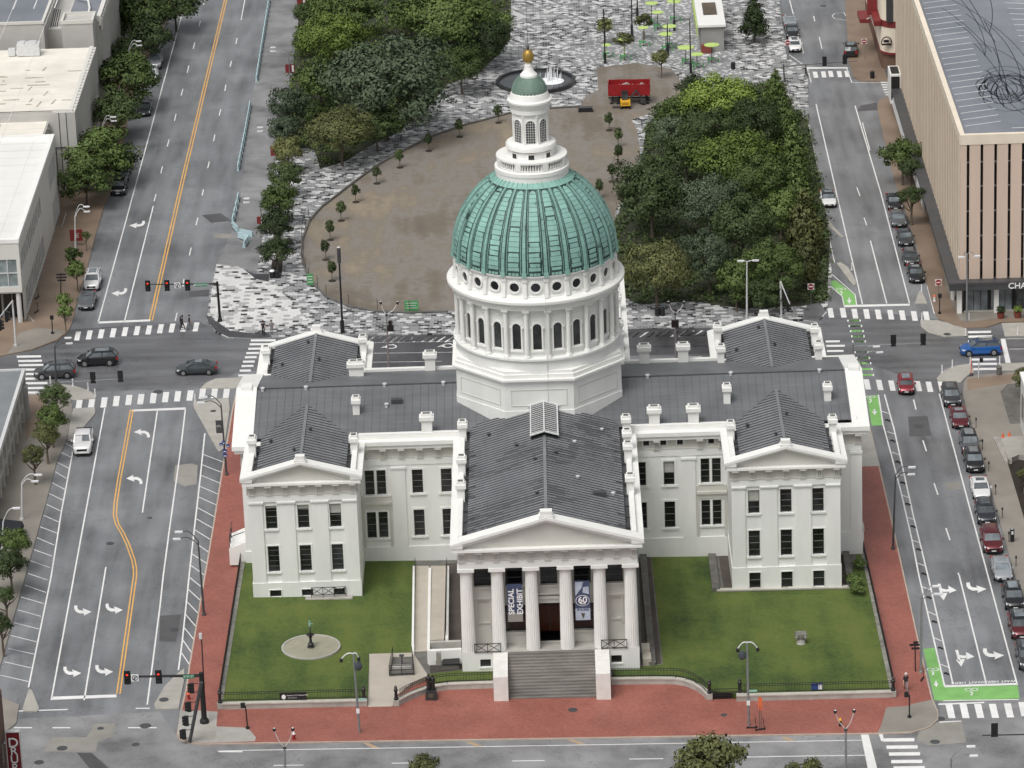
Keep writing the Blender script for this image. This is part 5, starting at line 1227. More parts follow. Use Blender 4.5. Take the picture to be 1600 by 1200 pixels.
# white office building on the left
B = thing('office_building', 'white flat-roofed office building with slanting strips of windows at the left street corner', 'building', (-90, 520, 0))
x1, y0, y1, z1 = -68.3, 498.8, 543.4, 11.9
fr = Fr((x1, y0), (0, 1), (1, 0))
bwall(B, fr, 0, y1-y0, -1, z1, [(1.2, 25, 7.1, 9.7), (3.4, 25.2, .9, 4.2), (35.2, 43.6, 6.6, 9.9), (37, 44, .2, 4.4)], 'pale_wall', depth=.14, pane='strip_glass', mull=13)
fr = Fr((-120, y0), (1, 0), (0, -1))
bwall(B, fr, 0, 51.7, 4.9, z1, [(30, 51.3, 5.6, 9.3)], 'pale_wall', depth=.15, pane='teal_glass', mull=16, rails=1)
q = MB(); q.box(-120, x1-1.6, y0+2.2, y0+2.5, -1, 4.9); q.box(-120, x1, y0, y0+2.5, 4.75, 4.88)
q.build('ground_floor', 'grey_wall', B)
q = MB()
for k in range(16): q.box(-90+k*1.35, -90+k*1.35+1.05, y0+2.16, y0+2.22, .6, 3.9)
q.build('shop_window', 'pane', B)
for x in (-68.9, -74.5): 
    MB().lathe([(.32, -.5), (.32, 4.8)], 16, (x, y0+.5, 0)).build('column', 'pale_metal', B)
q = MB(); q.box(-76, x1, y0+.1, y0+2.4, -.2, .45); q.box(-76, x1+.02, y0-.6, y0+.1, -.3, .2); q.build('steps', 'concrete_grey', B)
q = MB(); q.quad((-120, y0+.5, z1-.35), (x1-.5, y0+.5, z1-.35), (x1-.5, y1-.5, z1-.35), (-120, y1-.5, z1-.35)); r = q.build('roof', 'white_membrane', B); q = MB()
for k in range(14): q.box(-119, x1-.6, y0+1.5+k*3.1, y0+1.56+k*3.1, z1-.35, z1-.33)
for k in range(8): q.box(-71-k*5.6, -70.93-k*5.6, y0+.6, y1-.6, z1-.35, z1-.325)
q.build('roof_seam', 'pale_wall', r)
q = MB(); q.box(x1-.5, x1+.08, y0-.08, y1, z1-.4, z1+.12); q.box(-120, x1-.5, y0-.08, y0+.5, z1-.4, z1+.12); q.box(-120, x1-.5, y1-.5, y1, z1-.4, z1+.12); q.build('parapet', 'white_roofing', B)
q = MB(); q.box(-79.5, -77.5, 533, 536.5, z1-.3, z1+.8); q.box(-82, -80.5, 524, 527, z1-.3, z1+.5); q.build('roof_unit', 'grey_metal', r)
MB().quad((-120, y1, -1), (x1, y1, -1), (x1, y1, z1), (-120, y1, z1)).build('rear_wall', 'pale_wall', B)
q = MB()
for z in (.9, 1.3, 1.7): q.bar((x1+.3, 500.5, z-.6), (x1+1.2, 498.8, z-.9), .05)
for z in (.6, 1.0): q.bar((x1+1.0, 536, z), (x1+1.0, 542, z), .06)
q.build('railing', 'pale_metal', B)

# cream-roofed building behind it
B = thing('concrete_building', 'concrete building with a stained cream roof between the white office and the parking deck', 'building', (-85, 568, 0))
x1, y0, y1, z1 = -66.35, 552.6, 584.6, 12.5
mat('roof_stain', (0.42, 0.37, 0.30), 0.8, 0.4, 3)
mat('panel_grey', (0.50, 0.49, 0.465), 0.8, 0.08, 0.6)
q = MB()
q.box(-69.5, x1, y0, y1, 7.2, z1-.3); q.box(-69.3, x1-.2, y0+.2, y1, -1, 7.05); q.box(-125, -69.5, y0+1.0, y1, -1, z1-.3); q.box(-125, -70.2, y0-7, y0+1, -1, 10.6)
q.build('wall', 'panel_grey', B)
q = MB()
for x in (-68.6, -67.6): q.box(x-.06, x+.06, y0-.02, y0+.05, 7.2, z1-.3); q.box(x-.06, x+.06, y0+.17, y0+.25, -1, 7.0)
q.build('joint', 'dark_metal', B)
q = MB(); q.quad((-125, y0+1, z1-.2), (x1-.8, y0+1, z1-.2), (x1-.8, y1, z1-.2), (-125, y1, z1-.2)); q.quad((-125, y0-6.8, 10.7), (-70.4, y0-6.8, 10.7), (-70.4, y0+1, 10.7), (-125, y0+1, 10.7)); r = q.build('roof', 'cream_roof', B)
q = MB(); q.box(x1-.9, x1-.35, y0+.4, y1, z1-.3, z1+.02); q.box(-69.5, x1-.9, y0+.4, y0+.8, z1-.3, z1+.02)
for k in range(21): q.box(x1-.34, x1+.06, y0+.6+k*1.5, y0+1.55+k*1.5, z1-.35, z1-.05)
q.build('parapet', 'pale_wall', B)
q = MB()
for k in range(22):
    x = rnd.uniform(-80, -67.6); y = rnd.uniform(555, 583); l = rnd.uniform(.3, 1.6); a = rnd.choice((0, 0, 1.4)); q.obox((x, y, z1-.17), (l*math.cos(a), l*math.sin(a), 0), (-.10*math.sin(a), .16*math.cos(a), 0), (0, 0, .02))
q.build('roof_patch', 'roof_stain', r)
q = MB(); q.box(-77.5, -74.2, 580.8, 582.8, z1-.1, z1+1.6); q.box(-78.8, -77.8, 581, 582, z1-.1, z1+.9); q.box(-77.2, -76.4, 580.9, 582.7, z1+1.6, z1+1.75); q.box(-75.8, -74.7, 580.9, 582.7, z1+1.6, z1+1.75); q.build('roof_unit', 'pale_metal', r)
q = MB()
for i in range(4):
    for j in range(3): q.add([(-79.6+j*1.0, 546.5+i*1.6, 10.75), (-78.8+j*1.0, 546.5+i*1.6, 10.75), (-78.8+j*1.0, 547.9+i*1.6, 10.75), (-79.6+j*1.0, 547.9+i*1.6, 10.75), (-79.2+j*1.0, 547.2+i*1.6, 11.2)], [(0, 1, 4), (1, 2, 4), (2, 3, 4), (3, 0, 4)])
q.build('rooflight', 'slate_roof', r)

# parking deck in the upper left corner
B = thing('parking_garage', 'grey concrete parking garage with painted bays on its blue-grey top deck, upper left corner', 'garage', (-80, 600, 0))
q = MB(); q.box(-130, -74.3, 588.6, 650, -1, 15.0); q.box(-71.6, -67.0, 588, 592.8, -1, 15.0); q.box(-74.3, -71.6, 592.6, 650, -1, 13); q.box(-71.6, -66.6, 592.8, 650, -1, 14.0); q.build('wall', 'panel_grey', B)
q = MB(); q.quad((-130, 588.9, 15.02), (-74.6, 588.9, 15.02), (-74.6, 650, 15.02), (-130, 650, 15.02)); q.quad((-71.3, 592.9, 14.02), (-66.9, 592.9, 14.02), (-66.9, 650, 14.02), (-71.3, 650, 14.02)); r = q.build('deck', 'parking_deck', B)
q = MB(); q.box(-130, -74.2, 588.5, 588.85, 15.0, 15.4); q.box(-74.6, -74.2, 588.85, 650, 15.0, 15.4); q.box(-71.7, -66.9, 587.9, 588.2, 15.0, 15.5); q.box(-71.7, -71.4, 588.2, 592.8, 15.0, 15.5); q.box(-67.2, -66.9, 588.2, 592.8, 15.0, 15.5); q.box(-71.4, -67.2, 592.5, 592.8, 15, 15.5)
q.box(-66.9, -66.3, 592.9, 650, 13.2, 14.7); q.build('parapet', 'pale_wall', B)
q = MB()
for k in range(5): q.box(-86+k*3.1, -85.85+k*3.1, 597, 606, 15.02, 15.04)
q.build('bay_line', 'white_marking', r)
q = MB()
for k in range(36): q.box(-66.32, -66.1, 593+k*1.6, 594.1+k*1.6, 12.6, 14.2)
q.build('parapet_panel', 'panel_grey', B)
q = MB(); q.tube([(-68.5, 594.5, 14), (-68.4, 598, 14.6), (-69, 602, 14.7), (-71, 604, 14.6)], .16, 6); q.build('handrail', 'white_paint', B)
q = MB()
for k in range(4): q.bar((-73.9+.3*k, 594, 13), (-73.2+.3*k, 594.5, 15.5), .1)
q.build('stair_rail', 'dark_metal', B)

# low grey building at the left edge, its frame of piers
B = thing('grey_building', 'low grey building with deep framed openings and a flat slate-coloured roof at the left edge', 'building', (-80, 455, 0))
x1, y1, z1 = -64.5, 467.6, 6.0
q = MB(); q.box(-100, x1-1.4, 425, y1-.2, -1, z1-.4); q.build('wall', 'grey_wall', B)
q = MB()
for k in range(11):
    y = y1-.35-k*3.4; q.box(x1-.7, x1, y-.35, y+.35, -.6, z1-.62)
q.box(x1-.66, x1-.04, 425, y1, 2.5, 3.0); q.build('pier', 'panel_grey', B)
q = MB()
for k in range(10):
    y = y1-.35-k*3.4; q.box(x1-1.36, x1-1.3, y-2.9, y-.5, .4, 2.4); q.box(x1-1.36, x1-1.3, y-2.9, y-.5, 3.1, 5.2)
q.build('pane', 'strip_glass', B)
q = MB(); q.quad((-100, 425, z1-.1), (x1-.3, 425, z1-.1), (x1-.3, y1-.3, z1-.1), (-100, y1-.3, z1-.1)); q.build('roof', 'slate_roof', B)
q = MB(); q.box(x1-.3, x1+.1, 425, y1, z1-.6, z1+.1); q.box(-100, x1-.3, y1-.3, y1, z1-.6, z1+.1); q.build('parapet', 'pale_metal', B)
q = MB(); q.box(x1-.4, x1+.45, y1-3.4, y1-1.9, .2, 4.8); q.build('corner_bay', 'grey_wall', B)
a = G(20, 808, 2.4); q = MB(); q.hexa([(a.x-4, a.y-2.2, 1.6), (a.x+.9, a.y-2.2, 1.6), (a.x+.9, a.y+2.2, 1.6), (a.x-4, a.y+2.2, 1.6), (a.x-4, a.y-2.2, 2.9), (a.x+.7, a.y-2.0, 2.2), (a.x+.7, a.y+2.0, 2.2), (a.x-4, a.y+2.2, 2.9)])
mat('awning_black', (0.015, 0.016, 0.022), 0.6, 0.2, 1); q.build('awning', 'awning_black', B)

# hotel corner with its hanging sign
B = thing('hotel_building', 'brown brick building edge at the bottom left corner of the view', 'building', (-60, 345, .3))
q = MB(); q.box(-75, -53.4, 335, 353.4, -1, 16.6); q.build('wall', 'brown_wall', B)
for k in range(4):
    for z in (2, 6, 10): MB().box(-53.41, -53.36, 337+k*4, 339.4+k*4, z, z+2.2).build('window', 'pane', B)
S_ = thing('hotel_sign', 'maroon vertical hanging sign with white letters at the bottom left corner', 'sign', (-52.5, 352, 5))
q = MB(); q.box(-53.12, -51.88, 352, 352.4, 5.0, 12.7); q.build('sign_board', 'maroon_sign', S_)
q = MB(); q.box(-53.18, -53.12, 351.96, 352.44, 5, 12.7); q.box(-51.88, -51.82, 351.96, 352.44, 5, 12.7); q.box(-53.18, -51.82, 351.96, 352.44, 12.7, 12.78); q.box(-53.4, -53.18, 352.1, 352.3, 11.5, 11.7); q.box(-53.4, -53.18, 352.1, 352.3, 6, 6.2); q.build('sign_frame', 'pale_metal', S_)
for k, ch in enumerate('DRURY'):
    text(ch, (1.15 if k else 1.35), 'sign_white', 'sign_letter', (-52.5, 351.96, 11.62-k*.86), (1, 0, 0), (0, 0, 1), .02, S_, bold=.01)

mat('fin_brown', (0.47, 0.37, 0.285), 0.8, 0.1, 0.8)
# big garage on the right
B = thing('parking_garage', 'tall beige garage with narrow dark slots and tyre marks on its roof deck', 'garage', (75, 530, -1.7))
x0, y0, y1, z1 = 51.1, 497.4, 592, 22.1
zb = 2.9
q = MB(); q.box(x0+.9, 110, y0+.9, y1, zb+.02, z1-1.4); q.build('core_wall', 'awning_black', B)
q = MB(); k = 0; u = 0.0
f1 = Fr((x0, y0), (1, 0), (0, -1)); f2 = Fr((x0, y0), (0, 1), (-1, 0))
while u < 40:
    a, b = (0, .82) if u == 0 else (u, u+1.37)
    f1.box(q, a, b, -.5, 0, zb, z1-1.3); u = b+.36
q.build('wall_panels', 'beige_wall', B)
q = MB(); u = .5
for k in range(42): f2.box(q, u, u+1.86, -.5, .0, zb, z1-1.3); u += 2.2
q.build('wall_fins', 'beige_fin', B)
q = MB(); u = 2.36
for k in range(42): f2.box(q, u, u+.34, -.5, .07, zb, z1-1.3); u += 2.2
q.build('fin_strip', 'fin_brown', B)
q = MB()
for k in range(24):
    for z in (5.3, 8.6, 11.9, 15.2, 18.4): f1.box(q, .82+k*1.73, 1.18+k*1.73, -.45, -.3, z-.08, z+.08)
q.build('slot_rail', 'grey_metal', B)
q = MB(); f1.box(q, -.02, 60, -.6, .06, z1-1.3, z1); f2.box(q, .6, y1-y0, -.6, .06, z1-1.3, z1-.003); q.build('parapet', 'beige_fin', B)
q = MB(); q.quad((x0+.6, y0+.6, z1-.75), (110, y0+.6, z1-.75), (110, y1, z1-.75), (x0+.6, y1, z1-.75)); r = q.build('deck', 'parking_deck', B)
q = MB(); zz = z1-.74
for k in range(26): q.hexa([(x0+1.2, y0+6+k*2.75, zz), (x0+5.9, y0+7.6+k*2.75, zz), (x0+5.9, y0+7.75+k*2.75, zz), (x0+1.2, y0+6.15+k*2.75, zz), (x0+1.2, y0+6+k*2.75, zz+.01), (x0+5.9, y0+7.6+k*2.75, zz+.01), (x0+5.9, y0+7.75+k*2.75, zz+.01), (x0+1.2, y0+6.15+k*2.75, zz+.01)])
for k in range(20): q.hexa([(x0+12.6, y0+13+k*2.75, zz), (x0+17.5, y0+11.8+k*2.75, zz), (x0+17.5, y0+11.95+k*2.75, zz), (x0+12.6, y0+13.15+k*2.75, zz), (x0+12.6, y0+13+k*2.75, zz+.01), (x0+17.5, y0+11.8+k*2.75, zz+.01), (x0+17.5, y0+11.95+k*2.75, zz+.01), (x0+12.6, y0+13.15+k*2.75, zz+.01)])
q.box(x0+1.0, x0+5, y0+2.6, y0+2.75, zz, zz+.01); q.box(x0+7, x0+12, y0+4.6, y0+4.75, zz, zz+.01)
q.build('bay_line', 'white_marking', r)
mat('tyre_mark', (0.05, 0.055, 0.065), 0.6, 0.2, 1)
q = MB(); rs = random.Random(11)
def arc(cx, cy, ra, rb, a0, a1, w_=.13, n=26, rot=0):
    for i in range(n):
        P = []
        for t, s in ((i, -1), (i+1, -1), (i+1, 1), (i, 1)):
            a = a0+(a1-a0)*t/n; x = (ra+s*w_/2)*math.cos(a); y = (rb+s*w_/2)*math.sin(a); P.append((cx+x*math.cos(rot)-y*math.sin(rot), cy+x*math.sin(rot)+y*math.cos(rot), zz+.006))
        q.quad(*P)
for k in range(15): arc(x0+8.2+rs.uniform(-.5, .9), y0+22+rs.uniform(-2.5, 2.5), rs.uniform(1.8, 3.7), rs.uniform(3.2, 8.2), rs.uniform(0, 6), rs.uniform(7, 12), rot=rs.uniform(-.3, .3))
for k in range(14): arc(x0+4+rs.uniform(-1.5, 2), y0+32+rs.uniform(-12, 28), rs.uniform(2.5, 6), rs.uniform(12, 26), rs.uniform(-.9, -.3), rs.uniform(.4, 1.0), rot=rs.uniform(-.1, .25))
for k in range(7): arc(x0+13+rs.uniform(-1, 1), y0+17+rs.uniform(-5, 8), rs.uniform(2.5, 5), rs.uniform(6, 14), rs.uniform(2.4, 3), rs.uniform(3.4, 4.6), rot=rs.uniform(-.1, .5))
q.build('tyre_mark', 'tyre_mark', r)
# shop front under the garage
q = MB(); q.box(x0-1.5, 110, y0-1.4, y1, zb-.35, zb-.02); q.box(x0-1.45, 110, y0-1.34, y0-1.2, zb-1.05, zb-.36); q.box(x0-1.4, x0-1.28, y0-1.2, y0+26, zb-.9, zb-.36); q.build('canopy', 'dark_metal', B)
q = MB(); q.box(x0+.5, 110, y0+.4, y1, -2.5, zb-.37); q.build('ground_floor', 'signal_black', B)
for k in range(5):
    q = MB(); 
    q.box(x0+.9+k*3.1, x0+3.6+k*3.1, y0+.34, y0+.4, -1.5, 1.7)
    w_ = q.build('shop_window', 'car_glass', B)
    q = MB()
    for j in range(4): q.box(x0+.87+k*3.1+j*.9, x0+.93+k*3.1+j*.9, y0+.3, y0+.41, -1.5, 1.7)
    q.build('mullion', 'signal_black', w_)
for x in (-.1, 4.6, 9.3): MB().box(x0+x-.25, x0+x+.35, y0-.3, y0+.33, -2.5, zb-.4).build('column', 'white_paint', B)
MB().box(x0-.6, x0-.2, y0+4.8, y0+5.5, -2.5, zb-1).build('column', 'white_paint', B)
q = MB(); q.box(x0+.6, 110, y0+.1, y0+.35, -2.5, -1.45); q.build('sill', 'concrete', B)
text('CHASE', 1.1, 'sign_white', 'shop_lettering', (x0+6.0, y0-1.38, zb-.62), (1, 0, 0), (0, 0, 1), .03, B, align='LEFT', bold=.02)
q = MB(); q.box(x0-1.2, x0-.06, 533, 562, 1.4, 2.2); q.build('shop_fascia', 'signal_black', B)
q = MB(); q.box(x0-1.3, x0-1.2, 533, 590, .2, 1.5); q.build('shop_panel', 'sign_white', B)
q = MB(); q.box(x0-1.6, x0-.05, 581.5, 586, .6, 5.0); q.build('corner_pylon', 'white_paint', B)
q = MB(); q.box(x0-1.4, x0-.2, 581.9, 585.6, 5.0, 5.03); q.box(x0-1.5, x0-.25, 581.4, 581.5, 1.2, 4.7); q.build('pylon_recess', 'signal_black', B)
for k in range(7): MB().lathe([(.22, 0), (.22, .05)], 10, (0, 0, 0)).build('shop_emblem', 'signal_black', B).matrix_world = Matrix.Translation((x0-1.33, 540+k*4.2, .85)) @ Matrix.Rotation(math.pi/2, 4, 'Y')

# shop on the far corner with the red band and blade sign
B = thing('corner_shop', 'beige shop with a rounded maroon band and red blade sign, top right', 'building', (54, 612, -1.7))
P = [(52.4+2.2*math.cos(math.pi+math.pi/2*k/12), 607.4+2.2*math.sin(math.pi+math.pi/2*k/12)) for k in range(13)]
P = [(50.2, 640)]+P+[(80, 605.2), (80, 640)]
def pz(mb, P, z0, z1): return mb.prism([(x, y, z1) for x, y in P], z1-z0)
q = MB(); pz(q, P, 1.3, 5.2); pz(q, P, 6.2, 30); q.build('wall', 'beige_fin', B)
q = MB(); c = (sum(p[0] for p in P)/len(P), sum(p[1] for p in P)/len(P)); P2_ = [(c[0]+(x-c[0])*1.008, c[1]+(y-c[1])*1.012) for x, y in P]
pz(q, P2_, 5.2, 6.2); pz(q, P2_, .95, 1.3); q.build('maroon_band', 'red_sign', B)
P3 = [(c[0]+(x-c[0])*.96, c[1]+(y-c[1])*.94) for x, y in P]
q = MB(); pz(q, P3, -2.5, .95); q.build('ground_floor', 'brown_wall', B)
q = MB(); q.box(50.9, 51.9, 605.0, 605.15, 6.2, 16); q.box(52.4, 53.0, 605.0, 605.15, 6.2, 16); q.build('dark_panel', 'dark_metal', B)
q = MB(); q.box(48.6, 50.1, 612, 612.4, 5.4, 8.6); q.box(47.6, 49.2, 614, 619, 3.6, 4.2); q.box(49.2, 50.2, 606.5, 616, 5.2, 6.0); q.build('blade_sign', 'red_sign', B)
q = MB()
for t in range(14):
    a0, a1 = math.pi*t/13*1.05-.1, math.pi*(t+1)/13*1.05-.1
    q.bar((50.95+.75*math.cos(a0), 605.1, 3.0+.85*math.sin(a0)), (50.95+.75*math.cos(a1), 605.1, 3.0+.85*math.sin(a1)), .14)
q.bar((50.2, 605.1, 2.7), (51.7, 605.1, 2.7), .35, .2); q.box(50.5, 51.3, 605.04, 605.14, 3.0, 3.4); q.build('arched_emblem', 'signal_black', B)
q = MB(); q.tube([(48.6, 613, 4.5), (49.6, 613, 4.9), (50.1, 613, 4.3)], .1, 6); q.build('bracket', 'pale_metal', B)

# white building at the right edge
B = thing('white_building', 'white panelled building corner with a dark ground floor at the right edge', 'building', (60, 440, -1.8))
x0, yb = 53.3, 449.6
q = MB(); q.box(x0, 80, 430, yb, 1.6, 7.9); q.build('wall', 'white_wall', B)
q = MB(); q.box(x0+.8, 80, 430, yb-.8, -2.5, 1.6); q.build('ground_floor', 'dark_metal', B)
q = MB()
for k in range(5): q.box(x0-.03, x0+.02, yb-3-k*3, yb-1.2-k*3, 3.2, 6.2)
q.build('pane', 'pane', B)
q = MB(); q.box(x0-.12, 80, 430, yb+.12, 7.9, 8.3); q.build('parapet', 'white_roofing', B)

# kiosk on the plaza
B = thing('kiosk', 'white flat-roofed kiosk with a dark roof hatch among the lime umbrellas', 'kiosk', (25, 626, -1.2))
q = MB(); q.box(23.3, 26.9, 617.2, 640, -1.3, 2.95); q.build('wall', 'grey_wall', B)
q = MB(); q.box(22.9, 27.2, 616.8, 640, 2.95, 3.3); r = q.build('roof', 'white_membrane', B); q = MB()
for k in range(14): q.box(-119, x1-.6, y0+1.5+k*3.1, y0+1.56+k*3.1, z1-.35, z1-.33)
for k in range(8): q.box(-71-k*5.6, -70.93-k*5.6, y0+.6, y1-.6, z1-.35, z1-.325)
q.build('roof_seam', 'pale_wall', r)
q = MB(); q.box(24.0, 26.1, 622.5, 629, 3.3, 3.5); q.build('roof_hatch', 'bark', r)
q = MB(); q.box(23.3, 25.0, 616.3, 617.1, -1.2, .2); q.build('red_bench', 'terracotta', B)
q = MB(); q.box(22.7, 22.85, 617, 640, 1.5, 3.0); q.build('lime_fascia', 'lime_canvas', B)

# ------------------------------------------------------------------ trees
def crown_mesh(nlobe, nleaf, size, seed, shape='round', lr=(.26, .46)):
    """a crown of separate leafy masses at uneven distances from the trunk, with air between them"""
    r = random.Random(seed); vs = []; fs = []; ns = []
    def leafy(p, out, s):
        n = (out+Vector((r.gauss(0, 1), r.gauss(0, 1), r.gauss(0, 1)+.3))*.6).normalized()
        u = n.cross(Vector((r.gauss(0, 1), r.gauss(0, 1), r.gauss(0, 1)))).normalized(); v = n.cross(u); s *= r.uniform(.5, 1.3); o = len(vs); m_ = (out*1.0+n*.45+Vector((0, 0, .25))).normalized(); ns.extend([tuple(m_)]*4)
        vs.extend([tuple(p-u*s), tuple(p-v*s*.55), tuple(p+u*s), tuple(p+v*s*.55)]); fs.append((o, o+1, o+2, o+3))
    for k in range(nlobe):
        if shape == 'round':
            z = 1-1.55*(k+.5)/nlobe; a = k*2.4+r.uniform(-.5, .5); q = math.sqrt(max(0, 1-z*z))
            rad = r.uniform(.46, .80); R_ = r.uniform(*lr)*(1 if z > -.2 else .8); c = Vector((q*math.cos(a), q*math.sin(a), z*.92))*rad
        else:
            z = (k+.5)/nlobe; rr_ = (1-z)**.7*.55; a = k*2.4; R_ = (.42*(1-z)+.10)*r.uniform(.75, 1.2); c = Vector((rr_*math.cos(a)*r.uniform(.5, 1.1), rr_*math.sin(a)*r.uniform(.5, 1.1), z*2-1+.05))
        st = Vector((r.uniform(.8, 1.25), r.uniform(.8, 1.25), r.uniform(.6, .85)))
        for j in range(int(nleaf*(R_/.36)**1.6)):
            d = Vector((r.gauss(0, 1), r.gauss(0, 1), r.gauss(0, 1)+.25)).normalized(); rd = R_*(r.random()**.4)*(1+.22*math.sin(d.x*7+k)*math.sin(d.y*6+k*2))*(1.25 if r.random() < .06 else 1)
            leafy(c+Vector((d.x*st.x, d.y*st.y, d.z*st.z))*rd, (d+c*.8).normalized(), size)
    for j in range(nleaf):
        d = Vector((r.gauss(0, 1), r.gauss(0, 1), r.gauss(0, 1))).normalized(); leafy(d*(r.random()**.5)*.6, d, size*1.2)
    me = bpy.data.meshes.new('crown'); me.from_pydata(vs, [], fs); me.polygons.foreach_set('use_smooth', [True]*len(fs)); me.update(); me.normals_split_custom_set_from_vertices(ns)
    return me
def trunk_mesh(seed, thick=.05):
    r = random.Random(seed); mb = MB()      # unit height, crown centre at z = 1
    mb.tube([(0, 0, -.02), (.01, 0, .3), (.0, .02, .62), (.02, 0, 1.0)], [thick, thick*.8, thick*.62, thick*.3], 8)
    for k in range(6):
        a = k*1.05+r.uniform(-.3, .3); z0 = r.uniform(.42, .75); l = r.uniform(.25, .45)
        p = Vector((0, 0, z0)); q = Vector((math.cos(a)*l, math.sin(a)*l, z0+r.uniform(.25, .5)))
        mb.tube([p, (p+q)/2+Vector((0, 0, -.03)), q], [thick*.5, thick*.35, thick*.12], 6)
    me = bpy.data.meshes.new('trunk'); me.from_pydata(mb.v, [], mb.f); me.materials.append(MATS['bark']); me.polygons.foreach_set('use_smooth', [True]*len(me.polygons)); me.update()
    return me
CROWNS = {}
def crown(kind, leafm, var):
    key = (kind, leafm, var)
    if key not in CROWNS:
        if kind == 'big': me = crown_mesh(24, 640, .033, 40+var, lr=(.20, .40))
        elif kind == 'mid': me = crown_mesh(16, 400, .052, 60+var, lr=(.22, .44))
        elif kind == 'small': me = crown_mesh(9, 90, .12, 80+var, lr=(.3, .5))
        else: me = crown_mesh(20, 300, .062, 90+var, 'cone')
        me.materials.append(MATS[leafm]); CROWNS[key] = me
    return CROWNS[key]
TRUNKS = [trunk_mesh(5, .05), trunk_mesh(6, .035)]
def tree(px, py, wpx, hw, kind, leafm, label, group, hc=None, var=None, name='tree', base=SW, cat='tree', trunkthick=0, sq=1.0):
    """px, py: crown centre in the photo; wpx: crown width in the photo; hw: crown height / width; hc: crown centre height"""
    R = wpx*.5*mpp(G(px, py, 3)); H = R*hw
    if hc is None: hc = max(H*.95, R*.8)+.5
    p = G(px, py, base+hc); z0 = gz(p.x, base)
    t = thing(name, label, cat, (p.x, p.y, z0), rnd.uniform(0, 6.28), group)
    o = bpy.data.objects.new('trunk', TRUNKS[trunkthick]); COL.objects.link(o); o.parent = t; k = hc*(1 if kind != 'cone' else .9); o.scale = (k*.9, k*.9, k)
    o = bpy.data.objects.new('crown', crown(kind, leafm, rnd.randrange(3) if var is None else var)); COL.objects.link(o); o.parent = t; o.location = (0, 0, hc); o.scale = (R, R*sq, H)
    return t
L_, MID, BRI, OLI, BLU = 'leaf_dark', 'leaf_mid', 'leaf_bright', 'leaf_olive', 'leaf_blue'
G1 = 'trees between the left street and the office buildings'
for i, (x, y, wd, m_, l) in enumerate([(268, 6, 78, L_, 'dark tree at the top of the left street, by the parking garage'), (222, 22, 96, MID, 'full green tree beside the parking garage wall'), (186, 40, 60, L_, 'dark tree pressed against the parking garage parapet'), (232, 60, 70, L_, 'dark tree leaning over the parked silver cars'), (192, 86, 62, L_, 'dark green tree beside the cream-roofed building corner'), (196, 122, 92, MID, 'wide tree in front of the concrete wall, behind a curved street lamp'), (178, 174, 78, L_, 'dark tree between two curved street lamps'), (150, 240, 100, MID, 'broad green tree at the far end of the white office wall'), (128, 278, 84, MID, 'green tree hanging over the pavement beside the white office'), (176, 256, 60, L_, 'dark tree overhanging the parked black car')]):
    tree(x+5, y, wd*1.22, .85, 'mid', m_, l, G1)
for x, y, wd, l in [(113, 398, 34, 'young street tree by the red sign, in front of the white office'), (119, 422, 36, 'young street tree beside the parked white car'), (99, 470, 28, 'small street tree next to the wayfinding signpost'), (101, 488, 28, 'smallest street tree nearest the corner of the left crossing'), (134, 368, 16, 'thin sapling beside the red sign on the left pavement')]:
    tree(x, y, wd, 1.05, 'small', MID, l, G1, hc=3.0 if wd > 20 else 2.2, trunkthick=1)
G2 = 'trees along the lower left pavement'
for x, y, wd, m_, l, k in [(86, 620, 50, L_, 'dark bushy street tree beside the lower left crossing', 'mid'), (80, 655, 58, MID, 'green street tree beside the concrete island', 'mid'), (72, 680, 46, OLI, 'airy street tree above the painted bays', 'mid'), (52, 712, 44, OLI, 'thin-leaved street tree in a dark planting pit by the grey building', 'mid'), (24, 846, 56, MID, 'green tree above the dark awning', 'mid'), (15, 880, 64, L_, 'dark tree beside the painted bays, below the awning', 'mid'), (8, 930, 36, L_, 'dark tree at the left edge among the painted bays', 'mid'), (2, 975, 40, L_, 'lowest dark tree at the left edge', 'mid')]:
    tree(x, y, wd, 1.0, k, m_, l, G2, hc=3.6)
G3 = 'trees lining the plaza on the left'
for x, y, wd, m_, l in [(432, 392, 50, L_, 'dark leafy tree nearest the cross street in the left plaza row'), (432, 352, 58, L_, 'second tree in the left plaza row, beside the teal barrier end'), (436, 312, 60, MID, 'third tree in the left plaza row, green and dense'), (446, 276, 52, L_, 'fourth tree in the left plaza row, near the bare ground'), (450, 238, 52, OLI, 'olive green tree beside a red banner'), (446, 205, 52, BLU, 'grey-green tree between two red banners'), (452, 166, 62, BLU, 'grey-green tree with loose branches over the parking lane'), (478, 62, 44, L_, 'narrow dark tree beside the parking lane, higher up'), (474, 22, 36, L_, 'dark tree under the topmost red banner'), (490, 176, 44, MID, 'small green tree between the grey-green row and the big dark tree')]:
    tree(x, y, wd*1.14, 1.05, 'mid', m_, l, G3)
G4 = 'big trees in the left part of the park'
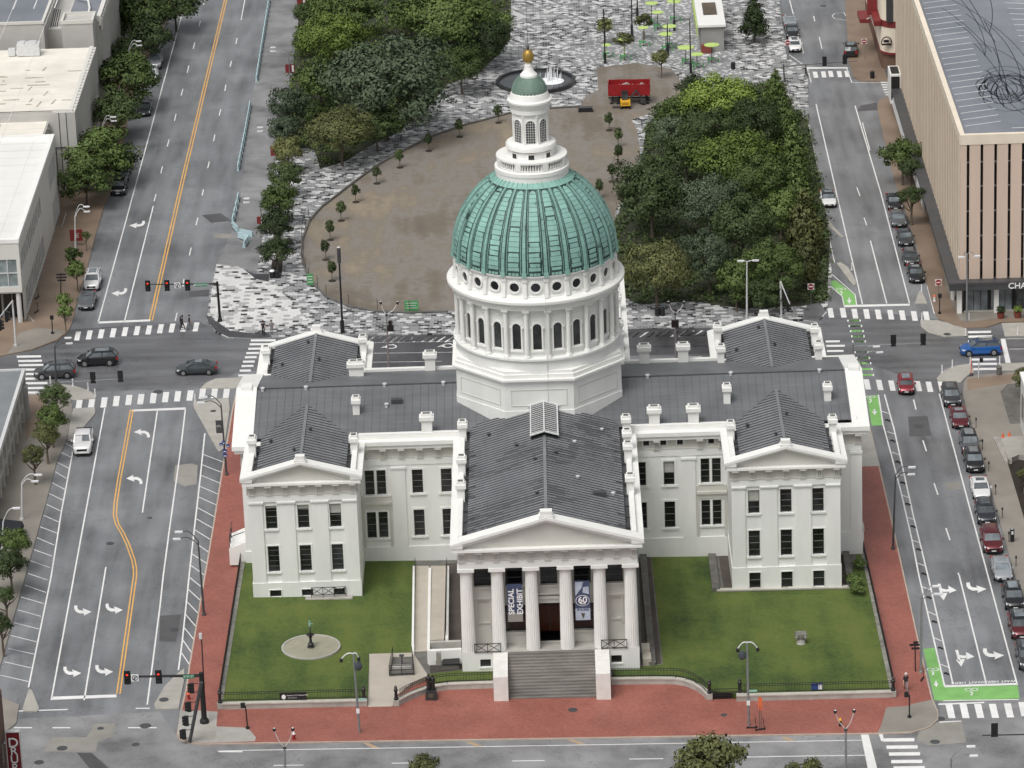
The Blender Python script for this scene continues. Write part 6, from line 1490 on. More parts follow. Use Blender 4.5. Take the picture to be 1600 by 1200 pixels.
for x, y, wd, m_, l, hw in [(600, 128, 190, BLU, 'largest dark tree, spreading wide over the left of the park', .82), (520, 60, 110, BRI, 'bright yellow-green tree at the top left of the park', .85), (548, 18, 80, MID, 'green tree behind the bright yellow-green tree', .8), (505, 20, 60, MID, 'smaller green tree above the bright one', .9), (700, 30, 150, MID, 'wide green tree at the top middle of the park', .8), (750, 62, 90, L_, 'dark tree at the right end of the park clump', .9), (720, 102, 86, MID, 'rounded green tree at the paving edge, right of the largest tree', .85), (640, 20, 80, MID, 'green tree at the top between the wide and bright ones', .8), (532, 205, 110, OLI, 'lower olive tree at the corner of the paving', .75), (588, 196, 80, L_, 'dark low tree under the largest tree', .7), (500, 130, 70, MID, 'green tree with a bright top beside the largest tree', .9), (668, 80, 70, BLU, 'grey-green tree behind the largest tree', .9), (650, 150, 70, L_, 'dark low tree at the right foot of the largest tree', .7)]:
    tree(x, y, wd*1.16, hw, 'big' if wd > 85 else 'mid', m_, l, G4)
G5 = 'big trees in the right part of the park'
for x, y, wd, m_, l, hw in [(1128, 160, 130, BRI, 'bright green tree at the top of the right clump', .72), (1064, 178, 80, MID, 'open green tree beside the excavator', .8), (1180, 188, 100, L_, 'dark tree behind the bright top tree', .8), (1108, 208, 100, L_, 'dark tree in the middle of the right clump', .8), (1048, 208, 60, BLU, 'loose grey-green tree near the saplings', .9), (1072, 242, 70, L_, 'dark tree beside the paving strip', .9), (1150, 252, 150, BRI, 'large bright green tree in the middle of the right clump', .7), (1018, 300, 130, L_, 'large dark tree beside the dome', .85), (1190, 282, 110, MID, 'green tree below the large bright one', .8), (1108, 318, 110, BLU, 'grey-green tree right of the large dark one', .85), (1160, 350, 120, L_, 'dark tree in the lower middle of the right clump', .85), (1025, 422, 112, OLI, 'round olive tree beside the drum of the dome', .86), (1108, 402, 90, BLU, 'dark grey-green tree beside the round olive one', 1.0), (1150, 440, 70, MID, 'green tree behind the tall grey lamp post', 1.0), (1210, 416, 100, MID, 'rounded green tree at the lower right of the park', .9), (1190, 460, 70, L_, 'dark low tree at the park corner', .7), (1085, 140, 60, L_, 'dark tree at the muddy ground', .7), (1220, 330, 70, MID, 'green tree inside the row of feathery trees', .9)]:
    tree(x, y, wd*1.08, hw*1.2, 'big' if wd > 85 else 'mid', m_, l, G5)
G6 = 'feathery upright trees beside the right street'
for x, y, wd, l in [(1178, 22, 60, 'dark upright tree at the top beside the parked silver cars'), (1212, 138, 46, 'upright tree below the signal mast at the top right'), (1226, 186, 52, 'upright feathery tree, second in the row along the right street'), (1240, 240, 60, 'upright feathery tree, third in the row along the right street'), (1248, 300, 62, 'upright feathery tree beside the parked car on the left kerb'), (1256, 352, 72, 'olive feathery tree beside the small concrete island'), (1262, 400, 60, 'lowest feathery tree, above the green bicycle lane')]:
    k_ = (1.25, 1.0, 1.3, 1.12, 1.28, 1.2, 1.32)[y % 7]; tree(x, y, wd*k_, (1.2, 1.5, 1.05, 1.3)[y % 4], 'cone', L_ if y < 50 else (OLI, MID)[y % 3 == 0], l, G6, hc=(5.4, 4.6, 6)[y % 3])
G7 = 'street trees on the right'
for x, y, wd, m_, l in [(1410, 244, 74, MID, 'round green street tree against the beige garage wall'), (1424, 262, 44, L_, 'dark street tree half behind the round one by the garage'), (1424, 306, 44, L_, 'small dark street tree above the parked cars'), (1600, 590, 46, OLI, 'feathery tree at the right edge by the corner'), (1600, 740, 26, OLI, 'small shrub-like tree in the dark bed at the right edge')]:
    tree(x, y, wd, .9, 'mid', m_, l, G7, hc=4.2 if y < 400 else 2.5)
G8 = 'tree tops along the front street'
for x, y, wd, l in [(1108, 1196, 132, 'leafy tree top rising into view at the bottom, right of centre'), (662, 1204, 64, 'small tree top at the bottom edge, left of centre'), (1262, 1215, 76, 'low tree top at the bottom edge, near the forked lamp')]:
    tree(x, y, wd, .95, 'mid', OLI, l, G8, hc=5.0, base=ST)
G9 = 'saplings on the bare ground'
for x, y, l in [(779, 192, 'sapling in front of the fountain pool'), (718, 214, 'sapling at the left edge of the bare ground, second from the pool'), (670, 236, 'sapling at the left edge of the bare ground, third from the pool'), (625, 262, 'sapling at the left edge of the bare ground, fourth from the pool'), (589, 287, 'sapling at the left edge of the bare ground, fifth from the pool'), (556, 316, 'sapling at the left edge of the bare ground, sixth from the pool'), (533, 345, 'sapling on the bare ground, fourth from the tall black pole'), (516, 375, 'sapling on the bare ground, third from the tall black pole'), (509, 406, 'sapling on the bare ground, second from the tall black pole'), (519, 439, 'sapling nearest the tall black pole'), (952, 204, 'sapling just below the yellow excavator'), (966, 229, 'sapling at the right of the bare ground, second below the excavator'), (966, 256, 'sapling at the right of the bare ground, third below the excavator'), (956, 284, 'sapling at the right of the bare ground, fourth below the excavator'), (937, 309, 'sapling half hidden by the dome edge')]:
    p = G(x, y, SW); R = .72
    t = thing('sapling', l, 'sapling', p, rnd.uniform(0, 6), G9)
    o = bpy.data.objects.new('trunk', TRUNKS[1]); COL.objects.link(o); o.parent = t; o.scale = (1.4, 1.4, 1.75)
    o = bpy.data.objects.new('crown', crown('small', L_, rnd.randrange(2))); COL.objects.link(o); o.parent = t; o.location = (0, 0, 1.75); o.scale = (R, R, R*1.8)
    mb = MB(); mb.lathe([(.55, 0), (.4, .1), (.1, .16)], 12); mb.build('mulch_ring', 'mulch', t, local=True)
for x, y, l in [(1033, 120, 'young tree in front of the kiosk among the umbrellas'), (1006, 62, 'young tree between two lime umbrellas'), (945, 70, 'young tree left of the umbrella group'), (975, 92, 'young tree with thin leaves at the edge of the speckled paving')]:
    tree(x, y-30, 34, .9, 'small', OLI, l, 'young trees among the umbrellas', hc=3.2, trunkthick=1)
# shrubs
for x, y, wd, l, k in [(1334, 905, 34, 'tangled green shrub beside the right pavilion', 'small'), (1342, 880, 26, 'overgrown shrub in front of the side porch', 'small'), (1340, 920, 30, 'low green shrub at the end of the right lawn wall', 'small')]:
    tree(x, y, wd, .6, k, MID, l, 'shrubs beside the right pavilion', hc=.7, name='shrub', base=0.0, cat='shrub', trunkthick=1)

# low undergrowth filling the park beds: one mass nobody could count
def undergrowth(px, seed, n, m_, h=SW):
    r = random.Random(seed); P = [G(x, y, h) for x, y in px]; xs = [p.x for p in P]; ys = [p.y for p in P]; mb = MB(); k = 0
    def inside(x, y):
        c = False
        for i in range(len(P)):
            a, b = P[i-1], P[i]
            if (a.y > y) != (b.y > y) and x < (b.x-a.x)*(y-a.y)/(b.y-a.y)+a.x: c = not c
        return c
    while k < n:
        x, y = r.uniform(min(xs), max(xs)), r.uniform(min(ys), max(ys))
        if not inside(x, y): continue
        k += 1; hh = r.uniform(.2, 1.1)
        for j in range(16):
            p = Vector((x+r.gauss(0, .45), y+r.gauss(0, .45), gz(x, h)+abs(r.gauss(0, .5))*hh+.05)); nn = Vector((r.gauss(0, 1), r.gauss(0, 1), r.gauss(0, 1)+1.2)).normalized(); u = nn.cross(Vector((r.gauss(0, 1), r.gauss(0, 1), .1))).normalized(); v = nn.cross(u); s = r.uniform(.14, .3)
            mb.add([p-u*s, p-v*s*.6, p+u*s, p+v*s*.6], [(0, 1, 2, 3)])
    return tag(mb.build('undergrowth', m_), 'low leafy ground cover under the park trees', 'ground cover', kind='stuff')
undergrowth(BEDL, 1, 1700, MID); undergrowth(BEDR, 2, 1800, L_)
# ------------------------------------------------------------------ vehicles
def lerp(tab, x):
    for (a, u), (b, v) in zip(tab, tab[1:]):
        if a <= x <= b: return u+(v-u)*(x-a)/(b-a)
    return tab[-1][1] if x > tab[-1][0] else tab[0][1]
def car(name, label, cat, px, py, head, kind, col, group=None, roofcol=None, lights=False):
    """px, py: middle of the car in the photo; head: a photo offset the bonnet points to"""
    p = G(px, py, ST+.75); q = G(px+head[0], py+head[1], ST+.75); d = q-p
    rz = math.atan2(d.y, d.x)
    t = thing(name, label, cat, (p.x, p.y, gz(p.x, ST+.006)), rz, group); t.scale = (1.1, 1.12, 1.12)
    key = 'car_%.3f_%.3f_%.3f' % col
    if key not in MATS: paint(key, col, .28, .15 if sum(col) > 1.5 else .35)
    L, Wd, Ht, hood, belt = dict(sedan=(4.7, 1.82, 1.45, .95, .98), suv=(4.65, 1.88, 1.70, 1.08, 1.12), hatch=(3.95, 1.74, 1.45, .95, 1.0), pickup=(5.7, 2.0, 1.88, 1.2, 1.22), van=(4.9, 1.95, 1.75, 1.1, 1.12))[kind]
    h = L/2
    if kind == 'sedan': top = [(-h, .78), (-h+.12, .98), (-h+.75, 1.04), (-.55, 1.0), (.75, 1.0), (h-.75, .88), (h-.15, .72), (h, .6)]; cab = (-h+.55, -h+1.35, .35, 1.15)
    elif kind == 'hatch': top = [(-h, .75), (-h+.06, 1.0), (-.6, 1.0), (.85, .99), (h-.5, .92), (h-.1, .75), (h, .6)]; cab = (-h+.05, -h+.4, .45, 1.05)
    elif kind == 'pickup': top = [(-h, 1.1), (-h+.05, 1.22), (-.3, 1.22), (1.1, 1.22), (h-.5, 1.15), (h-.08, 1.0), (h, .8)]; cab = (-1.0, -.85, .75, 1.35)
    else: top = [(-h, .85), (-h+.08, 1.12), (-.6, 1.12), (.95, 1.12), (h-.6, 1.02), (h-.12, .85), (h, .68)]; cab = (-h+.08, -h+.62, .45, 1.2)
    wid = [(-h, Wd*.40), (-h+.25, Wd*.475), (-h+1, Wd*.5), (h-1, Wd*.5), (h-.3, Wd*.46), (h, Wd*.36)]
    xs = [-h, -h+.1, -h+.3, -h+.75, -h+1.3, -.9, -.4, .2, .7, 1.1, h-.8, h-.4, h-.15, h]
    mb = MB(); n = len(xs); o_ = 0
    for x in xs:
        w_ = lerp(wid, x); z = lerp(top, x); zb = .30 if abs(x) > h-.2 else .22
        half = [(w_*.86, zb), (w_*.98, zb+.14), (w_*1.0, .55), (w_*.985, max(.6, z-.14)), (w_*.93, z-.03), (w_*.6, z+.02), (0, z+.035)]
        ring = [(x, a, b) for a, b in half]+[(x, -a, b) for a, b in reversed(half[:-1])]
        mb.v += ring
    k = 13
    for i in range(n-1):
        for j in range(k): mb.f.append((i*k+j, i*k+(j+1) % k, (i+1)*k+(j+1) % k, (i+1)*k+j)); mb.m.append(0)
    mb.f.append(tuple(range(k))); mb.m.append(0); mb.f.append(tuple((n-1)*k+j for j in reversed(range(k)))); mb.m.append(0)
    if kind == 'pickup':
        mb.cur = 1; mb.box(-h+.12, -1.05, -Wd*.41, Wd*.41, 1.2, 1.262)
    body = mb.build('body', [key, 'signal_black'], t, smooth=38, local=True)
    # greenhouse
    r0, r1, f1, f0 = cab; zb = belt-.03; zt = Ht; wb = Wd*.475; wt = Wd*.385
    B_ = [(r0, wb*.9), (f0, wb*.93)]; mid = (r1+f1)/2
    g = MB()
    lo = [(r0, -wb*.84, zb), (f0, -wb*.9, zb), (f0+.1, 0, zb), (f0, wb*.9, zb), (r0, wb*.84, zb), (r0-.05, 0, zb)]
    hi = [(r1, -wt, zt-.1), (f1, -wt, zt-.1), (f1+.08, 0, zt-.06), (f1, wt, zt-.1), (r1, wt, zt-.1), (r1-.04, 0, zt-.06)]
    g.add(lo+hi, [(i, (i+1) % 6, 6+(i+1) % 6, 6+i) for i in range(6)])
    g.build('windows', 'car_glass', t, local=True)
    rf = MB(); k1 = .06
    rf.add([(r1-.12, -wt-.02, zt-.12), (f1+.10, -wt-.02, zt-.12), (f1+.2, 0, zt-.07), (f1+.10, wt+.02, zt-.12), (r1-.12, wt+.02, zt-.12), (r1-.16, 0, zt-.07), (r1+.1, -wt*.8, zt-.01), (f1-.15, -wt*.8, zt-.015), (f1-.1, 0, zt), (f1-.15, wt*.8, zt-.015), (r1+.1, wt*.8, zt-.01), (r1+.08, 0, zt)],
           [(i, (i+1) % 6, 6+(i+1) % 6, 6+i) for i in range(6)]+[(6, 7, 8, 11), (11, 8, 9, 10)])
    for s in (-1, 1):
        for a, b in (((f0+.02, s*wb*.9, zb), (f1+.03, s*wt, zt-.1)), ((r0, s*wb*.84, zb), (r1-.02, s*wt, zt-.1)), ((mid+.1, s*wb*.9, zb), (mid, s*wt, zt-.08))): rf.bar(a, b, .09, .06)
    rkey = key
    if roofcol:
        rkey = 'car_%.3f_%.3f_%.3f' % roofcol
        if rkey not in MATS: paint(rkey, roofcol, .3, .2)
    ro = rf.build('roof', rkey, t, smooth=40, local=True)
    if kind in ('suv', 'van'):
        q = MB()
        for s in (-1, 1): q.tube([(r1+.15, s*wt*.86, zt+.0), (r1+.3, s*wt*.86, zt+.05), (f1-.3, s*wt*.86, zt+.05), (f1-.15, s*wt*.86, zt)], .022, 5)
        q.build('roof_rail', 'dark_metal', ro)
    if kind in ('sedan', 'hatch', 'suv'): MB().box(r1+.35, f1-.25, -wt*.62, wt*.62, zt-.02, zt+.012).build('sunroof', 'car_glass', ro)
    R = .33 if kind not in ('pickup', 'suv') else .37
    for x in (h*.62, -h*.60):
        for s in (-1, 1):
            q = MB(); q.lathe([(R, -.11), (R, .11)], 18); wv = [(a, b, c) for a, b, c in q.v]; y = s*(Wd*.5-.10)
            q.v = [(x+a, y+c, R+b) for a, b, c in wv]; wh = q.build('wheel', 'tyre', t, local=True)
            q = MB(); q.lathe([(R*.66, 0), (R*.6, .02)], 12); q.v = [(x+a, y+s*(.105+c), R+b) for a, b, c in q.v]; q.build('rim', 'grey_metal', wh)
            q = MB(); q.lathe([(R*1.2, 0), (R*1.2, .012)], 18); q.v = [(x+a, s*(Wd*.5-.012+c), R*1.02+b) for a, b, c in q.v]; q.build('wheel_arch', 'signal_black', body)
    zf = lerp(top, h-.12)
    for s in (-1, 1):
        q = MB(); q.hexa([(h-.42, s*Wd*.30, zf-.14), (h-.05, s*Wd*.30, zf-.16), (h-.22, s*Wd*.455, zf-.13), (h-.55, s*Wd*.47, zf-.10), (h-.42, s*Wd*.30, zf+.04), (h-.1, s*Wd*.30, zf-.0), (h-.26, s*Wd*.45, zf+.01), (h-.58, s*Wd*.46, zf+.05)]); q.build('headlight', 'headlamp', t, local=True)
        MB().box(-h-.015, -h+.2, s*Wd*.40-.16, s*Wd*.40+.12, .72, .98).build('tail_light', 'tail_lamp', t, local=True)
        MB().box(f0-.25, f0-.05, s*(Wd*.5+.09)-.1, s*(Wd*.5+.09)+.1, belt+.0, belt+.16).build('mirror', key, t, local=True)
    q = MB(); q.box(h-.1, h+.012, -Wd*.27, Wd*.27, zf-.34, zf-.12); q.box(h-.12, h+.005, -Wd*.33, Wd*.33, .3, .42); q.build('grille', 'signal_black', t, local=True)
    MB().box(h, h+.025, -.22, .22, .44, .55).build('number_plate', 'sign_white', t, local=True)
    return t
BLK, DGR, GRY, SIL, WHT, MAR, RED, BLUE = (.012, .013, .015), (.05, .053, .058), (.13, .137, .145), (.38, .40, .42), (.78, .78, .78), (.12, .012, .018), (.26, .015, .02), (.015, .12, .42)
GP = 'cars parked along the right kerb of the right street'
RH = (27.5, 102)
for k, (x, y, kd, c, nm, l, cat) in enumerate([
    (1486, 618, 'suv', DGR, 'parked_car', 'dark grey sport utility car on the crosswalk, first in the right-hand row', 'car'), (1498.5, 651, 'sedan', MAR, 'parked_car', 'maroon sedan, second car in the right-hand row below the crosswalk', 'car'),
    (1514.5, 691, 'suv', GRY, 'parked_car', 'grey sport utility car with a dark roof, between maroon and black ones', 'car'), (1521.5, 719, 'suv', BLK, 'parked_car', 'black sport utility car just above the white sedan in the right-hand row', 'car'),
    (1531.5, 761, 'sedan', WHT, 'parked_car', 'white sedan with a dark glass roof in the right-hand row', 'car'), (1539.5, 800, 'suv', (.03, .034, .042), 'parked_car', 'dark blue-grey car between the white sedan and a maroon one in the right-hand row', 'car'),
    (1549, 843.5, 'van', MAR, 'parked_car', 'large maroon sport utility car beside the parking pay station', 'car'), (1565, 887, 'sedan', SIL, 'parked_car', 'silver sedan with a sunroof below the maroon sport utility car', 'car'),
    (1583, 932, 'suv', BLK, 'parked_car', 'black sport utility car beside the upper right-turn arrow', 'car'), (1593, 977, 'suv', MAR, 'parked_car', 'maroon car with a black roof at the right edge', 'car'), (1605, 1025, 'suv', DGR, 'parked_car', 'dark car cut off by the right edge, lowest in the row', 'car')]):
    car(nm, l, cat, x, y, RH, kd, c, GP, roofcol=BLK if k in (2, 9) else None)
GQ = 'cars parked beside the beige garage'
for x, y, kd, c, l in [(1397, 314, 'sedan', BLK, 'black car half under a tree, first beside the beige garage'), (1403, 340, 'sedan', GRY, 'silver-grey sedan, second beside the beige garage'), (1413.5, 369.5, 'sedan', DGR, 'dark grey car, third beside the beige garage'), (1422.5, 401, 'hatch', DGR, 'dark car, fourth beside the beige garage'), (1430.5, 426, 'sedan', BLK, 'black car nearest the crosswalk beside the beige garage')]:
    car('parked_car', l, 'car', x, y, (22, 80), kd, c, GQ)
car('parked_car', 'white car with a dark roof parked at the left kerb beside the feathery trees', 'car', 1294, 309, (20, 80), 'sedan', WHT, roofcol=BLK)
GT = 'cars queued at the top of the right street'
for x, y, kd, c, l in [(1234, 33, 'sedan', SIL, 'silver car at the back of the short row at the top right'), (1237.5, 48, 'sedan', BLK, 'black car between a silver and a white one at the top right'), (1241.5, 70, 'hatch', WHT, 'small white car beside the no-entry sign at the top right')]:
    car('parked_car', l, 'car', x, y, (14, 60), kd, c, GT)
car('parked_car', 'black sport utility car stopped by the brown pavement at the top right', 'car', 1329.5, 77, (5, -60), 'suv', BLK)
car('crossing_car', 'bright blue sport utility car driving over the right crosswalk', 'car', 1532, 544, (-100, 3), 'suv', BLUE, roofcol=(.02, .05, .13))
car('small_car', 'small red car with a red roof coming down over the crosswalk', 'car', 1415.5, 600, (10, 90), 'hatch', (.25, .02, .03))
car('pickup_truck', 'white pickup truck with a black bed cover on the left street', 'pickup', 130, 690, (-12, 80), 'pickup', WHT)
car('crossing_car', 'black sport utility car driving across the left junction, furthest back', 'car', 152.5, 560, (-100, 3), 'suv', BLK)
car('crossing_car', 'dark grey sport utility car driving onto the horizontal crosswalk bars at the left', 'car', 85.5, 580, (-100, 4), 'suv', (.07, .073, .078))
car('crossing_car', 'slate grey sedan driving across the left junction', 'car', 307, 574, (-100, 2), 'sedan', (.06, .072, .078))
GL = 'cars parked along the left office pavement'
for x, y, kd, c, l in [(145, 438, 'suv', WHT, 'white car parked beside the young street tree on the left'), (136.5, 468, 'sedan', GRY, 'grey sedan parked nearest the left crossing'), (186, 291, 'suv', BLK, 'black car parked below the broad tree on the left'), (243, 95, 'suv', SIL, 'silver car half hidden by a tree, highest on the left'), (236, 118, 'suv', WHT, 'white car half hidden by a tree, second highest on the left'), (226, 168, 'sedan', DGR, 'dark car half hidden behind a tree by the curved lamps'), (191, 269, 'sedan', DGR, 'dark car under the broad tree, just behind the black one')]:
    car('parked_car', l, 'car', x, y, (-22, 80), kd, c, GL)

# ------------------------------------------------------------------ poles, lamps, signals
def place(px, py, h=SW): p = G(px, py, h); return p
def up(p, x, y): return YP(x, y, p.y)
def arcpts(a, b, rise, n=6):
    return [Vector(a).lerp(Vector(b), t/n)+Vector((0, 0, rise*math.sin(math.pi*t/n))) for t in range(n+1)]
def lamp(name, label, base, tip, arms, m='dark_metal', r=.11, group=None, h=SW, head='lamp_head', rise=.5):
    """pole from a photo base to a photo tip (same distance), arms end at photo points"""
    p = place(*base, h); q = up(p, *tip)
    t = thing(name, label, 'street lamp', p, 0, group)
    o = MB().tube([p, (p+Vector((q.x, q.y, q.z)))/2, q], [r*1.3, r, r*.7], 8).build('pole', m, t, smooth=40)
    MB().lathe([(r*2.2, 0), (r*2.2, .12), (r*1.4, .3)], 10, p).build('base', m, o)
    for a in arms:
        e = up(p, *a[:2]); q0 = q+Vector((0, 0, a[2] if len(a) > 2 else 0))
        ar = MB().tube(arcpts(q0, e, rise), [r*.5]*7, 6).build('arm', a[3] if len(a) > 3 else m, t, smooth=40)
        d = (e-q0); d.z = 0; d.normalize()
        mb = MB(); mb.obox(e+d*.25, d*.42, Vector((-d.y, d.x, 0))*.16, Vector((0, 0, .07))); mb.obox(e+d*.3-Vector((0, 0, .08)), d*.28, Vector((-d.y, d.x, 0))*.13, Vector((0, 0, .04))); mb.build('lamp_head', head, ar)
    return t, p, q
LG = 'twin cobra-head street lamps'
lamp('street_lamp', 'twin-arm street lamp on the brick pavement left of the lawn, above the corner signals', (318.7, 961), (309.5, 845), [(283, 831, 0), (280, 842, -.5)], group=LG)
t, p, q = lamp('street_lamp', 'twin-arm street lamp with a dark banner and blue route signs beside it', (354, 742), (345.3, 632), [(322, 620, 0), (318, 629, -.4)], group=LG)
lamp('street_lamp', 'twin-arm street lamp halfway along the right street, beside the brick pavement', (1395.3, 858), (1399, 743), [(1421, 730, 0), (1420, 741, -.5)], group=LG)
lamp('street_lamp', 'twin-arm street lamp near the lower right corner, by the signpost', (1439, 1051), (1440, 934), [(1459, 916, 0), (1461, 928, -.5)], group=LG, m='grey_metal')
lamp('street_lamp', 'twin-arm street lamp with pale heads at the bottom right edge', (1486, 1245), (1486, 1186), [(1513, 1166.5, 0), (1517, 1181, -.3)], group=LG, m='grey_metal', h=ST)
lamp('street_lamp', 'twin-arm street lamp rising behind the right roof end', (1346, 660), (1345.2, 557), [(1366, 541.5, 0), (1371, 550.5, -.4)], group=LG, m='grey_metal')
lamp('street_lamp', 'pale curved street lamp on the left office pavement beside the red sign', (118, 395), (117, 338), [(132, 323, 0), (133, 330.5, -.3)], group=LG, m='pale_metal', rise=.9)
lamp('street_lamp', 'pale curved street lamp between trees by the cream roof', (202, 130), (201, 78), [(214, 64.5, 0), (215, 71, -.3)], group=LG, m='pale_metal', rise=.7)
lamp('street_lamp', 'pale curved street lamp in front of the concrete wall', (161, 250), (160.5, 194), [(174, 183, 0), (175, 189, -.3)], group=LG, m='pale_metal', rise=.7)
lamp('street_lamp', 'street lamp behind the dark grey car at the left junction', (88, 602), (85.5, 541), [(103, 528, 0), (105, 536.5, -.3)], group=LG, rise=.3)
lamp('street_lamp', 'twin-arm street lamp over the dark awning on the left', (34, 812), (34, 754), [(56, 742, 0), (51, 752, -.3)], group=LG, m='pale_metal')
lamp('street_lamp', 'pale lamp arm low at the left edge by the awning', (3, 870), (5, 815), [(22, 794, 0)], group=LG, m='pale_metal')
lamp('street_lamp', 'double-headed street lamp in front of the garage shop front', (1510.5, 502), (1511.2, 398), [(1505.5, 401.5, 0), (1523, 400, 0)], group=LG, m='grey_metal', rise=.5)
lamp('street_lamp', 'tall grey lamp with a small crossbar in front of the dark park trees', (1167, 506), (1167, 409), [(1160.5, 407.5, 0), (1177.5, 407, 0)], group=LG, m='pale_metal', rise=.05)
for (b, tp, e1, e2, l) in [((404, 130), (401.5, 78), (429, 72), (429, 79), ''),]: pass
for (b, tp, e1, l) in [((453, 122), (451, 82), (429, 74), 'slim lamp over the parking lane with a red banner, upper one'), ((433, 250), (430, 216), (409, 199), 'slim lamp over the parking lane with a red banner, lower one'), ((409, 355), (407, 318), (388, 310), 'slim lamp beside the plaza row of trees near the teal barrier end')]:
    lamp('street_lamp', l, b, tp, [(*e1, 0), (e1[0], e1[1]+6, -.3)], r=.07, group='slim lamps on the parking lane', rise=.2, m='grey_metal')
YG = 'forked street lamps'
for b, j, e1, e2, l, m_ in [((446, 1222), (444.5, 1168), (428.5, 1141), (457.5, 1140.5), 'forked lamp at the bottom left in front of the brick pavement', 'grey_metal'), ((1322, 1210), (1321.5, 1140), (1305, 1113), (1334.5, 1112), 'forked lamp at the bottom right in front of the brick pavement', 'grey_metal'), ((608, 590), (604, 492), (595, 474), (621, 474), 'forked lamp standing in the accessible bays left of the dome', 'grey_metal'), ((1056, 575), (1055, 490), (1044.5, 473.5), (1068.5, 473.5), 'forked lamp right of the dome behind the chimneys', 'grey_metal')]:
    p = place(*b, ST); q = up(p, *j)
    t = thing('forked_lamp', l, 'street lamp', p, 0, YG); po = MB().tube([p, q], [.13, .09], 8).build('pole', m_, t, smooth=40); MB().lathe([(.2, -.1), (.16, .12)], 8, q).build('collar', 'dark_metal', po)
    for e in (e1, e2):
        e_ = up(p, *e); ar = MB().tube([q, q.lerp(e_, .5)+Vector(((e_.x-q.x)*.12, 0, -.12)), e_], [.06, .05, .05], 6).build('arm', 'pale_metal' if b[1] < 700 else 'arm_pink', t, smooth=40) if 'arm_pink' in MATS else MB().tube([q, q.lerp(e_, .5)+Vector(((e_.x-q.x)*.12, 0, -.12)), e_], [.06, .05, .05], 6).build('arm', 'pale_metal', t, smooth=40)
        mb = MB(); mb.lathe([(.08, -.12), (.17, 0), (.17, .16), (.08, .24)], 10, e_); hd_ = mb.build('lamp_head', 'signal_black', ar); MB().lathe([(.1, .0), (.1, .02)], 10, e_+Vector((0, -.06, .24))).build('lens', 'sign_white', hd_)
mb = MB(); a = place(1056, 575, ST); b_ = up(a, 1054.8, 505); mb.box(b_.x-.45, b_.x+.45, b_.y-.2, b_.y+.2, b_.z-.5, b_.z+.4); o = mb.build('signal_box', 'signal_black'); tag(o, 'black signal box on the forked lamp right of the dome', 'signal box')
mb = MB(); a = place(608, 590, ST); b_ = up(a, 610, 512); mb.box(b_.x-.4, b_.x+.4, b_.y-.2, b_.y+.2, b_.z-.4, b_.z+.3); mb.box(b_.x-.2, b_.x+.2, b_.y-.2, b_.y+.2, b_.z+.3, b_.z+.9); o = mb.build('signal_box', 'signal_black'); tag(o, 'black signal box on the forked lamp left of the dome', 'signal box')
# camera poles on the front pavement
for b, tp, e1, e2, ball, l in [((562, 1144.5), (552, 1021.5), (533, 1030), (560.5, 1028), (560, 1040.5), 'grey camera pole with two white curved arms in front of the left lawn'), ((1170, 1134), (1167.3, 1004), (1152.5, 1014), (1184, 1013), (1159.5, 1023.5), 'grey camera pole with two curved arms in front of the right lawn')]:
    p = place(*b); q = up(p, *tp); t = thing('camera_pole', l, 'camera pole', p, 0, 'camera poles on the front pavement')
    po = MB().tube([p, q], [.13, .10], 8).build('pole', 'grey_metal', t, smooth=40)
    for e in (e1, e2):
        e_ = up(p, *e); ar = MB().tube(arcpts(q, e_, .3), [.07]*7, 6).build('arm', 'pale_metal', t, smooth=40)
        mb = MB(); mb.lathe([(.1, .1), (.17, 0), (.17, -.28), (.08, -.34)], 10, e_); mb.build('camera_dome', 'signal_black', ar)
    c = up(p, *ball); mb = MB(); mb.lathe([(.1, .45), (.3, .35), (.42, .05), (.42, -.15), (.28, -.4), (.1, -.48)], 14, c); mb.bar(c, (q.x, q.y, c.z), .1); mb.build('camera_housing', 'dark_glassy', t, smooth=40) if 'dark_glassy' in MATS else mb.build('camera_housing', 'dark_metal', t, smooth=40)
    c = p.lerp(q, .28); MB().box(c.x-.16, c.x+.16, c.y-.16, c.y-.1, c.z-.25, c.z+.25).build('notice', 'sign_white', t)
    c = p.lerp(q, .42); MB().box(c.x-.05, c.x+.9, c.y-.03, c.y+.03, c.z-.09, c.z+.09).build('name_plate', 'mint_sign' if 'mint_sign' in MATS else 'teal_plastic', t)
# plaza poles
def pole(name, label, b, tp, parts, group, r=.12, m='black_metal', headlen=0, headr=.3):
    p = place(*b); q = up(p, *tp); t = thing(name, label, 'light pole', p, 0, group)
    o = MB().tube([p, q], [r*1.15, r*.8], 8).build('pole', m, t, smooth=40)
    MB().box(p.x-r*2, p.x+r*2, p.y-r*2, p.y+r*2, p.z, p.z+1.6).build('base', m, o)
    if headlen:
        MB().lathe([(headr, -headlen), (headr, 0), (headr*.5, .12)], 10, q).build('lamp_head', 'dark_metal', o)
        MB().lathe([(headr*.9, .12), (headr*.8, .18)], 10, q).build('lamp_cap', 'lamp_head', o)
PG = 'black light poles on the plaza'
pole('light_pole', 'tall black light pole with a cylindrical head on the patterned paving by the bare ground', (535.5, 520), (529, 388), 0, PG, .13, headlen=1.9, headr=.24)
for b, tp, l in [((945.5, 99), (943, 14), 'black pole at the left of the lime umbrellas'), ((987.5, 55), (986.5, -20), 'black pole second from the left among the umbrellas'), ((996, 27), (995.5, -20), 'short-looking black pole at the top edge among the umbrellas'), ((1043.5, 86.5), (1042.5, 36), 'black pole in the middle of the speckled paving'), ((1079.5, 114.5), (1077.5, 30), 'black pole with a box near its top, right of the umbrellas'), ((1053.5, 48), (1053, -20), 'black pole behind a lime umbrella at the top')]:
    pole('light_pole', l, b, tp, 0, PG, .10)
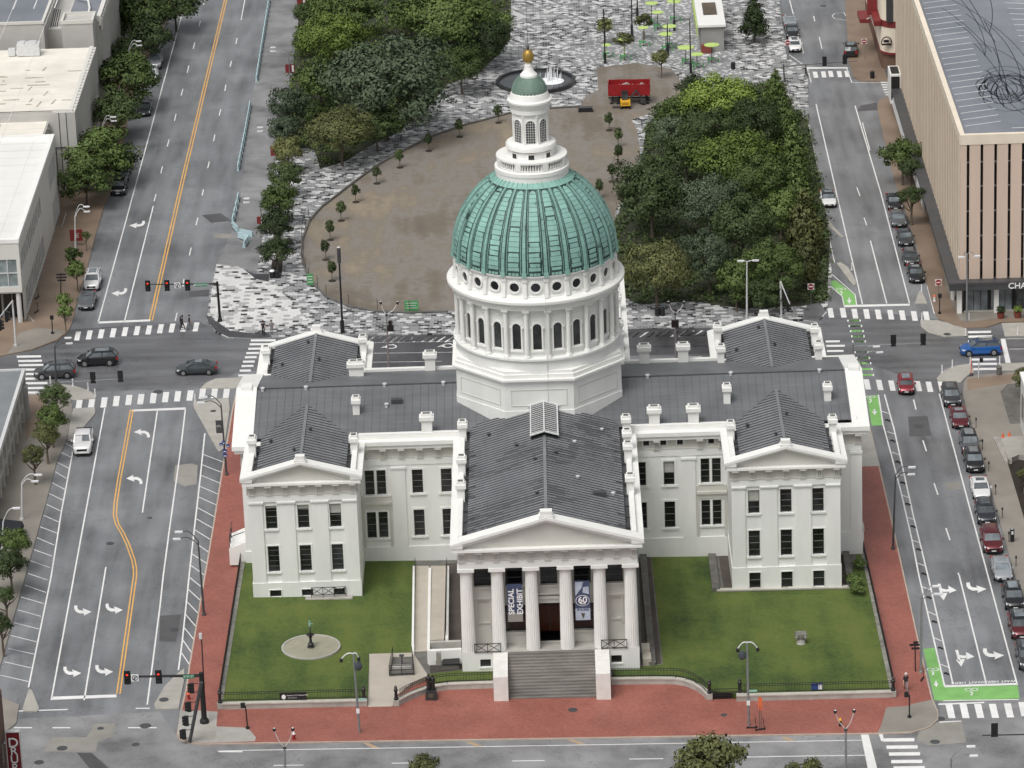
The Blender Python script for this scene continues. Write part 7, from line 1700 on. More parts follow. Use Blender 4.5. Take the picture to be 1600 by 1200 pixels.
# traffic signals
def head(mb_parent, c, facing=-1, lit_=True, s=1.0):
    """three-lens head: facing -1 shows its lenses to the near side"""
    mb = MB(); mb.box(c.x-.24*s, c.x+.24*s, c.y-.16, c.y+.16, c.z-.62*s, c.z+.62*s); mb.box(c.x-.33*s, c.x+.33*s, c.y+.02*facing, c.y+.05*facing, c.z-.74*s, c.z+.74*s)
    o = mb.build('signal_head', 'signal_black', mb_parent)
    for k in (-1, 0, 1):
        z = c.z-k*.38*s; q = MB(); q.lathe([(.13*s, 0), (.13*s, .02)], 12); q.v = [(c.x+a, c.y+facing*(.165+b), z+e) for a, e, b in q.v]
        q.build('lens', 'red_light' if (k == -1 and lit_ and facing < 0) else 'dark_metal', o)
        q = MB(); n = 8
        for j in range(n):
            a0, a1 = math.pi*j/n, math.pi*(j+1)/n; q.quad(*[(c.x+.16*s*math.cos(a), c.y+facing*y, z+.16*s*math.sin(a)) for a, y in ((a0, .16), (a1, .16), (a1, .36), (a0, .36))])
        q.build('visor', 'signal_black', o)
def signal(label, base, top, end, heads, m='signal_black', facing=-1, r=.15, h=SW, signs=(), lit_=True, name='traffic_signal'):
    p = place(*base, h); q = up(p, *top); e = up(p, *end)
    t = thing(name, label, 'traffic signal', p); o = MB().tube([p, q+Vector((0, 0, .3))], [r*1.2, r], 10).build('pole', m, t, smooth=40); MB().lathe([(r*2, 0), (r*2, .25), (r*1.4, .5)], 10, p).build('base', m, o)
    ar = MB().tube([q, e], [r*.75, r*.4], 8).build('mast_arm', m, t, smooth=40)
    for x, y in heads: head(ar, up(p, x, y)+Vector((0, .0, 0)), facing, lit_)
    for kind, x, y, wd in signs:
        c = up(p, x, y)
        if kind == 'street':
            b_ = MB().box(c.x-wd/2, c.x+wd/2, c.y-.26, c.y-.22, c.z-.22, c.z+.22).build('street_sign', 'green_sign', ar); text('4TH ST' if y > 900 else 'BROADWAY', .34, 'sign_white', 'sign_lettering', (c.x, c.y-.27, c.z), (1, 0, 0), (0, 0, 1), .005, t)
        else:
            b_ = MB().box(c.x-.38, c.x+.38, c.y-.26, c.y-.22, c.z-.38, c.z+.38).build('turn_sign', 'sign_white', ar); q2 = MB(); n = 12
            for j in range(n): a0, a1 = 2*math.pi*j/n, 2*math.pi*(j+1)/n; q2.bar((c.x+.27*math.cos(a0), c.y-.27, c.z+.27*math.sin(a0)), (c.x+.27*math.cos(a1), c.y-.27, c.z+.27*math.sin(a1)), .05)
            q2.bar((c.x-.2, c.y-.27, c.z-.2), (c.x+.2, c.y-.27, c.z+.2), .05); q2.bar((c.x-.02, c.y-.265, c.z-.2), (c.x-.02, c.y-.265, c.z+.1), .07); q2.build('symbol', 'signal_black', b_)
    return t, p, q
signal('black mast-arm signal with three lit red heads over the left junction', (344, 502), (339.5, 443.5), (228, 444.5), [(231, 446.7), (261, 446), (293, 445.5)], signs=[('street', 314.5, 444, 1.6), ('turn', 277.5, 445, .7)])
t, p, q = signal('thick black mast-arm signal with two lit red heads at the lower left corner', (319.5, 1129), (314.5, 1055.5), (196, 1057.5), [(199, 1058.7), (248, 1057.5)], r=.24, signs=[('street', 295, 1055.6, 1.15), ('turn', 211, 1057.5, .7)])
lu = up(p, 314.5, 991); MB().tube([q+Vector((.2, 0, -1.4)), lu], [.07, .06], 6).build('camera_mast', 'signal_black', t); MB().box(lu.x-.25, lu.x+.05, lu.y-.1, lu.y+.1, lu.z-.5, lu.z+.1).build('camera', 'pale_metal', t)
signal('pale mast-arm signal seen from behind beside the left junction', (89, 612), (91.5, 597.5), (193, 592), [(145, 590.3), (188, 588.3)], m='grey_metal', facing=1, r=.12)
signal('pale mast-arm signal seen from behind over the right junction', (1332, 620), (1333, 541.5), (1449, 535.5), [(1396, 532.5), (1442.5, 530.5)], m='grey_metal', facing=1, r=.12)
signal('long black mast arm with one head reaching in at the bottom right', (1720, 1215), (1700, 1145.5), (1535, 1149), [(1554, 1141)], facing=1, r=.13, h=ST)
signal('dark mast-arm signal at the top right across the small junction', (1226, 128), (1224, 103.5), (1340, 95.3), [(1288.3, 96), (1320, 93)], m='dark_metal', facing=1, r=.1)
# signals whose arms point along the side streets
def signal_y(label, base, top, dy, hs, m, r=.12):
    p = place(*base); q = up(p, *top); t = thing('traffic_signal', label, 'traffic signal', p); o = MB().tube([p, q], [r*1.2, r], 10).build('pole', m, t, smooth=40); MB().lathe([(r*2, 0), (r*2, .2)], 10, p).build('base', m, o)
    e = q+Vector((dy[0], dy[1], dy[2])); ar = MB().tube([q, e], [r*.8, r*.5], 8).build('mast_arm', m, t, smooth=40)
    for f_, dz in hs:
        c = q.lerp(e, f_)+Vector((.25, 0, dz)); mb = MB(); mb.box(c.x-.17, c.x+.17, c.y-.28, c.y+.28, c.z-.7, c.z+.7); ho = mb.build('signal_head', 'signal_black', ar)
        for k in (-1, 0, 1): mb = MB(); mb.lathe([(.17, 0), (.17, .3)], 10); mb.v = [(c.x+.17+b, c.y+a, c.z+k*.42+e2) for a, e2, b in mb.v]; mb.build('visor', 'signal_black', ho)
    return t
signal_y('pale signal at the left pavement corner, arm towards the viewer, two heads', (25, 540), (19.5, 470), (-1.0, -8, .3), [(.55, -.6), (.95, -.7)], 'pale_metal')
signal_y('white signal arm seen end-on beside the park corner on the right', (1221, 499), (1219.5, 440), (.6, -9, .2), [(.2, -1.2), (.55, -1.6)], 'pale_metal')
p = place(299, 1160); t = thing('signal_pole', 'slanted black mast with a column of signal heads at the lower left kerb', 'traffic signal', p)
a = up(p, 296.5, 1159); b_ = up(p, 315.5, 1060)
po = MB().tube([a, Vector((b_.x, b_.y-.9, b_.z))], [.17, .19], 8).build('mast', 'dark_metal', t, smooth=40)
for x, y in ((300, 1074), (295.5, 1103), (291.5, 1125), (287.5, 1146)):
    c = up(p, x, y); mb = MB(); mb.box(c.x-.22, c.x+.22, c.y-.35, c.y-.05, c.z-.52, c.z+.52)
    for k in (-1, 0, 1): mb.box(c.x-.42, c.x-.2, c.y-.32, c.y-.08, c.z+k*.34-.1, c.z+k*.34+.12)
    mb.bar((c.x, c.y-.2, c.z+.45), (c.x+.7, c.y-.2, c.z+.5), .05); mb.bar((c.x, c.y-.2, c.z-.45), (c.x+.7, c.y-.2, c.z-.4), .05); mb.build('signal_head', 'signal_black', po)
for b, tp, l, dx in [((387, 1138.5), (383.5, 1103), 'black pedestrian signal post on the front brick pavement', -.25), ((1421, 1121), (1421, 1086), 'black pedestrian signal post on the lower right corner pad', -.3), ((82, 521), (81, 497), 'black pedestrian button post at the upper left corner', .0), ((1468, 490), (1468.5, 463), 'black pedestrian signal post by the no-entry sign on the right', .0)]:
    p = place(*b); q = up(p, *tp); t = thing('pedestrian_signal', l, 'pedestrian signal', p); o = MB().tube([p, q], .07, 8).build('pole', 'signal_black', t); mb = MB(); mb.box(q.x-.22+dx, q.x+.22+dx, q.y-.2, q.y+.1, q.z-.15, q.z+.35); mb.build('signal_head', 'signal_black', o); MB().lathe([(.2, 0), (.2, .2)], 8, p).build('base', 'signal_black', o)
p = place(1517.5, 587); q = up(p, 1517.5, 561); t = thing('pedestrian_signal', 'orange-based slim post on the lower right corner pavement', 'pedestrian signal', p); o = MB().tube([p, q], .06, 8).build('pole', 'orange_paint', t); MB().lathe([(.3, 0), (.2, .3)], 8, p).build('base', 'dark_metal', o)
p = place(1529, 591); q = up(p, 1529.5, 563); t = thing('pedestrian_signal', 'pale post with a black signal box beside the right crosswalk', 'pedestrian signal', p); o = MB().tube([p, q], .07, 8).build('pole', 'pale_metal', t); MB().box(q.x+.1, q.x+.5, q.y-.15, q.y+.15, q.z-.2, q.z+.3).build('signal_head', 'signal_black', o)
# signs
def noentry(label, b, c_):
    p = place(*b); q = up(p, *c_); t = thing('no_entry_sign', label, 'road sign', p, 0, 'no-entry signs'); o = MB().tube([p, q], .035, 6).build('post', 'grey_metal', t)
    s = MB().box(q.x-.42, q.x+.42, q.y-.06, q.y-.04, q.z-.42, q.z+.42).build('sign_plate', 'sign_white', t); d = MB(); d.lathe([(.38, 0), (.38, .02)], 20); d.v = [(q.x+a, q.y-.07-e, q.z+b_) for a, b_, e in d.v]; d.build('red_disc', 'red_paint', s); MB().box(q.x-.28, q.x+.28, q.y-.11, q.y-.093, q.z-.07, q.z+.07).build('bar', 'sign_white', s)
for l, b, c_ in [('no-entry sign beside the beige garage pavement', (1466, 468), (1466.2, 441)), ('no-entry sign in front of the park corner', (1267, 476), (1267, 447.5)), ('no-entry sign on the brown pavement at the top right', (1351, 90), (1350, 64.5)), ('no-entry sign beside the small white car at the top right', (1232, 86), (1230.5, 66.5))]: noentry(l, b, c_)
def signpost(label, b, tp, plates, m='black_metal'):
    p = place(*b); q = up(p, *tp); t = thing('signpost', label, 'signpost', p); o = MB().tube([p, q], .07, 8).build('post', m, t)
    for x0, x1, y, mm in plates:
        a = up(p, x0, y); c = up(p, x1, y); MB().box(a.x, c.x, a.y-.08, a.y-.03, a.z-.12, a.z+.12).build('direction_plate', mm, o)
signpost('black wayfinding post with crossed plates by the right brick pavement', (1430.3, 1049), (1429.8, 1003), [(1421, 1437, 1007.5, 'black_metal'), (1424, 1437, 1013, 'black_metal'), (1427, 1435, 1003.5, 'black_metal')])
signpost('black wayfinding post with many plates by the left office', (95, 475), (95, 426), [(88, 103, 429, 'black_metal'), (88, 104, 433.5, 'black_metal'), (90, 103, 438, 'black_metal')])
p = place(354, 742); q = up(p, 345.3, 632)
c = up(p, 347.5, 667); t = thing('banner', 'dark banner hanging on the lamp post by the left end wall', 'banner', c); MB().box(c.x-.75, c.x-.05, c.y-.04, c.y, c.z-.75, c.z+.75).build('cloth', 'dark_metal', t); MB().bar((c.x-.8, c.y, c.z+.78), (c.x+.1, c.y, c.z+.78), .06).build('rod', 'signal_black', t); text('STL', .34, 'sign_white', 'lettering', (c.x-.4, c.y-.05, c.z+.1), (1, 0, 0), (0, 0, 1), .004, t)
for k, (x0, x1, y) in enumerate(((343, 348, 694), (353.5, 359, 696), (347, 352, 691), (348, 355, 704), (348, 355.5, 711))):
    a = up(p, x0, y-2.5); b_ = up(p, x1, y+2.5); o = MB().box(a.x, b_.x, a.y-.12, a.y-.08, b_.z, a.z).build('route_sign', 'blue_sign'); s = MB().box(a.x+.09, b_.x-.09, a.y-.135, a.y-.125, b_.z+.09, b_.z+(a.z-b_.z)*.45).build('route_panel', 'sign_white', o)
    tag(o, ['small blue route sign left of the lamp post, by the end wall', 'blue route sign right of the lamp post with a white panel', 'upper blue route sign on the lamp post', 'blue route sign under the others on the lamp post', 'lowest blue route sign on the lamp post'][k], 'road sign', 'blue route signs on the lamp post')
# red banners and signs
def redsign(label, b, c_, wd, hh, letters=None, m='red_sign'):
    p = place(*b); q = up(p, *c_); t = thing('red_sign', label, 'sign', p); o = MB().box(q.x-wd/2, q.x+wd/2, q.y-.08, q.y+.08, q.z-hh/2, q.z+hh/2).build('sign_panel', m, t); MB().tube([p, q], .06, 6).build('post', 'grey_metal', t)
    if letters: text(letters, hh*.3, 'sign_white', 'lettering', (q.x+wd*.12, q.y-.09, q.z), (0, 0, 1), (-1, 0, 0), .004, t)
    else: MB().box(q.x+wd*.2, q.x+wd*.42, q.y-.1, q.y-.085, q.z-hh*.4, q.z+hh*.4).build('white_panel', 'sign_white', o)
redsign('red sign with STL in white on the left office pavement', (120, 384), (119, 367.5), 1.7, 1.6, 'STL')
redsign('topmost red banner with a white panel beside the parking lane', (473, 22), (471, 5), 1.4, 1.3); redsign('middle red banner with a white panel beside the parking lane', (453, 120), (453, 107), 1.4, 1.3); redsign('lower red banner with a white panel beside the parking lane', (431, 250), (431, 236), 1.5, 1.4); redsign('lowest red banner beside the plaza tree row', (406, 358), (406, 344), .8, 1.0)
# park notice boards
p = G(457.5, 1091, 0); t = thing('park_sign', 'long black park notice board with a white emblem on the left lawn fence', 'sign', p); a = YP(436.5, 1082.5, p.y-.5); b_ = YP(479.5, 1094, p.y-.5)
o = MB().box(a.x, b_.x, p.y-.56, p.y-.46, b_.z, a.z).build('board', 'signal_black', t); hgt = a.z-b_.z; 
q = MB(); q.lathe([(.27, 0), (.2, .02)], 12); q.v = [(a.x+.42+u*.8, p.y-.57-e, (a.z+b_.z)/2+v) for u, v, e in q.v]; q.build('emblem', 'sign_white', o)
text('Gateway Arch National Park', .19, 'sign_white', 'lettering', (a.x+1.82, p.y-.57, (a.z+b_.z)/2+.16), (1, 0, 0), (0, 0, 1), .003, t); text('Old Courthouse', .13, 'sign_white', 'lettering', (a.x+1.3, p.y-.57, (a.z+b_.z)/2-.12), (1, 0, 0), (0, 0, 1), .003, t)
for k in (.4, 2.4): MB().box(a.x+k, a.x+k+.08, p.y-.5, p.y-.42, p.z-.2, b_.z).build('post', 'signal_black', t)
p = G(1277, 1079, 0); t = thing('notice_board', 'dark blue notice board with a white panel behind the right lawn fence', 'sign', p); MB().box(p.x-.6, p.x+.55, p.y-.1, p.y, p.z+.1, p.z+.85).build('board', 'blue_sign', t); MB().box(p.x+.1, p.x+.5, p.y-.13, p.y-.1, p.z+.15, p.z+.75).build('panel', 'sign_white', t); MB().box(p.x-.5, p.x-.42, p.y-.05, p.y+.03, p.z-.3, p.z+.2).build('post', 'black_metal', t)

# ------------------------------------------------------------------ banners on the portico
yb_ = YC-39.64+.62
def banner(label, xa, ya, xb, yb, name):
    a = YP(xa, ya, yb_); b = YP(xb, yb, yb_); t = thing(name, label, 'banner', ((a.x+b.x)/2, yb_, b.z)); return t, a, b
t, a, b = banner('tall blue exhibition banner with vertical white lettering between the left portico columns', 791.5, 913, 817.5, 971, 'exhibit_banner')
o = MB().box(a.x, b.x, yb_, yb_+.04, b.z, a.z).build('cloth', 'banner_blue', t); MB().box(a.x+.02, b.x-.02, yb_-.012, yb_-.004, b.z, b.z+(a.z-b.z)*.24).build('pale_foot', 'patch_pale', o)
for k, s in enumerate(('SPECIAL', 'EXHIBIT')):
    text(s, .80, 'sign_white', 'lettering', (a.x+.44+k*.88, yb_-.02, a.z-.2-(a.z-b.z)*.42), (0, 0, 1), (-1, 0, 0), .006, t, bold=.02)
t, a, b = banner('blue anniversary banner with a ringed 60 between the right portico columns', 897.5, 908, 923, 968.5, 'anniversary_banner')
o = MB().box(a.x, b.x, yb_, yb_+.04, b.z, a.z).build('cloth', 'banner_blue', t); w_ = b.x-a.x; hh = a.z-b.z; cx_ = (a.x+b.x)/2; cz = b.z+hh*.5
q = MB(); q.box(a.x+.02, b.x-.02, yb_-.01, yb_-.003, b.z+.01, b.z+hh*.30); q.add([(a.x+.05, yb_-.01, b.z+hh*.62), (a.x+.7, yb_-.01, b.z+hh*.82), (a.x+.9, yb_-.01, a.z-.1), (a.x+.05, yb_-.01, a.z-.1)], [(0, 1, 2, 3)]); q.add([(b.x-.1, yb_-.01, b.z+hh*.66), (b.x-.1, yb_-.01, b.z+hh*.86), (b.x-.7, yb_-.01, b.z+hh*.84), (b.x-.75, yb_-.01, b.z+hh*.7)], [(0, 1, 2, 3)]); q.build('pale_print', 'banner_pale', o) if 'banner_pale' in MATS else None
q = MB(); q.lathe([(.72, 0), (.72, .012)], 28); q.v = [(cx_+u, yb_-.016-e, cz+v*.86) for u, v, e in q.v]; q.build('ring', 'sign_white', o)
q = MB(); q.lathe([(.66, 0), (.66, .012)], 28); q.v = [(cx_+u, yb_-.03-e, cz+v*.85) for u, v, e in q.v]; q.build('disc', 'navy', o)
text('60', .95, 'sign_white', 'lettering', (cx_, yb_-.05, cz+.06), (1, 0, 0), (0, 0, 1), .004, t, bold=.02); text('YEARS', .22, 'sign_white', 'lettering', (cx_, yb_-.05, cz-.34), (1, 0, 0), (0, 0, 1), .004, t, bold=.01); text('1965-2025', .3, 'navy', 'lettering', (cx_, yb_-.02, b.z+hh*.265), (1, 0, 0), (0, 0, 1), .004, t, bold=.012)
q = MB(); q.add([(cx_-.2, yb_-.02, b.z+hh*.18), (cx_+.24, yb_-.02, b.z+hh*.18), (cx_+.02, yb_-.02, b.z+.12)], [(0, 1, 2)]); q.build('arrowhead_emblem', 'bark', o)

# ------------------------------------------------------------------ walls, fences and furniture of the lawns
def lowwall(name, label, px, h0, h1, th, coping=True, m='stone', group=None):
    P = [G(x, y, h0) for x, y in px]; p = P[0]; t = thing(name, label, 'wall', p, 0, group); mb = MB(); cp = MB()
    for i in range(len(P)-1):
        a, b = P[i].copy(), P[i+1].copy(); d = (b-a); d.z = 0; d.normalize(); n = Vector((-d.y, d.x, 0))*th
        if i < len(P)-2 and len(P) > 3: b += d*.0
        q = [a, b, b+n, a+n]; za = [gz(v.x, h1) for v in q]
        mb.hexa([(v.x, v.y, gz(v.x, h0-.3)) for v in q]+[(v.x, v.y, z-.14) for v, z in zip(q, za)])
        if coping:
            o_ = n.normalized()*.06; q2 = [a-o_, b-o_, b+n+o_, a+n+o_]; cp.hexa([(v.x, v.y, gz(v.x, h1-.14)) for v in q2]+[(v.x, v.y, gz(v.x, h1)) for v in q2])
    o = mb.build('wall', m, t)
    if coping: cp.build('coping', 'wall_coping' if m == 'stone' else m, o)
    return t
def fence(name, label, px, h0, hgt, m='black_metal', spacing=.28, group=None, off=0.0):
    P = [G(x, y, h0) for x, y in px]; t = thing(name, label, 'fence', P[0], 0, group); rl = MB(); pk = MB()
    for i in range(len(P)-1):
        a, b = P[i], P[i+1]; d = b-a; L = d.length
        for z in (.12, hgt*.72, hgt-.1): rl.bar(a+Vector((0, 0, z)), b+Vector((0, 0, z)), .045)
        for k in range(max(1, int(L/spacing))):
            q = a.lerp(b, (k+.5)/max(1, int(L/spacing))); pk.bar(q+Vector((0, 0, .02)), q+Vector((0, 0, hgt)), .026)
    rl.build('rail', m, t); pk.build('pickets', m, t)
    return t
def post(label, px, py, h0, hgt=1.5, group='cast iron fence posts'):
    p = G(px, py, h0); t = thing('fence_post', label, 'fence post', p, 0, group)
    q = MB(); q.lathe([(.24, 0), (.24, .2), (.17, .25), (.15, .9), (.22, 1.0), (.22, 1.15), (.12, 1.25), (.17, 1.4), (.05, 1.55)], 10, p); o = q.build('post', 'black_metal', t, smooth=40); MB().box(p.x-.3, p.x+.3, p.y-.3, p.y+.3, p.z-.62, p.z).build('plinth', 'stone', o)
CL = [(770, 1078), (740, 1078.8), (700, 1080), (680, 1083), (662, 1088), (645, 1094), (632, 1099), (622, 1104)]
CRV = [(955, 1070), (985, 1069.5), (1030, 1069), (1055, 1069.5), (1070, 1072), (1085, 1078), (1096, 1085), (1104, 1093.5)]
CL = [(771, 1075.5), (740, 1076.5), (700, 1078), (680, 1081), (664, 1085), (650, 1090), (637, 1095.5), (624, 1102.5)]
lowwall('lawn_wall', 'pale stone wall under the fence in front of the left lawn', [(343.5, 1109), (574, 1103.5)], SW, .04, .45)
lowwall('lawn_wall', 'pale stone wall under the fence in front of the right lawn', [(1151, 1096), (1396, 1090)], SW, .04, .45)
lowwall('lawn_wall', 'curved stone wall from the right stair pier to the fence gate', CRV, SW, .04, .45)
lowwall('lawn_wall', 'curved stone wall behind the dark statue, left of the steps', list(reversed(CL)), SW, .04, .45)
lowwall('lawn_wall', 'rough stone wall along the left side of the left lawn', [(382, 858), (379, 880), (343.5, 1104)], SW, .04, .3, m='old_stone')
lowwall('lawn_wall', 'rough stone wall along the right side of the right lawn', [(1396, 1086), (1346, 850)], SW, .04, .3, m='old_stone')
FG = 'black iron fences round the lawns'
fence('iron_fence', 'black iron picket fence in front of the left lawn', [(346, 1095.5), (573, 1090)], .04, 1.05, group=FG)
fence('iron_fence', 'black iron picket fence in front of the right lawn', [(1153, 1082.5), (1394, 1077)], .04, 1.05, group=FG)
fence('iron_fence', 'curved black iron fence right of the steps', [(x, y-12) for x, y in CRV], .04, 1.05, group=FG)
fence('iron_fence', 'curved black iron fence behind the dark statue', [(x, y-12) for x, y in CL], .04, 1.05, group=FG)
fence('iron_fence', 'black iron fence along the left side of the left lawn', [(380, 852), (376, 880), (343, 1092)], .04, 1.05, group=FG, spacing=.2)
fence('iron_fence', 'black iron fence along the right side of the right lawn', [(1397.5, 1077), (1347, 850)], .04, 1.05, group=FG, spacing=.2)
for l, x, y in [('cast iron post at the left end of the left lawn fence', 344, 1098), ('cast iron post beside the pale path at the right end of the left lawn fence', 569, 1092), ('cast iron post at the curved fence end beside the pale path', 619, 1093), ('cast iron post left of the low gate', 1108.5, 1083), ('cast iron post right of the low gate', 1156, 1081.5), ('cast iron post at the right corner of the right lawn', 1395.5, 1079)]: post(l, x, y, .04)
p = G(1132, 1092, SW); t = thing('iron_gate', 'low black iron gate between two posts in front of the right lawn', 'gate', p); a = G(1111, 1093, SW); b_ = G(1153, 1091.5, SW); rl = MB(); pk = MB()
for z in (.1, .4, .8, 1.15): rl.bar(a+Vector((0, 0, z)), b_+Vector((0, 0, z)), .05)
for k in range(14): q = a.lerp(b_, (k+.5)/14); pk.bar(q, q+Vector((0, 0, 1.2)), .03)
rl.bar(a+Vector((0, .12, .32)), b_+Vector((0, .12, .32)), .06, .62); rl.build('frame', 'black_metal', t); pk.build('pickets', 'black_metal', t)
# trench walls and ramp
lowwall('retaining_wall', 'dark stone retaining wall beside the right portico areaway', [(1024, 1040.5), (1009, 868)], 0.0, .4, .6, m='dark_stone')
lowwall('retaining_wall', 'dark stone retaining wall left of the right pavilion', [(1124, 924), (1117, 866)], 0.0, .35, .7, m='dark_stone')
lowwall('retaining_wall', 'low stone kerb in front of the right pavilion', [(1120, 925.5), (1328, 920.5)], 0, .25, .5, m='stone')
lowwall('retaining_wall', 'rough stone wall right of the right pavilion areaway', [(1334, 918), (1325, 862)], 0, .4, .6, m='dark_stone')
p = G(1010, 1030, 0); t = thing('stone_block', 'two pale stone blocks beside the right end of the portico base', 'stone block', p); a = G(1003, 1040, 0); MB().box(a.x+.1, a.x+1.0, a.y, a.y+1.6, a.z-.1, a.z+.75).build('lower_block', 'path', t); MB().box(a.x+.05, a.x+.9, a.y+1.6, a.y+3.2, a.z-.1, a.z+1.1).build('upper_block', 'path', t)
t = thing('access_ramp', 'sand-coloured concrete ramp with white edges beside the left end of the portico', 'ramp', G(668, 1018, 0))
def rp(mb, px, h0, h1, th=.9):
    P = [G(x, y, h) for (x, y), h in zip(px, (h0, h0, h1, h1))]; mb.hexa([(v.x, v.y, v.z-th) for v in P]+[tuple(v) for v in P])
q = MB(); rp(q, [(644.5, 1018.5), (669, 1017), (670, 884), (649.5, 884)], .03, .75); q.build('lower_ramp', 'path', t)
q = MB(); rp(q, [(672, 1000), (694, 999), (696.5, 884), (673, 884)], 1.5, .76); q.build('upper_ramp', 'path', t)
q = MB()
def wl(a, b, h0, h1, th=.28, base=-.4):
    A = G(*a, h0); B_ = G(*b, h1); d = (B_-A); d.z = 0; d.normalize(); n = Vector((-d.y, d.x, 0))*th/2; V = [A-n, A+n, B_+n, B_-n]
    q.hexa([(v.x, v.y, gz(v.x, base)) for v in V]+[(v.x, v.y, v.z) for v in V])
wl((645, 1017), (647, 884), .3, .95); wl((669.5, 1015), (671.5, 887), 1.6, 1.1); wl((698, 998), (699.5, 884), 1.75, 1.2); q.build('edge_wall', 'white_paint', t)
q = MB(); wl((669, 1016), (721, 1013.5), 1.6, 1.6, .5); q.build('landing_edge', 'white_paint', t)
q = MB(); wl((672, 1003), (720, 1001), 1.55, 1.55, .4); q.build('landing_wall', 'stone', t)
q = MB(); 
for a, b in (((697, 996), (698.5, 884)), ((648, 1015), (649, 884))):
    A = G(*a, 1.5 if a[0] > 690 else .1); B_ = G(*b, .8); 
    for z in (.5, .95): q.bar(A+Vector((0, 0, z)), B_+Vector((0, 0, z)), .05)
    for k in range(9): v = A.lerp(B_, k/8); q.bar(v, v+Vector((0, 0, .95)), .04)
q.build('handrail', 'black_metal', t)
p = G(684, 1050, 0); t = thing('areaway_entrance', 'dark basement entrance with a shed-like black roof beside the portico base', 'entrance', p); q = MB(); q.box(p.x-.2, p.x+2.2, p.y+.6, p.y+2.6, p.z-.3, p.z+.5); q.build('wall', 'dark_stone', t); q = MB(); q.box(p.x+.55, p.x+2.25, p.y+.5, p.y+2.5, p.z+.5, p.z+.62); q.build('roof', 'signal_black', t); MB().box(p.x-.1, p.x+.4, p.y+.5, p.y+.9, p.z+.5, p.z+1.9).build('panel', 'patch_pale', t)
# ramp railing enclosure with stand
p = G(628, 1056, -.02); t = thing('stair_enclosure', 'black railing enclosure round a basement stair on the pale path', 'railing', p); a = G(608.5, 1055.5, -.02); b_ = G(647, 1054, -.02); c = G(644, 1026, -.02); d = G(614, 1027, -.02); q = MB()
for A, B_ in ((a, b_), (b_, c), (a, d)):
    for z in (.15, .6, 1.1): q.bar(A+Vector((0, 0, z)), B_+Vector((0, 0, z)), .06)
for v in (a, b_, c, d, (a+b_)/2): q.bar(v, v+Vector((0, 0, 1.15)), .07)
q.build('railing', 'black_metal', t); q = MB(); q.quad(*[v+Vector((0, 0, .012)) for v in (a, b_, c, d)]); q.build('grating', 'dark_stone', t); q = MB(); m_ = (a+b_+c+d)/4; q.box(m_.x-1, m_.x+1, m_.y-.8, m_.y-.3, m_.z, m_.z+.3); q.build('step', 'stone', t); q = MB(); q.tube([m_, m_+Vector((0, 0, 1.2))], .08, 8); q.box(m_.x-.25, m_.x+.25, m_.y-.2, m_.y+.1, m_.z+1.15, m_.z+1.3); q.build('stand', 'dark_metal', t)
# balcony rail and slab at the left pavilion foot
p = G(512, 935, 0); t = thing('areaway_railing', 'black railing on a pale slab at the foot of the left pavilion', 'railing', p); a = G(477, 937.5, 0); b_ = G(551, 935, 0); MB().box(a.x, b_.x, a.y, 409.2, gz(p.x, -.2), gz(p.x, .1)).build('slab', 'stone', t); q = MB(); A = G(487, 934, .1); B_ = G(541, 932, .1)
for z in (.3, 1.15): q.bar(A+Vector((0, 0, z)), B_+Vector((0, 0, z)), .06)
for k in range(4): v = A.lerp(B_, k/3); q.bar(v, v+Vector((0, 0, 1.2)), .06)
for k in range(3): v = A.lerp(B_, k/3); w2 = A.lerp(B_, (k+1)/3); q.bar(v+Vector((0, 0, .3)), w2+Vector((0, 0, 1.15)), .05); q.bar(v+Vector((0, 0, 1.15)), w2+Vector((0, 0, .3)), .05)
q.build('railing', 'black_metal', t)
# side porch at the right end
p = G(1338, 868, 0); t = thing('side_porch', 'small white-framed porch with a hood at the right end of the courthouse', 'porch', p); x, y, z = p.x-1.2, p.y+1.5, p.z
q = MB()
for dx in (0, 2.1): q.bar((x+dx, y, z), (x+dx, y, z+2.7), .1); q.bar((x+dx, y+1.4, z), (x+dx, y+1.4, z+2.7), .1)
q.bar((x, y, z+1), (x+1.6, y, z+1), .08); q.build('frame', 'white_paint', t); q = MB(); q.box(x-.1, x+2.2, y-.1, y+1.5, z+2.2, z+2.75); q.tube([(x+.4, y+.5, z+2.8), (x+1.8, y+.5, z+2.95)], .28, 8); q.build('hood', 'cream_with_shade', t); MB().box(x+.1, x+1.6, y+.2, y+1.3, z-.1, z+1.5).build('cabinet', 'panel_grey', t); MB().box(x-1.0, x-.35, y+1.4, y+1.5, z, z+2.3).build('doorway', 'signal_black', t)
# fountain on the left lawn
p = G(486, 1012, 0); t = thing('garden_fountain', 'round lawn basin with a black iron fountain and a small green figure on top', 'fountain', p); mb = MB(); mb.lathe([(3.1, -.25), (3.1, .16), (2.9, .16), (2.9, -.1)], 48, p); mb.build('basin_rim', 'stone', t, smooth=30); mb = MB(); mb.lathe([(2.91, 0), (2.91, .09)], 48, p); mb.build('basin_floor', 'fountain_floor', t)
mb = MB(); mb.lathe([(.42, 0), (.42, .12), (.28, .2), (.34, .45), (.16, .6), (.13, 1.1), (.2, 1.25), (.1, 1.35), (.09, 1.55)], 16, p); st_ = mb.build('pedestal', 'black_metal', t, smooth=40); mb = MB(); mb.lathe([(.1, 1.3), (.35, 1.42), (.46, 1.52), (.42, 1.5), (.1, 1.4)], 18, p); mb.build('bowl', 'black_metal', st_, smooth=40); mb = MB(); mb.lathe([(.07, 1.55), (.06, 2.0), (.14, 2.1), (.05, 2.2), (.05, 2.4)], 12, p); mb.build('upper_stem', 'black_metal', st_, smooth=40)
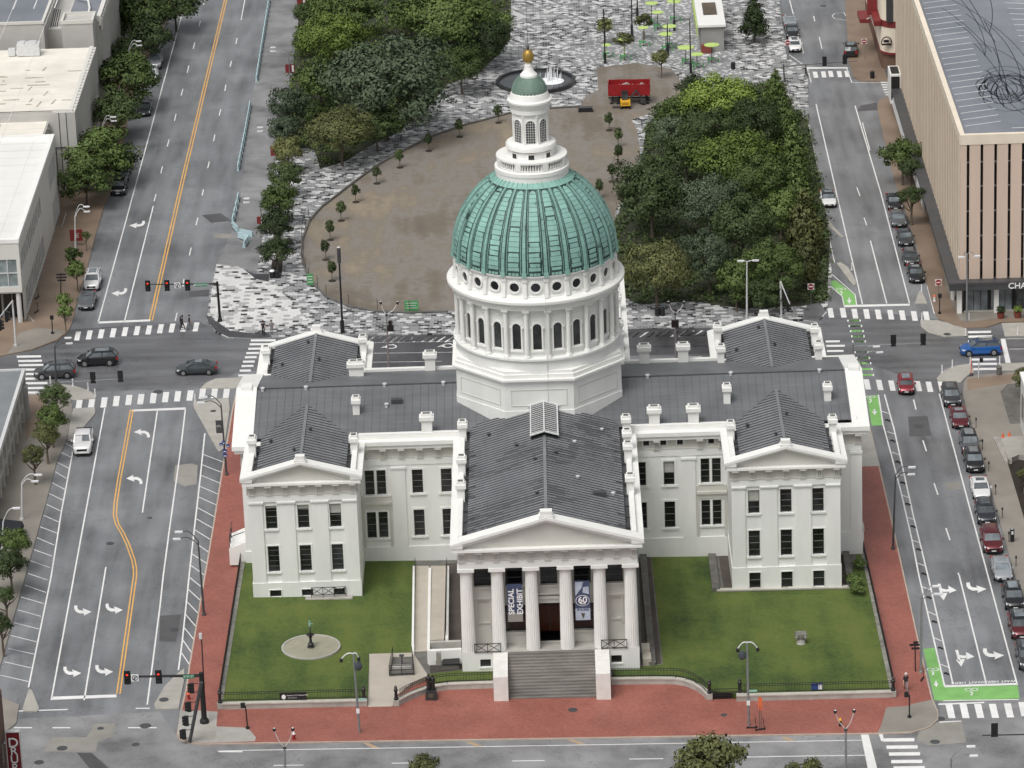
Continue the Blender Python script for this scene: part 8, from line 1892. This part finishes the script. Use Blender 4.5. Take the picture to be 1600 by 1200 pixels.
mb = MB(); mb.lathe([(.1, 2.4), (.14, 2.6), (.1, 2.85), (.05, 2.9), (.08, 2.98), (.08, 3.08), (.02, 3.14)], 10, p); mb.tube([p+Vector((.1, 0, 2.8)), p+Vector((.35, 0, 2.7))], .04, 6); mb.build('figure', 'copper', t, smooth=40)
# carved capital on the right lawn
p = G(1251.5, 1005, 0); t = thing('carved_capital', 'weathered carved stone capital standing on a stump on the right lawn', 'stone capital', p); mb = MB(); mb.lathe([(.5, 0), (.44, .1), (.42, .5)], 16, p); o = mb.build('stump', 'stone', t, smooth=30); mb = MB(); mb.lathe([(.38, .5), (.42, .7), (.45, .8), (.5, 1.0)], 16, p); mb.box(p.x-.55, p.x+.55, p.y-.45, p.y+.45, p.z+1.02, p.z+1.2)
for sx in (-1, 1):
    for sy in (-1, 1): mb.lathe([(.16, .72), (.2, .85), (.14, 1.0)], 8, (p.x+sx*.46, p.y+sy*.4, p.z))
mb.build('capital', 'old_stone', t)
# ------------------------------------------------------------------ people
def person(label, px, py, yaw, shirt, trouser, stride=.25, scale=1.0, hat=None, h=SW, arms=.2, hair='signal_black', bag=None):
    p = G(px, py, h); V = []; E = []; R = []
    def add(v, par, r): V.append(Vector(v)); R.append(r); i = len(V)-1; E.append((par, i)) if par is not None else None; return i
    pel = add((0, 0, .95), None, .135); ch = add((.02, 0, 1.2), pel, .145); ne = add((.02, 0, 1.46), add((.0, 0, 1.36), ch, .15), .06); hd0 = add((.03, 0, 1.54), ne, .075); hd = add((.04, 0, 1.65), hd0, .098); add((.04, 0, 1.73), hd, .07)
    for s in (-1, 1):
        st = stride*s; hip = add((0, s*.09, .9), pel, .1); kn = add((st*.55+.05, s*.1, .5), hip, .07); an = add((st-.08*(s < 0), s*.1, .09), kn, .045); add((st+.17, s*.11, .04), an, .04)
        sh = add((0, s*.18, 1.38), ch+1, .06); el = add((-st*.6-.02, s*.25, 1.1), sh, .045); wr = add((-st*.8+arms, s*.24, .88), el, .033); pa = add((-st*.8+arms+.03, s*.235, .80), wr, .034)
        for f_ in range(4): add((-st*.8+arms+.03+.022*(f_-1.5), s*.235, .705+.01*abs(f_-1.5)), pa, .009)
        add((-st*.8+arms+.08, s*.22, .77), pa, .01)
    me = bpy.data.meshes.new('body'); me.from_pydata([tuple(v) for v in V], E, []); o = bpy.data.objects.new('body', me); COL.objects.link(o)
    md = o.modifiers.new('skin', 'SKIN')
    for i, r in enumerate(R): me.skin_vertices[0].data[i].radius = (r, r)
    me.skin_vertices[0].data[0].use_root = True
    sb = o.modifiers.new('sub', 'SUBSURF'); sb.levels = 1; sb.render_levels = 1
    dg = bpy.context.evaluated_depsgraph_get(); m2 = bpy.data.meshes.new_from_object(o.evaluated_get(dg)); bpy.data.objects.remove(o); m2.name = 'body'; m2.materials.clear()
    for mm in ('skin', shirt, trouser, 'signal_black'): m2.materials.append(MATS[mm])
    for f_ in m2.polygons:
        c = f_.center; f_.use_smooth = True
        f_.material_index = 3 if c.z < .1 else 2 if (c.z < .98 and abs(c.y) < .19 and c.z < .95) else 0 if (c.z > 1.44 or (abs(c.y) > .2 and c.z < 1.12)) else 1
    t = thing('person', label, 'person', p, yaw); t.scale = (scale*1.12,)*3
    b = bpy.data.objects.new('body', m2); COL.objects.link(b); b.parent = t
    q = MB(); q.lathe([(.115, 1.62), (.118, 1.68), (.10, 1.75), (.04, 1.79)], 12, (.025, 0, 0)); q.build('hair' if not hat else 'cap', hat or hair, t, smooth=50, local=True)
    q = MB(); q.box(.125, .15, -.012, .012, 1.62, 1.66)
    for s in (-1, 1): q.box(.118, .128, s*.035-.012, s*.035+.012, 1.665, 1.68)
    q.build('face_features', 'bark', t, local=True)
    if bag: q = MB(); q.box(-.28, -.13, -.15, .15, 1.0, 1.42); q.build('backpack', bag, t, local=True)
person('person in a dark top carrying a bag on the left crosswalk, left of the pair', 285.5, 515.5, 0, 'cloth_dark', 'cloth_dark', .22, h=ST, bag='cloth_dark')
person('person in dark clothes walking at the right of the left crosswalk pair', 296.5, 514.5, 0, 'cloth_dark', 'cloth_grey', .2, h=ST)
person('short person close to the walker with the bag on the left crosswalk', 283, 513, .3, 'terracotta', 'cloth_dark', .15, .8, h=ST)
person('person in black waiting at the plaza kerb, left of two', 412, 523.5, -1.6, 'cloth_dark', 'cloth_dark', .05)
person('person in grey waiting at the plaza kerb, right of two', 425, 522.5, -1.6, 'cloth_grey', 'cloth_grey', .05)
person('runner in a white cap and black shirt on the right brick pavement', 1415.5, 1078.5, -1.55, 'cloth_dark', 'cloth_grey', .4, hat='cloth_white')
person('person in dark clothes on the crosswalk at the top right', 1259, 121, 0, 'cloth_dark', 'cloth_dark', .2, h=ST)
# statue pair on its pedestal
p = G(674, 1094, SW); t = thing('bronze_statue', 'dark bronze statue of a standing couple on a black pedestal by the curved wall', 'statue', p); MB().hexa([(p.x-.62, p.y-.1, p.z), (p.x+.62, p.y-.1, p.z), (p.x+.62, p.y+1.1, p.z), (p.x-.62, p.y+1.1, p.z), (p.x-.55, p.y, p.z+.95), (p.x+.55, p.y, p.z+.95), (p.x+.55, p.y+1, p.z+.95), (p.x-.55, p.y+1, p.z+.95)]).build('pedestal', 'black_stone' if 'black_stone' in MATS else 'black_metal', t); MB().box(p.x-.24, p.x+.24, p.y-.1, p.y-.05, p.z+.35, p.z+.75).build('plaque', 'bark', t)
q = MB()
for dx, hh in ((-.22, 1.75), (.2, 1.62)):
    c = p+Vector((dx, .5, .95)); q.lathe([(.2, 0), (.22, hh*.3), (.17, hh*.52), (.23, hh*.76), (.2, hh*.82), (.08, hh*.86), (.11, hh*.92), (.09, hh)], 12, c); q.tube([c+Vector((.2, 0, hh*.78)), c+Vector((.26, -.1, hh*.6)), c+Vector((.1, -.22, hh*.55))], .06, 6); q.tube([c+Vector((-.2, 0, hh*.78)), c+Vector((-.27, 0, hh*.58)), c+Vector((-.22, -.12, hh*.45))], .06, 6)
q.build('figures', 'black_metal', t, smooth=50)
# ------------------------------------------------------------------ small street furniture
p = place(459.5, 1155); t = thing('fire_hydrant', 'red fire hydrant with a white top near the bottom left kerb', 'hydrant', p); q = MB(); q.lathe([(.2, 0), (.2, .06), (.13, .08), (.13, .55)], 12, p); q.tube([p+Vector((-.2, 0, .42)), p+Vector((.2, 0, .42))], .06, 8); o = q.build('barrel', 'red_paint', t, smooth=40); q = MB(); q.lathe([(.16, .55), (.15, .68), (.06, .78), (.04, .84)], 12, p); q.build('bonnet', 'sign_white', o, smooth=40)
p = place(1313, 1134); t = thing('fire_hydrant', 'yellow and black hydrant between the arms of the bottom right forked lamp', 'hydrant', p); q = MB(); q.lathe([(.2, 0), (.2, .06), (.13, .08), (.13, .6)], 12, p); o = q.build('barrel', 'signal_black', t); q = MB(); q.lathe([(.17, .6), (.15, .72), (.05, .85)], 12, p); q.build('bonnet', 'yellow_paint', o)
p = place(295, 1093); t = thing('fire_hydrant', 'red and orange hydrant among the lower left signal heads', 'hydrant', p); q = MB(); q.lathe([(.2, 0), (.13, .08), (.13, .6)], 12, p); o = q.build('barrel', 'red_paint', t); q = MB(); q.lathe([(.2, .6), (.17, .72), (.05, .82)], 12, p); q.build('bonnet', 'orange_paint', o)
p = place(1460, 470); t = thing('fire_hydrant', 'white hydrant on the pavement beside the beige garage', 'hydrant', p); q = MB(); q.lathe([(.2, 0), (.13, .08), (.13, .6)], 12, p); o = q.build('barrel', 'sign_white', t); q = MB(); q.lathe([(.18, .6), (.15, .72), (.05, .82)], 12, p); q.build('bonnet', 'orange_paint', o)
def scooter(label, x, y, yaw, m, hp=SW, flag=False):
    p = place(x, y, hp); t = thing('electric_scooter', label, 'scooter', p, yaw, 'parked electric scooters'); q = MB(); q.box(-.4, .35, -.08, .08, .1, .16); q.build('deck', 'signal_black', t, local=True); q = MB(); q.bar((.42, 0, .12), (.34, 0, 1.15), .05); q.bar((.34, -.25, 1.15), (.34, .25, 1.15), .04); q.build('stem', m, t, local=True)
    for xx in (-.45, .45): q = MB(); q.lathe([(.12, -.03), (.12, .03)], 12); q.v = [(xx+a, c, .12+b) for a, b, c in q.v]; q.build('wheel', 'tyre', t, local=True)
for a in [('black electric scooter lying by the foot of the right camera pole', 1175, 1138, .1, 'signal_black'), ('black electric scooter right of the right camera pole, under the orange flags', 1188, 1141, .3, 'signal_black'), ('red and white electric scooter beside the green bicycle lane', 1441, 1062, 1.2, 'red_paint'), ('dark scooter parked beside the white office wall', 57, 488, 1.2, 'signal_black'), ('second dark scooter along the white office wall', 58, 466, 1.2, 'dark_metal')]: scooter(*a)
for dx, l in ((0, 'orange flag on a tall thin rod by the right camera pole, left one'), (2.6, 'orange flag on a tall thin rod by the right camera pole, right one')):
    p = place(1187+dx, 1140); t = thing('flag_rod', l, 'flag', p, 0, 'orange flag rods'); o = MB().tube([p, p+Vector((0, 0, 2.6))], .035, 6).build('rod', 'bark', t); q = p+Vector((0, 0, 2.6)); MB().add([q+Vector((-.1, 0, 1.0)), q+Vector((.14, 0, .9)), q+Vector((.12, 0, -.5)), q+Vector((-.1, 0, -.4))], [(0, 1, 2, 3)]).hexa([q+Vector(v) for v in ((-.08, -.02, -.45), (.1, -.02, -.5), (.1, .02, -.5), (-.08, .02, -.45), (-.04, -.02, 1.0), (.06, -.02, .95), (.06, .02, .95), (-.04, .02, 1.0))]).build('flag', 'orange_paint', t)
MG = 'parking meters on the right pavement'
for i, (x, y) in enumerate([(1525, 668), (1535, 702), (1545, 737), (1555.5, 773), (1566, 809), (1576.5, 847), (1587.5, 885)]):
    p = place(x, y); t = thing('parking_meter', ['dark parking meter post beside the maroon sedan, topmost', 'dark parking meter post beside the grey sport utility car', 'dark parking meter post beside the black sport utility car by the steps', 'dark parking meter post beside the white sedan', 'dark parking meter post beside the dark blue-grey car', 'dark parking meter post next to the pay station', 'lowest dark parking meter post, beside the silver sedan'][i], 'parking meter', p, 0, MG); MB().tube([p, p+Vector((0, 0, .95))], .045, 6).build('post', 'dark_metal', t); MB().box(p.x-.09, p.x+.09, p.y-.07, p.y+.07, p.z+.95, p.z+1.25).build('meter', 'signal_black', t)
p = place(1581.5, 846); t = thing('pay_station', 'black parking pay station with a rounded cap on the right pavement', 'pay station', p); MB().box(p.x-.22, p.x+.22, p.y-.16, p.y+.16, p.z, p.z+1.5).build('cabinet', 'signal_black', t); MB().lathe([(.2, 0), (.12, .12)], 12, p+Vector((0, 0, 1.5))).build('cap', 'grey_metal', t); MB().box(p.x-.12, p.x+.12, p.y-.175, p.y-.16, p.z+.9, p.z+1.3).build('screen', 'pale_metal', t)
BG = 'slim white bollards on the concrete islands'
for i, (x, y, l) in enumerate([(1440.5, 500, 'white bollard at the left tip of the upper right island'), (1508.5, 524, 'white bollard at the right end of the upper right island'), (1472, 582, 'white bollard on the left rim of the lower right island'), (1488, 573.5, 'white bollard on the upper rim of the lower right island'), (1516, 569, 'white bollard at the right tip of the lower right island'), (1562, 568, 'white bollard beyond the stop line at the right'), (1590, 522, 'white bollard on the far right pale slab'), (1440, 455, 'white bollard on top of the small triangular island'), (1331, 422, 'white bollard on the slim island by the bicycle lane'), (1514, 500, 'pale bollard at the foot of the double-headed street lamp'), (79, 599, 'white bollard on the left edge of the upper left island'), (114, 603, 'white bollard in the middle of the upper left island'), (138, 609, 'white bollard on the right rim of the upper left island'), (149, 619, 'white bollard at the right tip of the upper left island'), (305, 627, 'white bollard at the top of the long island by the end wall')]):
    p = G(x, y, SW); t = thing('bollard', l, 'bollard', p, 0, BG); MB().tube([p, p+Vector((0, 0, .95))], .075, 8).build('post', 'sign_white', t); MB().lathe([(.16, 0), (.14, .06)], 8, p).build('base', 'pale_metal', t)
for x, y, l, m_ in [(425.5, 434, 'left of two litter bins with a pale lid under the plaza trees', 'lamp_head'), (433, 434, 'right of two dark litter bins under the plaza trees', 'signal_black'), (1363, 122, 'black litter bin on the brown pavement corner at the top right', 'signal_black'), (1345, 108, 'dark litter bin near the kiosk side of the plaza', None), (1561, 585, 'stone-coloured litter bin beside the right crosswalk', 'dark_stone'), (1027.5, 493, 'left of two dark litter bins beside the round olive tree', 'signal_black'), (1035, 493, 'right of two dark litter bins beside the round olive tree', 'signal_black')]:
    if m_ is None: x, y, m_ = 1145.5, 108, 'signal_black'
    p = place(x, y); t = thing('litter_bin', l, 'bin', p, 0, 'litter bins'); MB().lathe([(.3, 0), (.34, .1), (.34, .9)], 14, p).build('drum', 'signal_black' if m_ != 'dark_stone' else m_, t); MB().lathe([(.36, .9), (.36, 1.0), (.2, 1.12)], 14, p).build('lid', m_, t)
for x, y, l in [(1563.5, 497, 'terracotta pot with a dark plant in front of the garage shop front'), (1590, 496, 'second terracotta pot with a pale green plant further right')]:
    p = place(x, y); t = thing('plant_pot', l, 'plant pot', p, 0, 'plant pots'); MB().lathe([(.38, 0), (.5, .7), (.52, .75)], 14, p).build('pot', 'terracotta', t); o = bpy.data.objects.new('foliage', crown('small', L_ if x < 1580 else BRI, 0)); COL.objects.link(o); o.parent = t; o.location = (0, 0, 1.1); o.scale = (.7, .7, .6)
# steps and bed at the right building
p = place(1566, 710); t = thing('entrance_steps', 'short flight of concrete steps beside the pale forecourt on the right', 'steps', p)
for k in range(4): A = [G(1552+k*3.2, 682.5, SW+.16*(k+1)), G(1555.2+k*3.2, 682.5, SW+.16*(k+1)), G(1573.5+k*2.6, 720.5-k*.6, SW+.16*(k+1)), G(1570.5+k*2.6, 720.5-k*.6, SW+.16*(k+1))]; MB().hexa([(v.x, v.y, v.z-.5) for v in A]+[tuple(v) for v in A]).build('step', 'stone', t)
slab('forecourt', [(1565, 682), (1640, 680), (1640, 716), (1605, 712), (1592, 710), (1575, 718)], .05, .7, 'concrete')
sheet('planting_bed', [(1574, 722), (1592, 712), (1606, 714), (1640, 725), (1640, 900), (1615, 860)], SW+.02, 'mulch')
sheet('planting_bed', [(1563, 612), (1574, 600), (1600, 598), (1640, 600), (1640, 660), (1578, 662)], SW+.02, 'dark_stone')
for x, y, l in [(1567, 683, 'orange traffic cone at the top of the steps'), (1577, 681, 'fallen orange traffic cone on the pale forecourt')]:
    p = G(x, y, .05); t = thing('traffic_cone', l, 'cone', p, 0, 'orange cones'); MB().lathe([(.16, .03), (.04, .6)], 12, p).build('cone', 'orange_paint', t); MB().box(p.x-.2, p.x+.2, p.y-.2, p.y+.2, p.z, p.z+.04).build('base', 'orange_paint', t)
# ------------------------------------------------------------------ the plaza
p = G(837, 129.5, SW); t = thing('plaza_fountain', 'round dark pool with a dark rim and white jets behind the dome finial', 'fountain', p); mb = MB(); mb.lathe([(6.0, 0), (6.0, .55), (5.55, .55), (5.55, .05)], 56, p); mb.build('rim', 'black_stone', t, smooth=30); mb = MB(); mb.lathe([(5.56, .02), (5.56, .28)], 48, p); mb.build('water', 'water', t)
mb = MB()
for k in range(26):
    a = rnd.uniform(0, 6.28); r = rnd.uniform(0, 1.6); h_ = rnd.uniform(.9, 2.7)*(1-r*.25); c = p+Vector((2.2+r*math.cos(a)*1.2, r*math.sin(a), .28)); mb.tube([c, c+Vector((.05, 0, h_*.6)), c+Vector((.1, 0, h_))], [.08, .06, .02], 6)
mb.build('jets', 'spray', t); mb = MB(); mb.lathe([(2.0, .285), (1.6, .33)], 20, p+Vector((2.3, -.2, 0))); mb.build('foam', 'spray', t)
for k in range(14): a = 2*math.pi*k/14; MB().box(p.x+5.78*math.cos(a)-.3, p.x+5.78*math.cos(a)+.3, p.y+5.78*math.sin(a)-.12, p.y+5.78*math.sin(a)+.12, p.z+.55, p.z+.6).build('seat', 'dark_metal', t)
# skip, excavator
p = G(985, 152, SW); t = thing('skip_container', 'long red open-topped skip full of rubble at the edge of the bare ground', 'skip', p); c = G(983, 136, SW+2.3); L2, W2, H0, H1 = 3.1, 1.35, 1.45, 3.1; ca, sa = math.cos(-.06), math.sin(-.06)
def rot(v): return (c.x+v[0]*ca-v[1]*sa, c.y+v[0]*sa+v[1]*ca, gz(c.x, SW)+v[2])
q = MB()
for a in ((-L2, L2, -W2, -W2+.08), (-L2, L2, W2-.08, W2), (-L2, -L2+.08, -W2+.08, W2-.08), (L2-.08, L2, -W2+.08, W2-.08)):
    q.hexa([rot(v) for v in ((a[0], a[2], H0), (a[1], a[2], H0), (a[1], a[3], H0), (a[0], a[3], H0), (a[0], a[2], H1), (a[1], a[2], H1), (a[1], a[3], H1), (a[0], a[3], H1))])
q.hexa([rot(v) for v in ((-L2, -W2, H0-.1), (L2, -W2, H0-.1), (L2, W2, H0-.1), (-L2, W2, H0-.1), (-L2, -W2, H0), (L2, -W2, H0), (L2, W2, H0), (-L2, W2, H0))]); o = q.build('box', 'red_paint', t); q = MB()
for k in range(11): x = -L2+.3+k*.58; q.hexa([rot(v) for v in ((x, -W2-.07, H0), (x+.12, -W2-.07, H0), (x+.12, -W2, H0), (x, -W2, H0), (x, -W2-.07, H1), (x+.12, -W2-.07, H1), (x+.12, -W2, H1), (x, -W2, H1))])
q.build('ribs', 'red_paint', o); q = MB()
for k in range(26): x, y = rnd.uniform(-1.2, 2.3), rnd.uniform(-.9, .9); s = rnd.uniform(.12, .4); q.obox(rot((x, y, H1-.62)), (s, 0, rnd.uniform(-.2, .2)), (0, s*.5, 0), (0, 0, .12))
q.build('rubble', 'stone', t); q = MB()
for x in (-2.6, -1.6, 1.8, 2.7): 
    for y in (-1, 1): q.bar(rot((x, y*1.0, 0)), rot((x*.92, y*.9, H0)), .16); q.obox(rot((x, y*1.0, .06)), (.3, 0, 0), (0, .25, 0), (0, 0, .06))
q.bar(rot((-L2, -.6, .85)), rot((L2, -.6, .85)), .18); q.bar(rot((-L2, .6, .85)), rot((L2, .6, .85)), .18); q.build('support_frame', 'signal_black', t)
p = G(977, 168, SW); t = thing('mini_excavator', 'small yellow and black excavator in front of the red skip', 'excavator', p); q = MB(); q.box(p.x-.75, p.x-.4, p.y-.9, p.y+.9, p.z, p.z+.45); q.box(p.x+.4, p.x+.75, p.y-.9, p.y+.9, p.z, p.z+.45); q.build('tracks', 'signal_black', t); q = MB(); q.box(p.x-.7, p.x+.75, p.y-.9, p.y+.6, p.z+.5, p.z+1.2); q.build('body', 'yellow_paint', t); q = MB(); q.box(p.x-.5, p.x+.4, p.y-.3, p.y+.7, p.z+1.2, p.z+2.3); q.build('cab', 'car_glass', t); MB().box(p.x-.55, p.x+.45, p.y-.35, p.y+.75, p.z+2.3, p.z+2.4).build('cab_roof', 'signal_black', t); q = MB(); q.bar(p+Vector((.5, .6, .9)), p+Vector((1.7, 1.0, 2.3)), .2); q.bar(p+Vector((1.7, 1.0, 2.3)), p+Vector((2.6, 1.1, .9)), .16); q.build('boom', 'dark_metal', t); q = MB(); q.box(p.x+2.3, p.x+2.9, p.y+.8, p.y+1.4, p.z+.3, p.z+.9); q.build('bucket', 'dark_metal', t); q = MB(); q.box(p.x-.5, p.x+.5, p.y-.905, p.y-.9, p.z+.7, p.z+.78); q.box(p.x-.5, p.x+.5, p.y-.905, p.y-.9, p.z+.9, p.z+.98); q.build('vents', 'signal_black', t); q = MB(); q.box(p.x-1.9, p.x-.8, p.y-.4, p.y+.1, p.z+.1, p.z+.3); q.build('blade', 'dark_metal', t)
p = G(915, 174, SW); t = thing('tool_chest', 'low black chest lying on the mud left of the excavator', 'chest', p); MB().hexa([(p.x-1.1, p.y-.5, p.z), (p.x+1.1, p.y-.5, p.z), (p.x+1.1, p.y+.5, p.z), (p.x-1.1, p.y+.5, p.z), (p.x-1.0, p.y-.45, p.z+.6), (p.x+1.0, p.y-.45, p.z+.6), (p.x+1.0, p.y+.45, p.z+.6), (p.x-1.0, p.y+.45, p.z+.6)]).build('box', 'signal_black', t); MB().box(p.x-1.05, p.x+1.05, p.y-.48, p.y+.48, p.z+.6, p.z+.68).build('lid', 'dark_metal', t)
UG = 'lime green umbrellas and discs on the plaza'
for x, y, wd, b, l in [(1018, 5, 20, 38, 'lime umbrella at the top, left one, beside the black poles'), (1053, 2, 22, 34, 'lime umbrella cut by the top edge, next to a black pole'), (1027.5, 19, 19, 46, 'tilted lime umbrella below the two at the top'), (975, 60.5, 20, 94, 'lime umbrella furthest left, on a lime post'), (1046, 41, 22, 75, 'lime umbrella in the middle, upper of a close pair'), (1040.5, 53, 22, 80, 'lime umbrella in the middle, lower of a close pair'), (1071.5, 74, 26, 100, 'large lime umbrella in front of the kiosk'), (1089, 84.5, 20, 107, 'lime umbrella nearest the muddy ground'), (1112, 70, 24, 98, 'yellow-green umbrella right beside the kiosk'), (1005, 43, 17, 72, 'small lime umbrella among the young trees'), (948, 70, 15, 90, 'small faint lime umbrella at the left edge of the group')]:
    p = place(x, b); q = up(p, x, y); R = wd*.5*mpp(q); t = thing('umbrella', l, 'umbrella', p, 0, UG); MB().tube([p, q], .06, 6).build('post', 'lime_canvas' if x < 990 else 'dark_metal', t); mb = MB(); mb.lathe([(R, -.03), (R, .03), (R*.5, .12), (.05, .16)], 20, q); mb.build('canopy', 'lime_canvas', t, smooth=30); mb = MB(); mb.lathe([(.5, .68), (.5, .74)], 14, p); mb.lathe([(.05, 0), (.05, .7)], 6, p)
    for k in range(3): a = k*2.1; mb.bar((p.x+1.0*math.cos(a), p.y+.9*math.sin(a), p.z), (p.x+1.0*math.cos(a), p.y+.9*math.sin(a), p.z+.8), .16)
    mb.build('table', 'green_mesh', t)
# mesh fence round the bare ground
FX = [(483, 345), (472, 375), (472, 405), (483, 437), (510, 463), (545, 478), (590, 486.5), (640, 488.5), (700, 486)]
P = [G(x, y, SW) for x, y in FX]; t = thing('site_fence', 'light wire site fence curving round the near end of the bare ground', 'fence', P[0]); mb = MB(); rl = MB()
for a, b in zip(P, P[1:]):
    n = max(1, int((b-a).length/3.4))
    for k in range(n): v = a.lerp(b, k/n); mb.bar(v, v+Vector((0, 0, 1.7)), .09)
    for z in (.1, 1.65): rl.bar(a+Vector((0, 0, z)), b+Vector((0, 0, z)), .035)
mb.build('posts', 'bark', t); rl.build('wires', 'grey_metal', t)
for (x0, y0, x1, y1, l) in [(631.5, 470, 654, 486, 'green notice banner with white writing on the near site fence'), (479, 428, 490, 446, 'green notice banner at the left curve of the site fence')]:
    p = G((x0+x1)/2, y1, SW); a = YP(x0, y0, p.y-.1); b = YP(x1, y1-1, p.y-.1); t = thing('notice_banner', l, 'banner', p, 0, 'green notice banners'); MB().box(a.x, b.x, p.y-.12, p.y-.09, b.z, a.z).build('sheet', 'green_mesh', t); q = MB()
    for k in range(3): z = a.z-(a.z-b.z)*(.25+.24*k); w_ = (b.x-a.x)*(.8-.12*(k == 1)); q.box((a.x+b.x)/2-w_/2, (a.x+b.x)/2+w_/2, p.y-.13, p.y-.121, z-.05, z+.05)
    q.build('writing', 'pale_metal', t)
# silt sock along the bare ground
P = [G(x, y, SW+.15) for x, y in DIRT[:20]]; tag(MB().tube(P, .16, 6).build('silt_sock', 'dark_stone'), 'dark silt sock lying along the edge of the bare ground', 'silt sock')
# teal barriers along the parking lane
TG = 'teal water-filled barriers beside the parking lane'
def barriers(px, lab):
    P = [G(x, y, ST) for x, y in px]; proto = None; i = 0
    for a, b in zip(P, P[1:]):
        d = b-a; n = max(1, int(d.length/2.4)); yaw = math.atan2(d.y, d.x)
        for k in range(n):
            c = a.lerp(b, (k+.5)/n)
            if barriers.proto is None:
                t = thing('road_barrier', '', 'barrier', c, yaw, TG); q = MB(); q.hexa([(-1.1, -.2, 0), (1.1, -.2, 0), (1.1, .2, 0), (-1.1, .2, 0), (-1.1, -.07, .85), (1.1, -.07, .85), (1.1, .07, .85), (-1.1, .07, .85)]); q.build('shell', 'teal_plastic', t, local=True); MB().box(-.9, .9, -.28, .28, 0, .1).build('foot', 'dark_metal', t, local=True); barriers.proto = t
            else: t = copy_tree(barriers.proto); t.location = c; t.rotation_euler = (0, 0, yaw)
            t['label'] = lab; i += 1
barriers.proto = None
barriers([(424, -20), (416, 30), (400.5, 128)], 'teal barrier in the unbroken line at the top, beside the parking lane')
barriers([(391, 165), (384, 205), (371.5, 268)], 'teal barrier in the middle line beside the parking lane')
barriers([(373, 308), (368, 330), (363, 351)], 'teal barrier in the short lower line beside the rough road patch')
barriers([(363, 353), (374, 366), (396, 371)], 'teal barrier in the bent end of the line by the plaza trees')
barriers([(374, 372), (388, 377), (380, 389)], 'tumbled teal barrier in the loose heap below the bent line')

for i, (x, y) in enumerate([(1386.5, 658), (1394.5, 690), (1402.5, 723), (1410, 755.5), (1418, 789), (1426, 824), (1435, 860), (1443, 898), (1451, 935), (1459.5, 973), (1469, 1014), (1478.5, 1054)]):
    a = G(x-3.6, y-.8, ST+.006); b = G(x+4.2, y+.8, ST+.006); o = MB().tube([a+Vector((0, 0, .07)), a.lerp(b, .4)+Vector((0, .15, .12)), b+Vector((0, 0, .07))], .09, 6).build('lane_separator', 'signal_black')
    tag(o, 'low black lane separator lying in the buffer stripe of the right street', 'lane separator', 'lane separators in the buffer stripe')
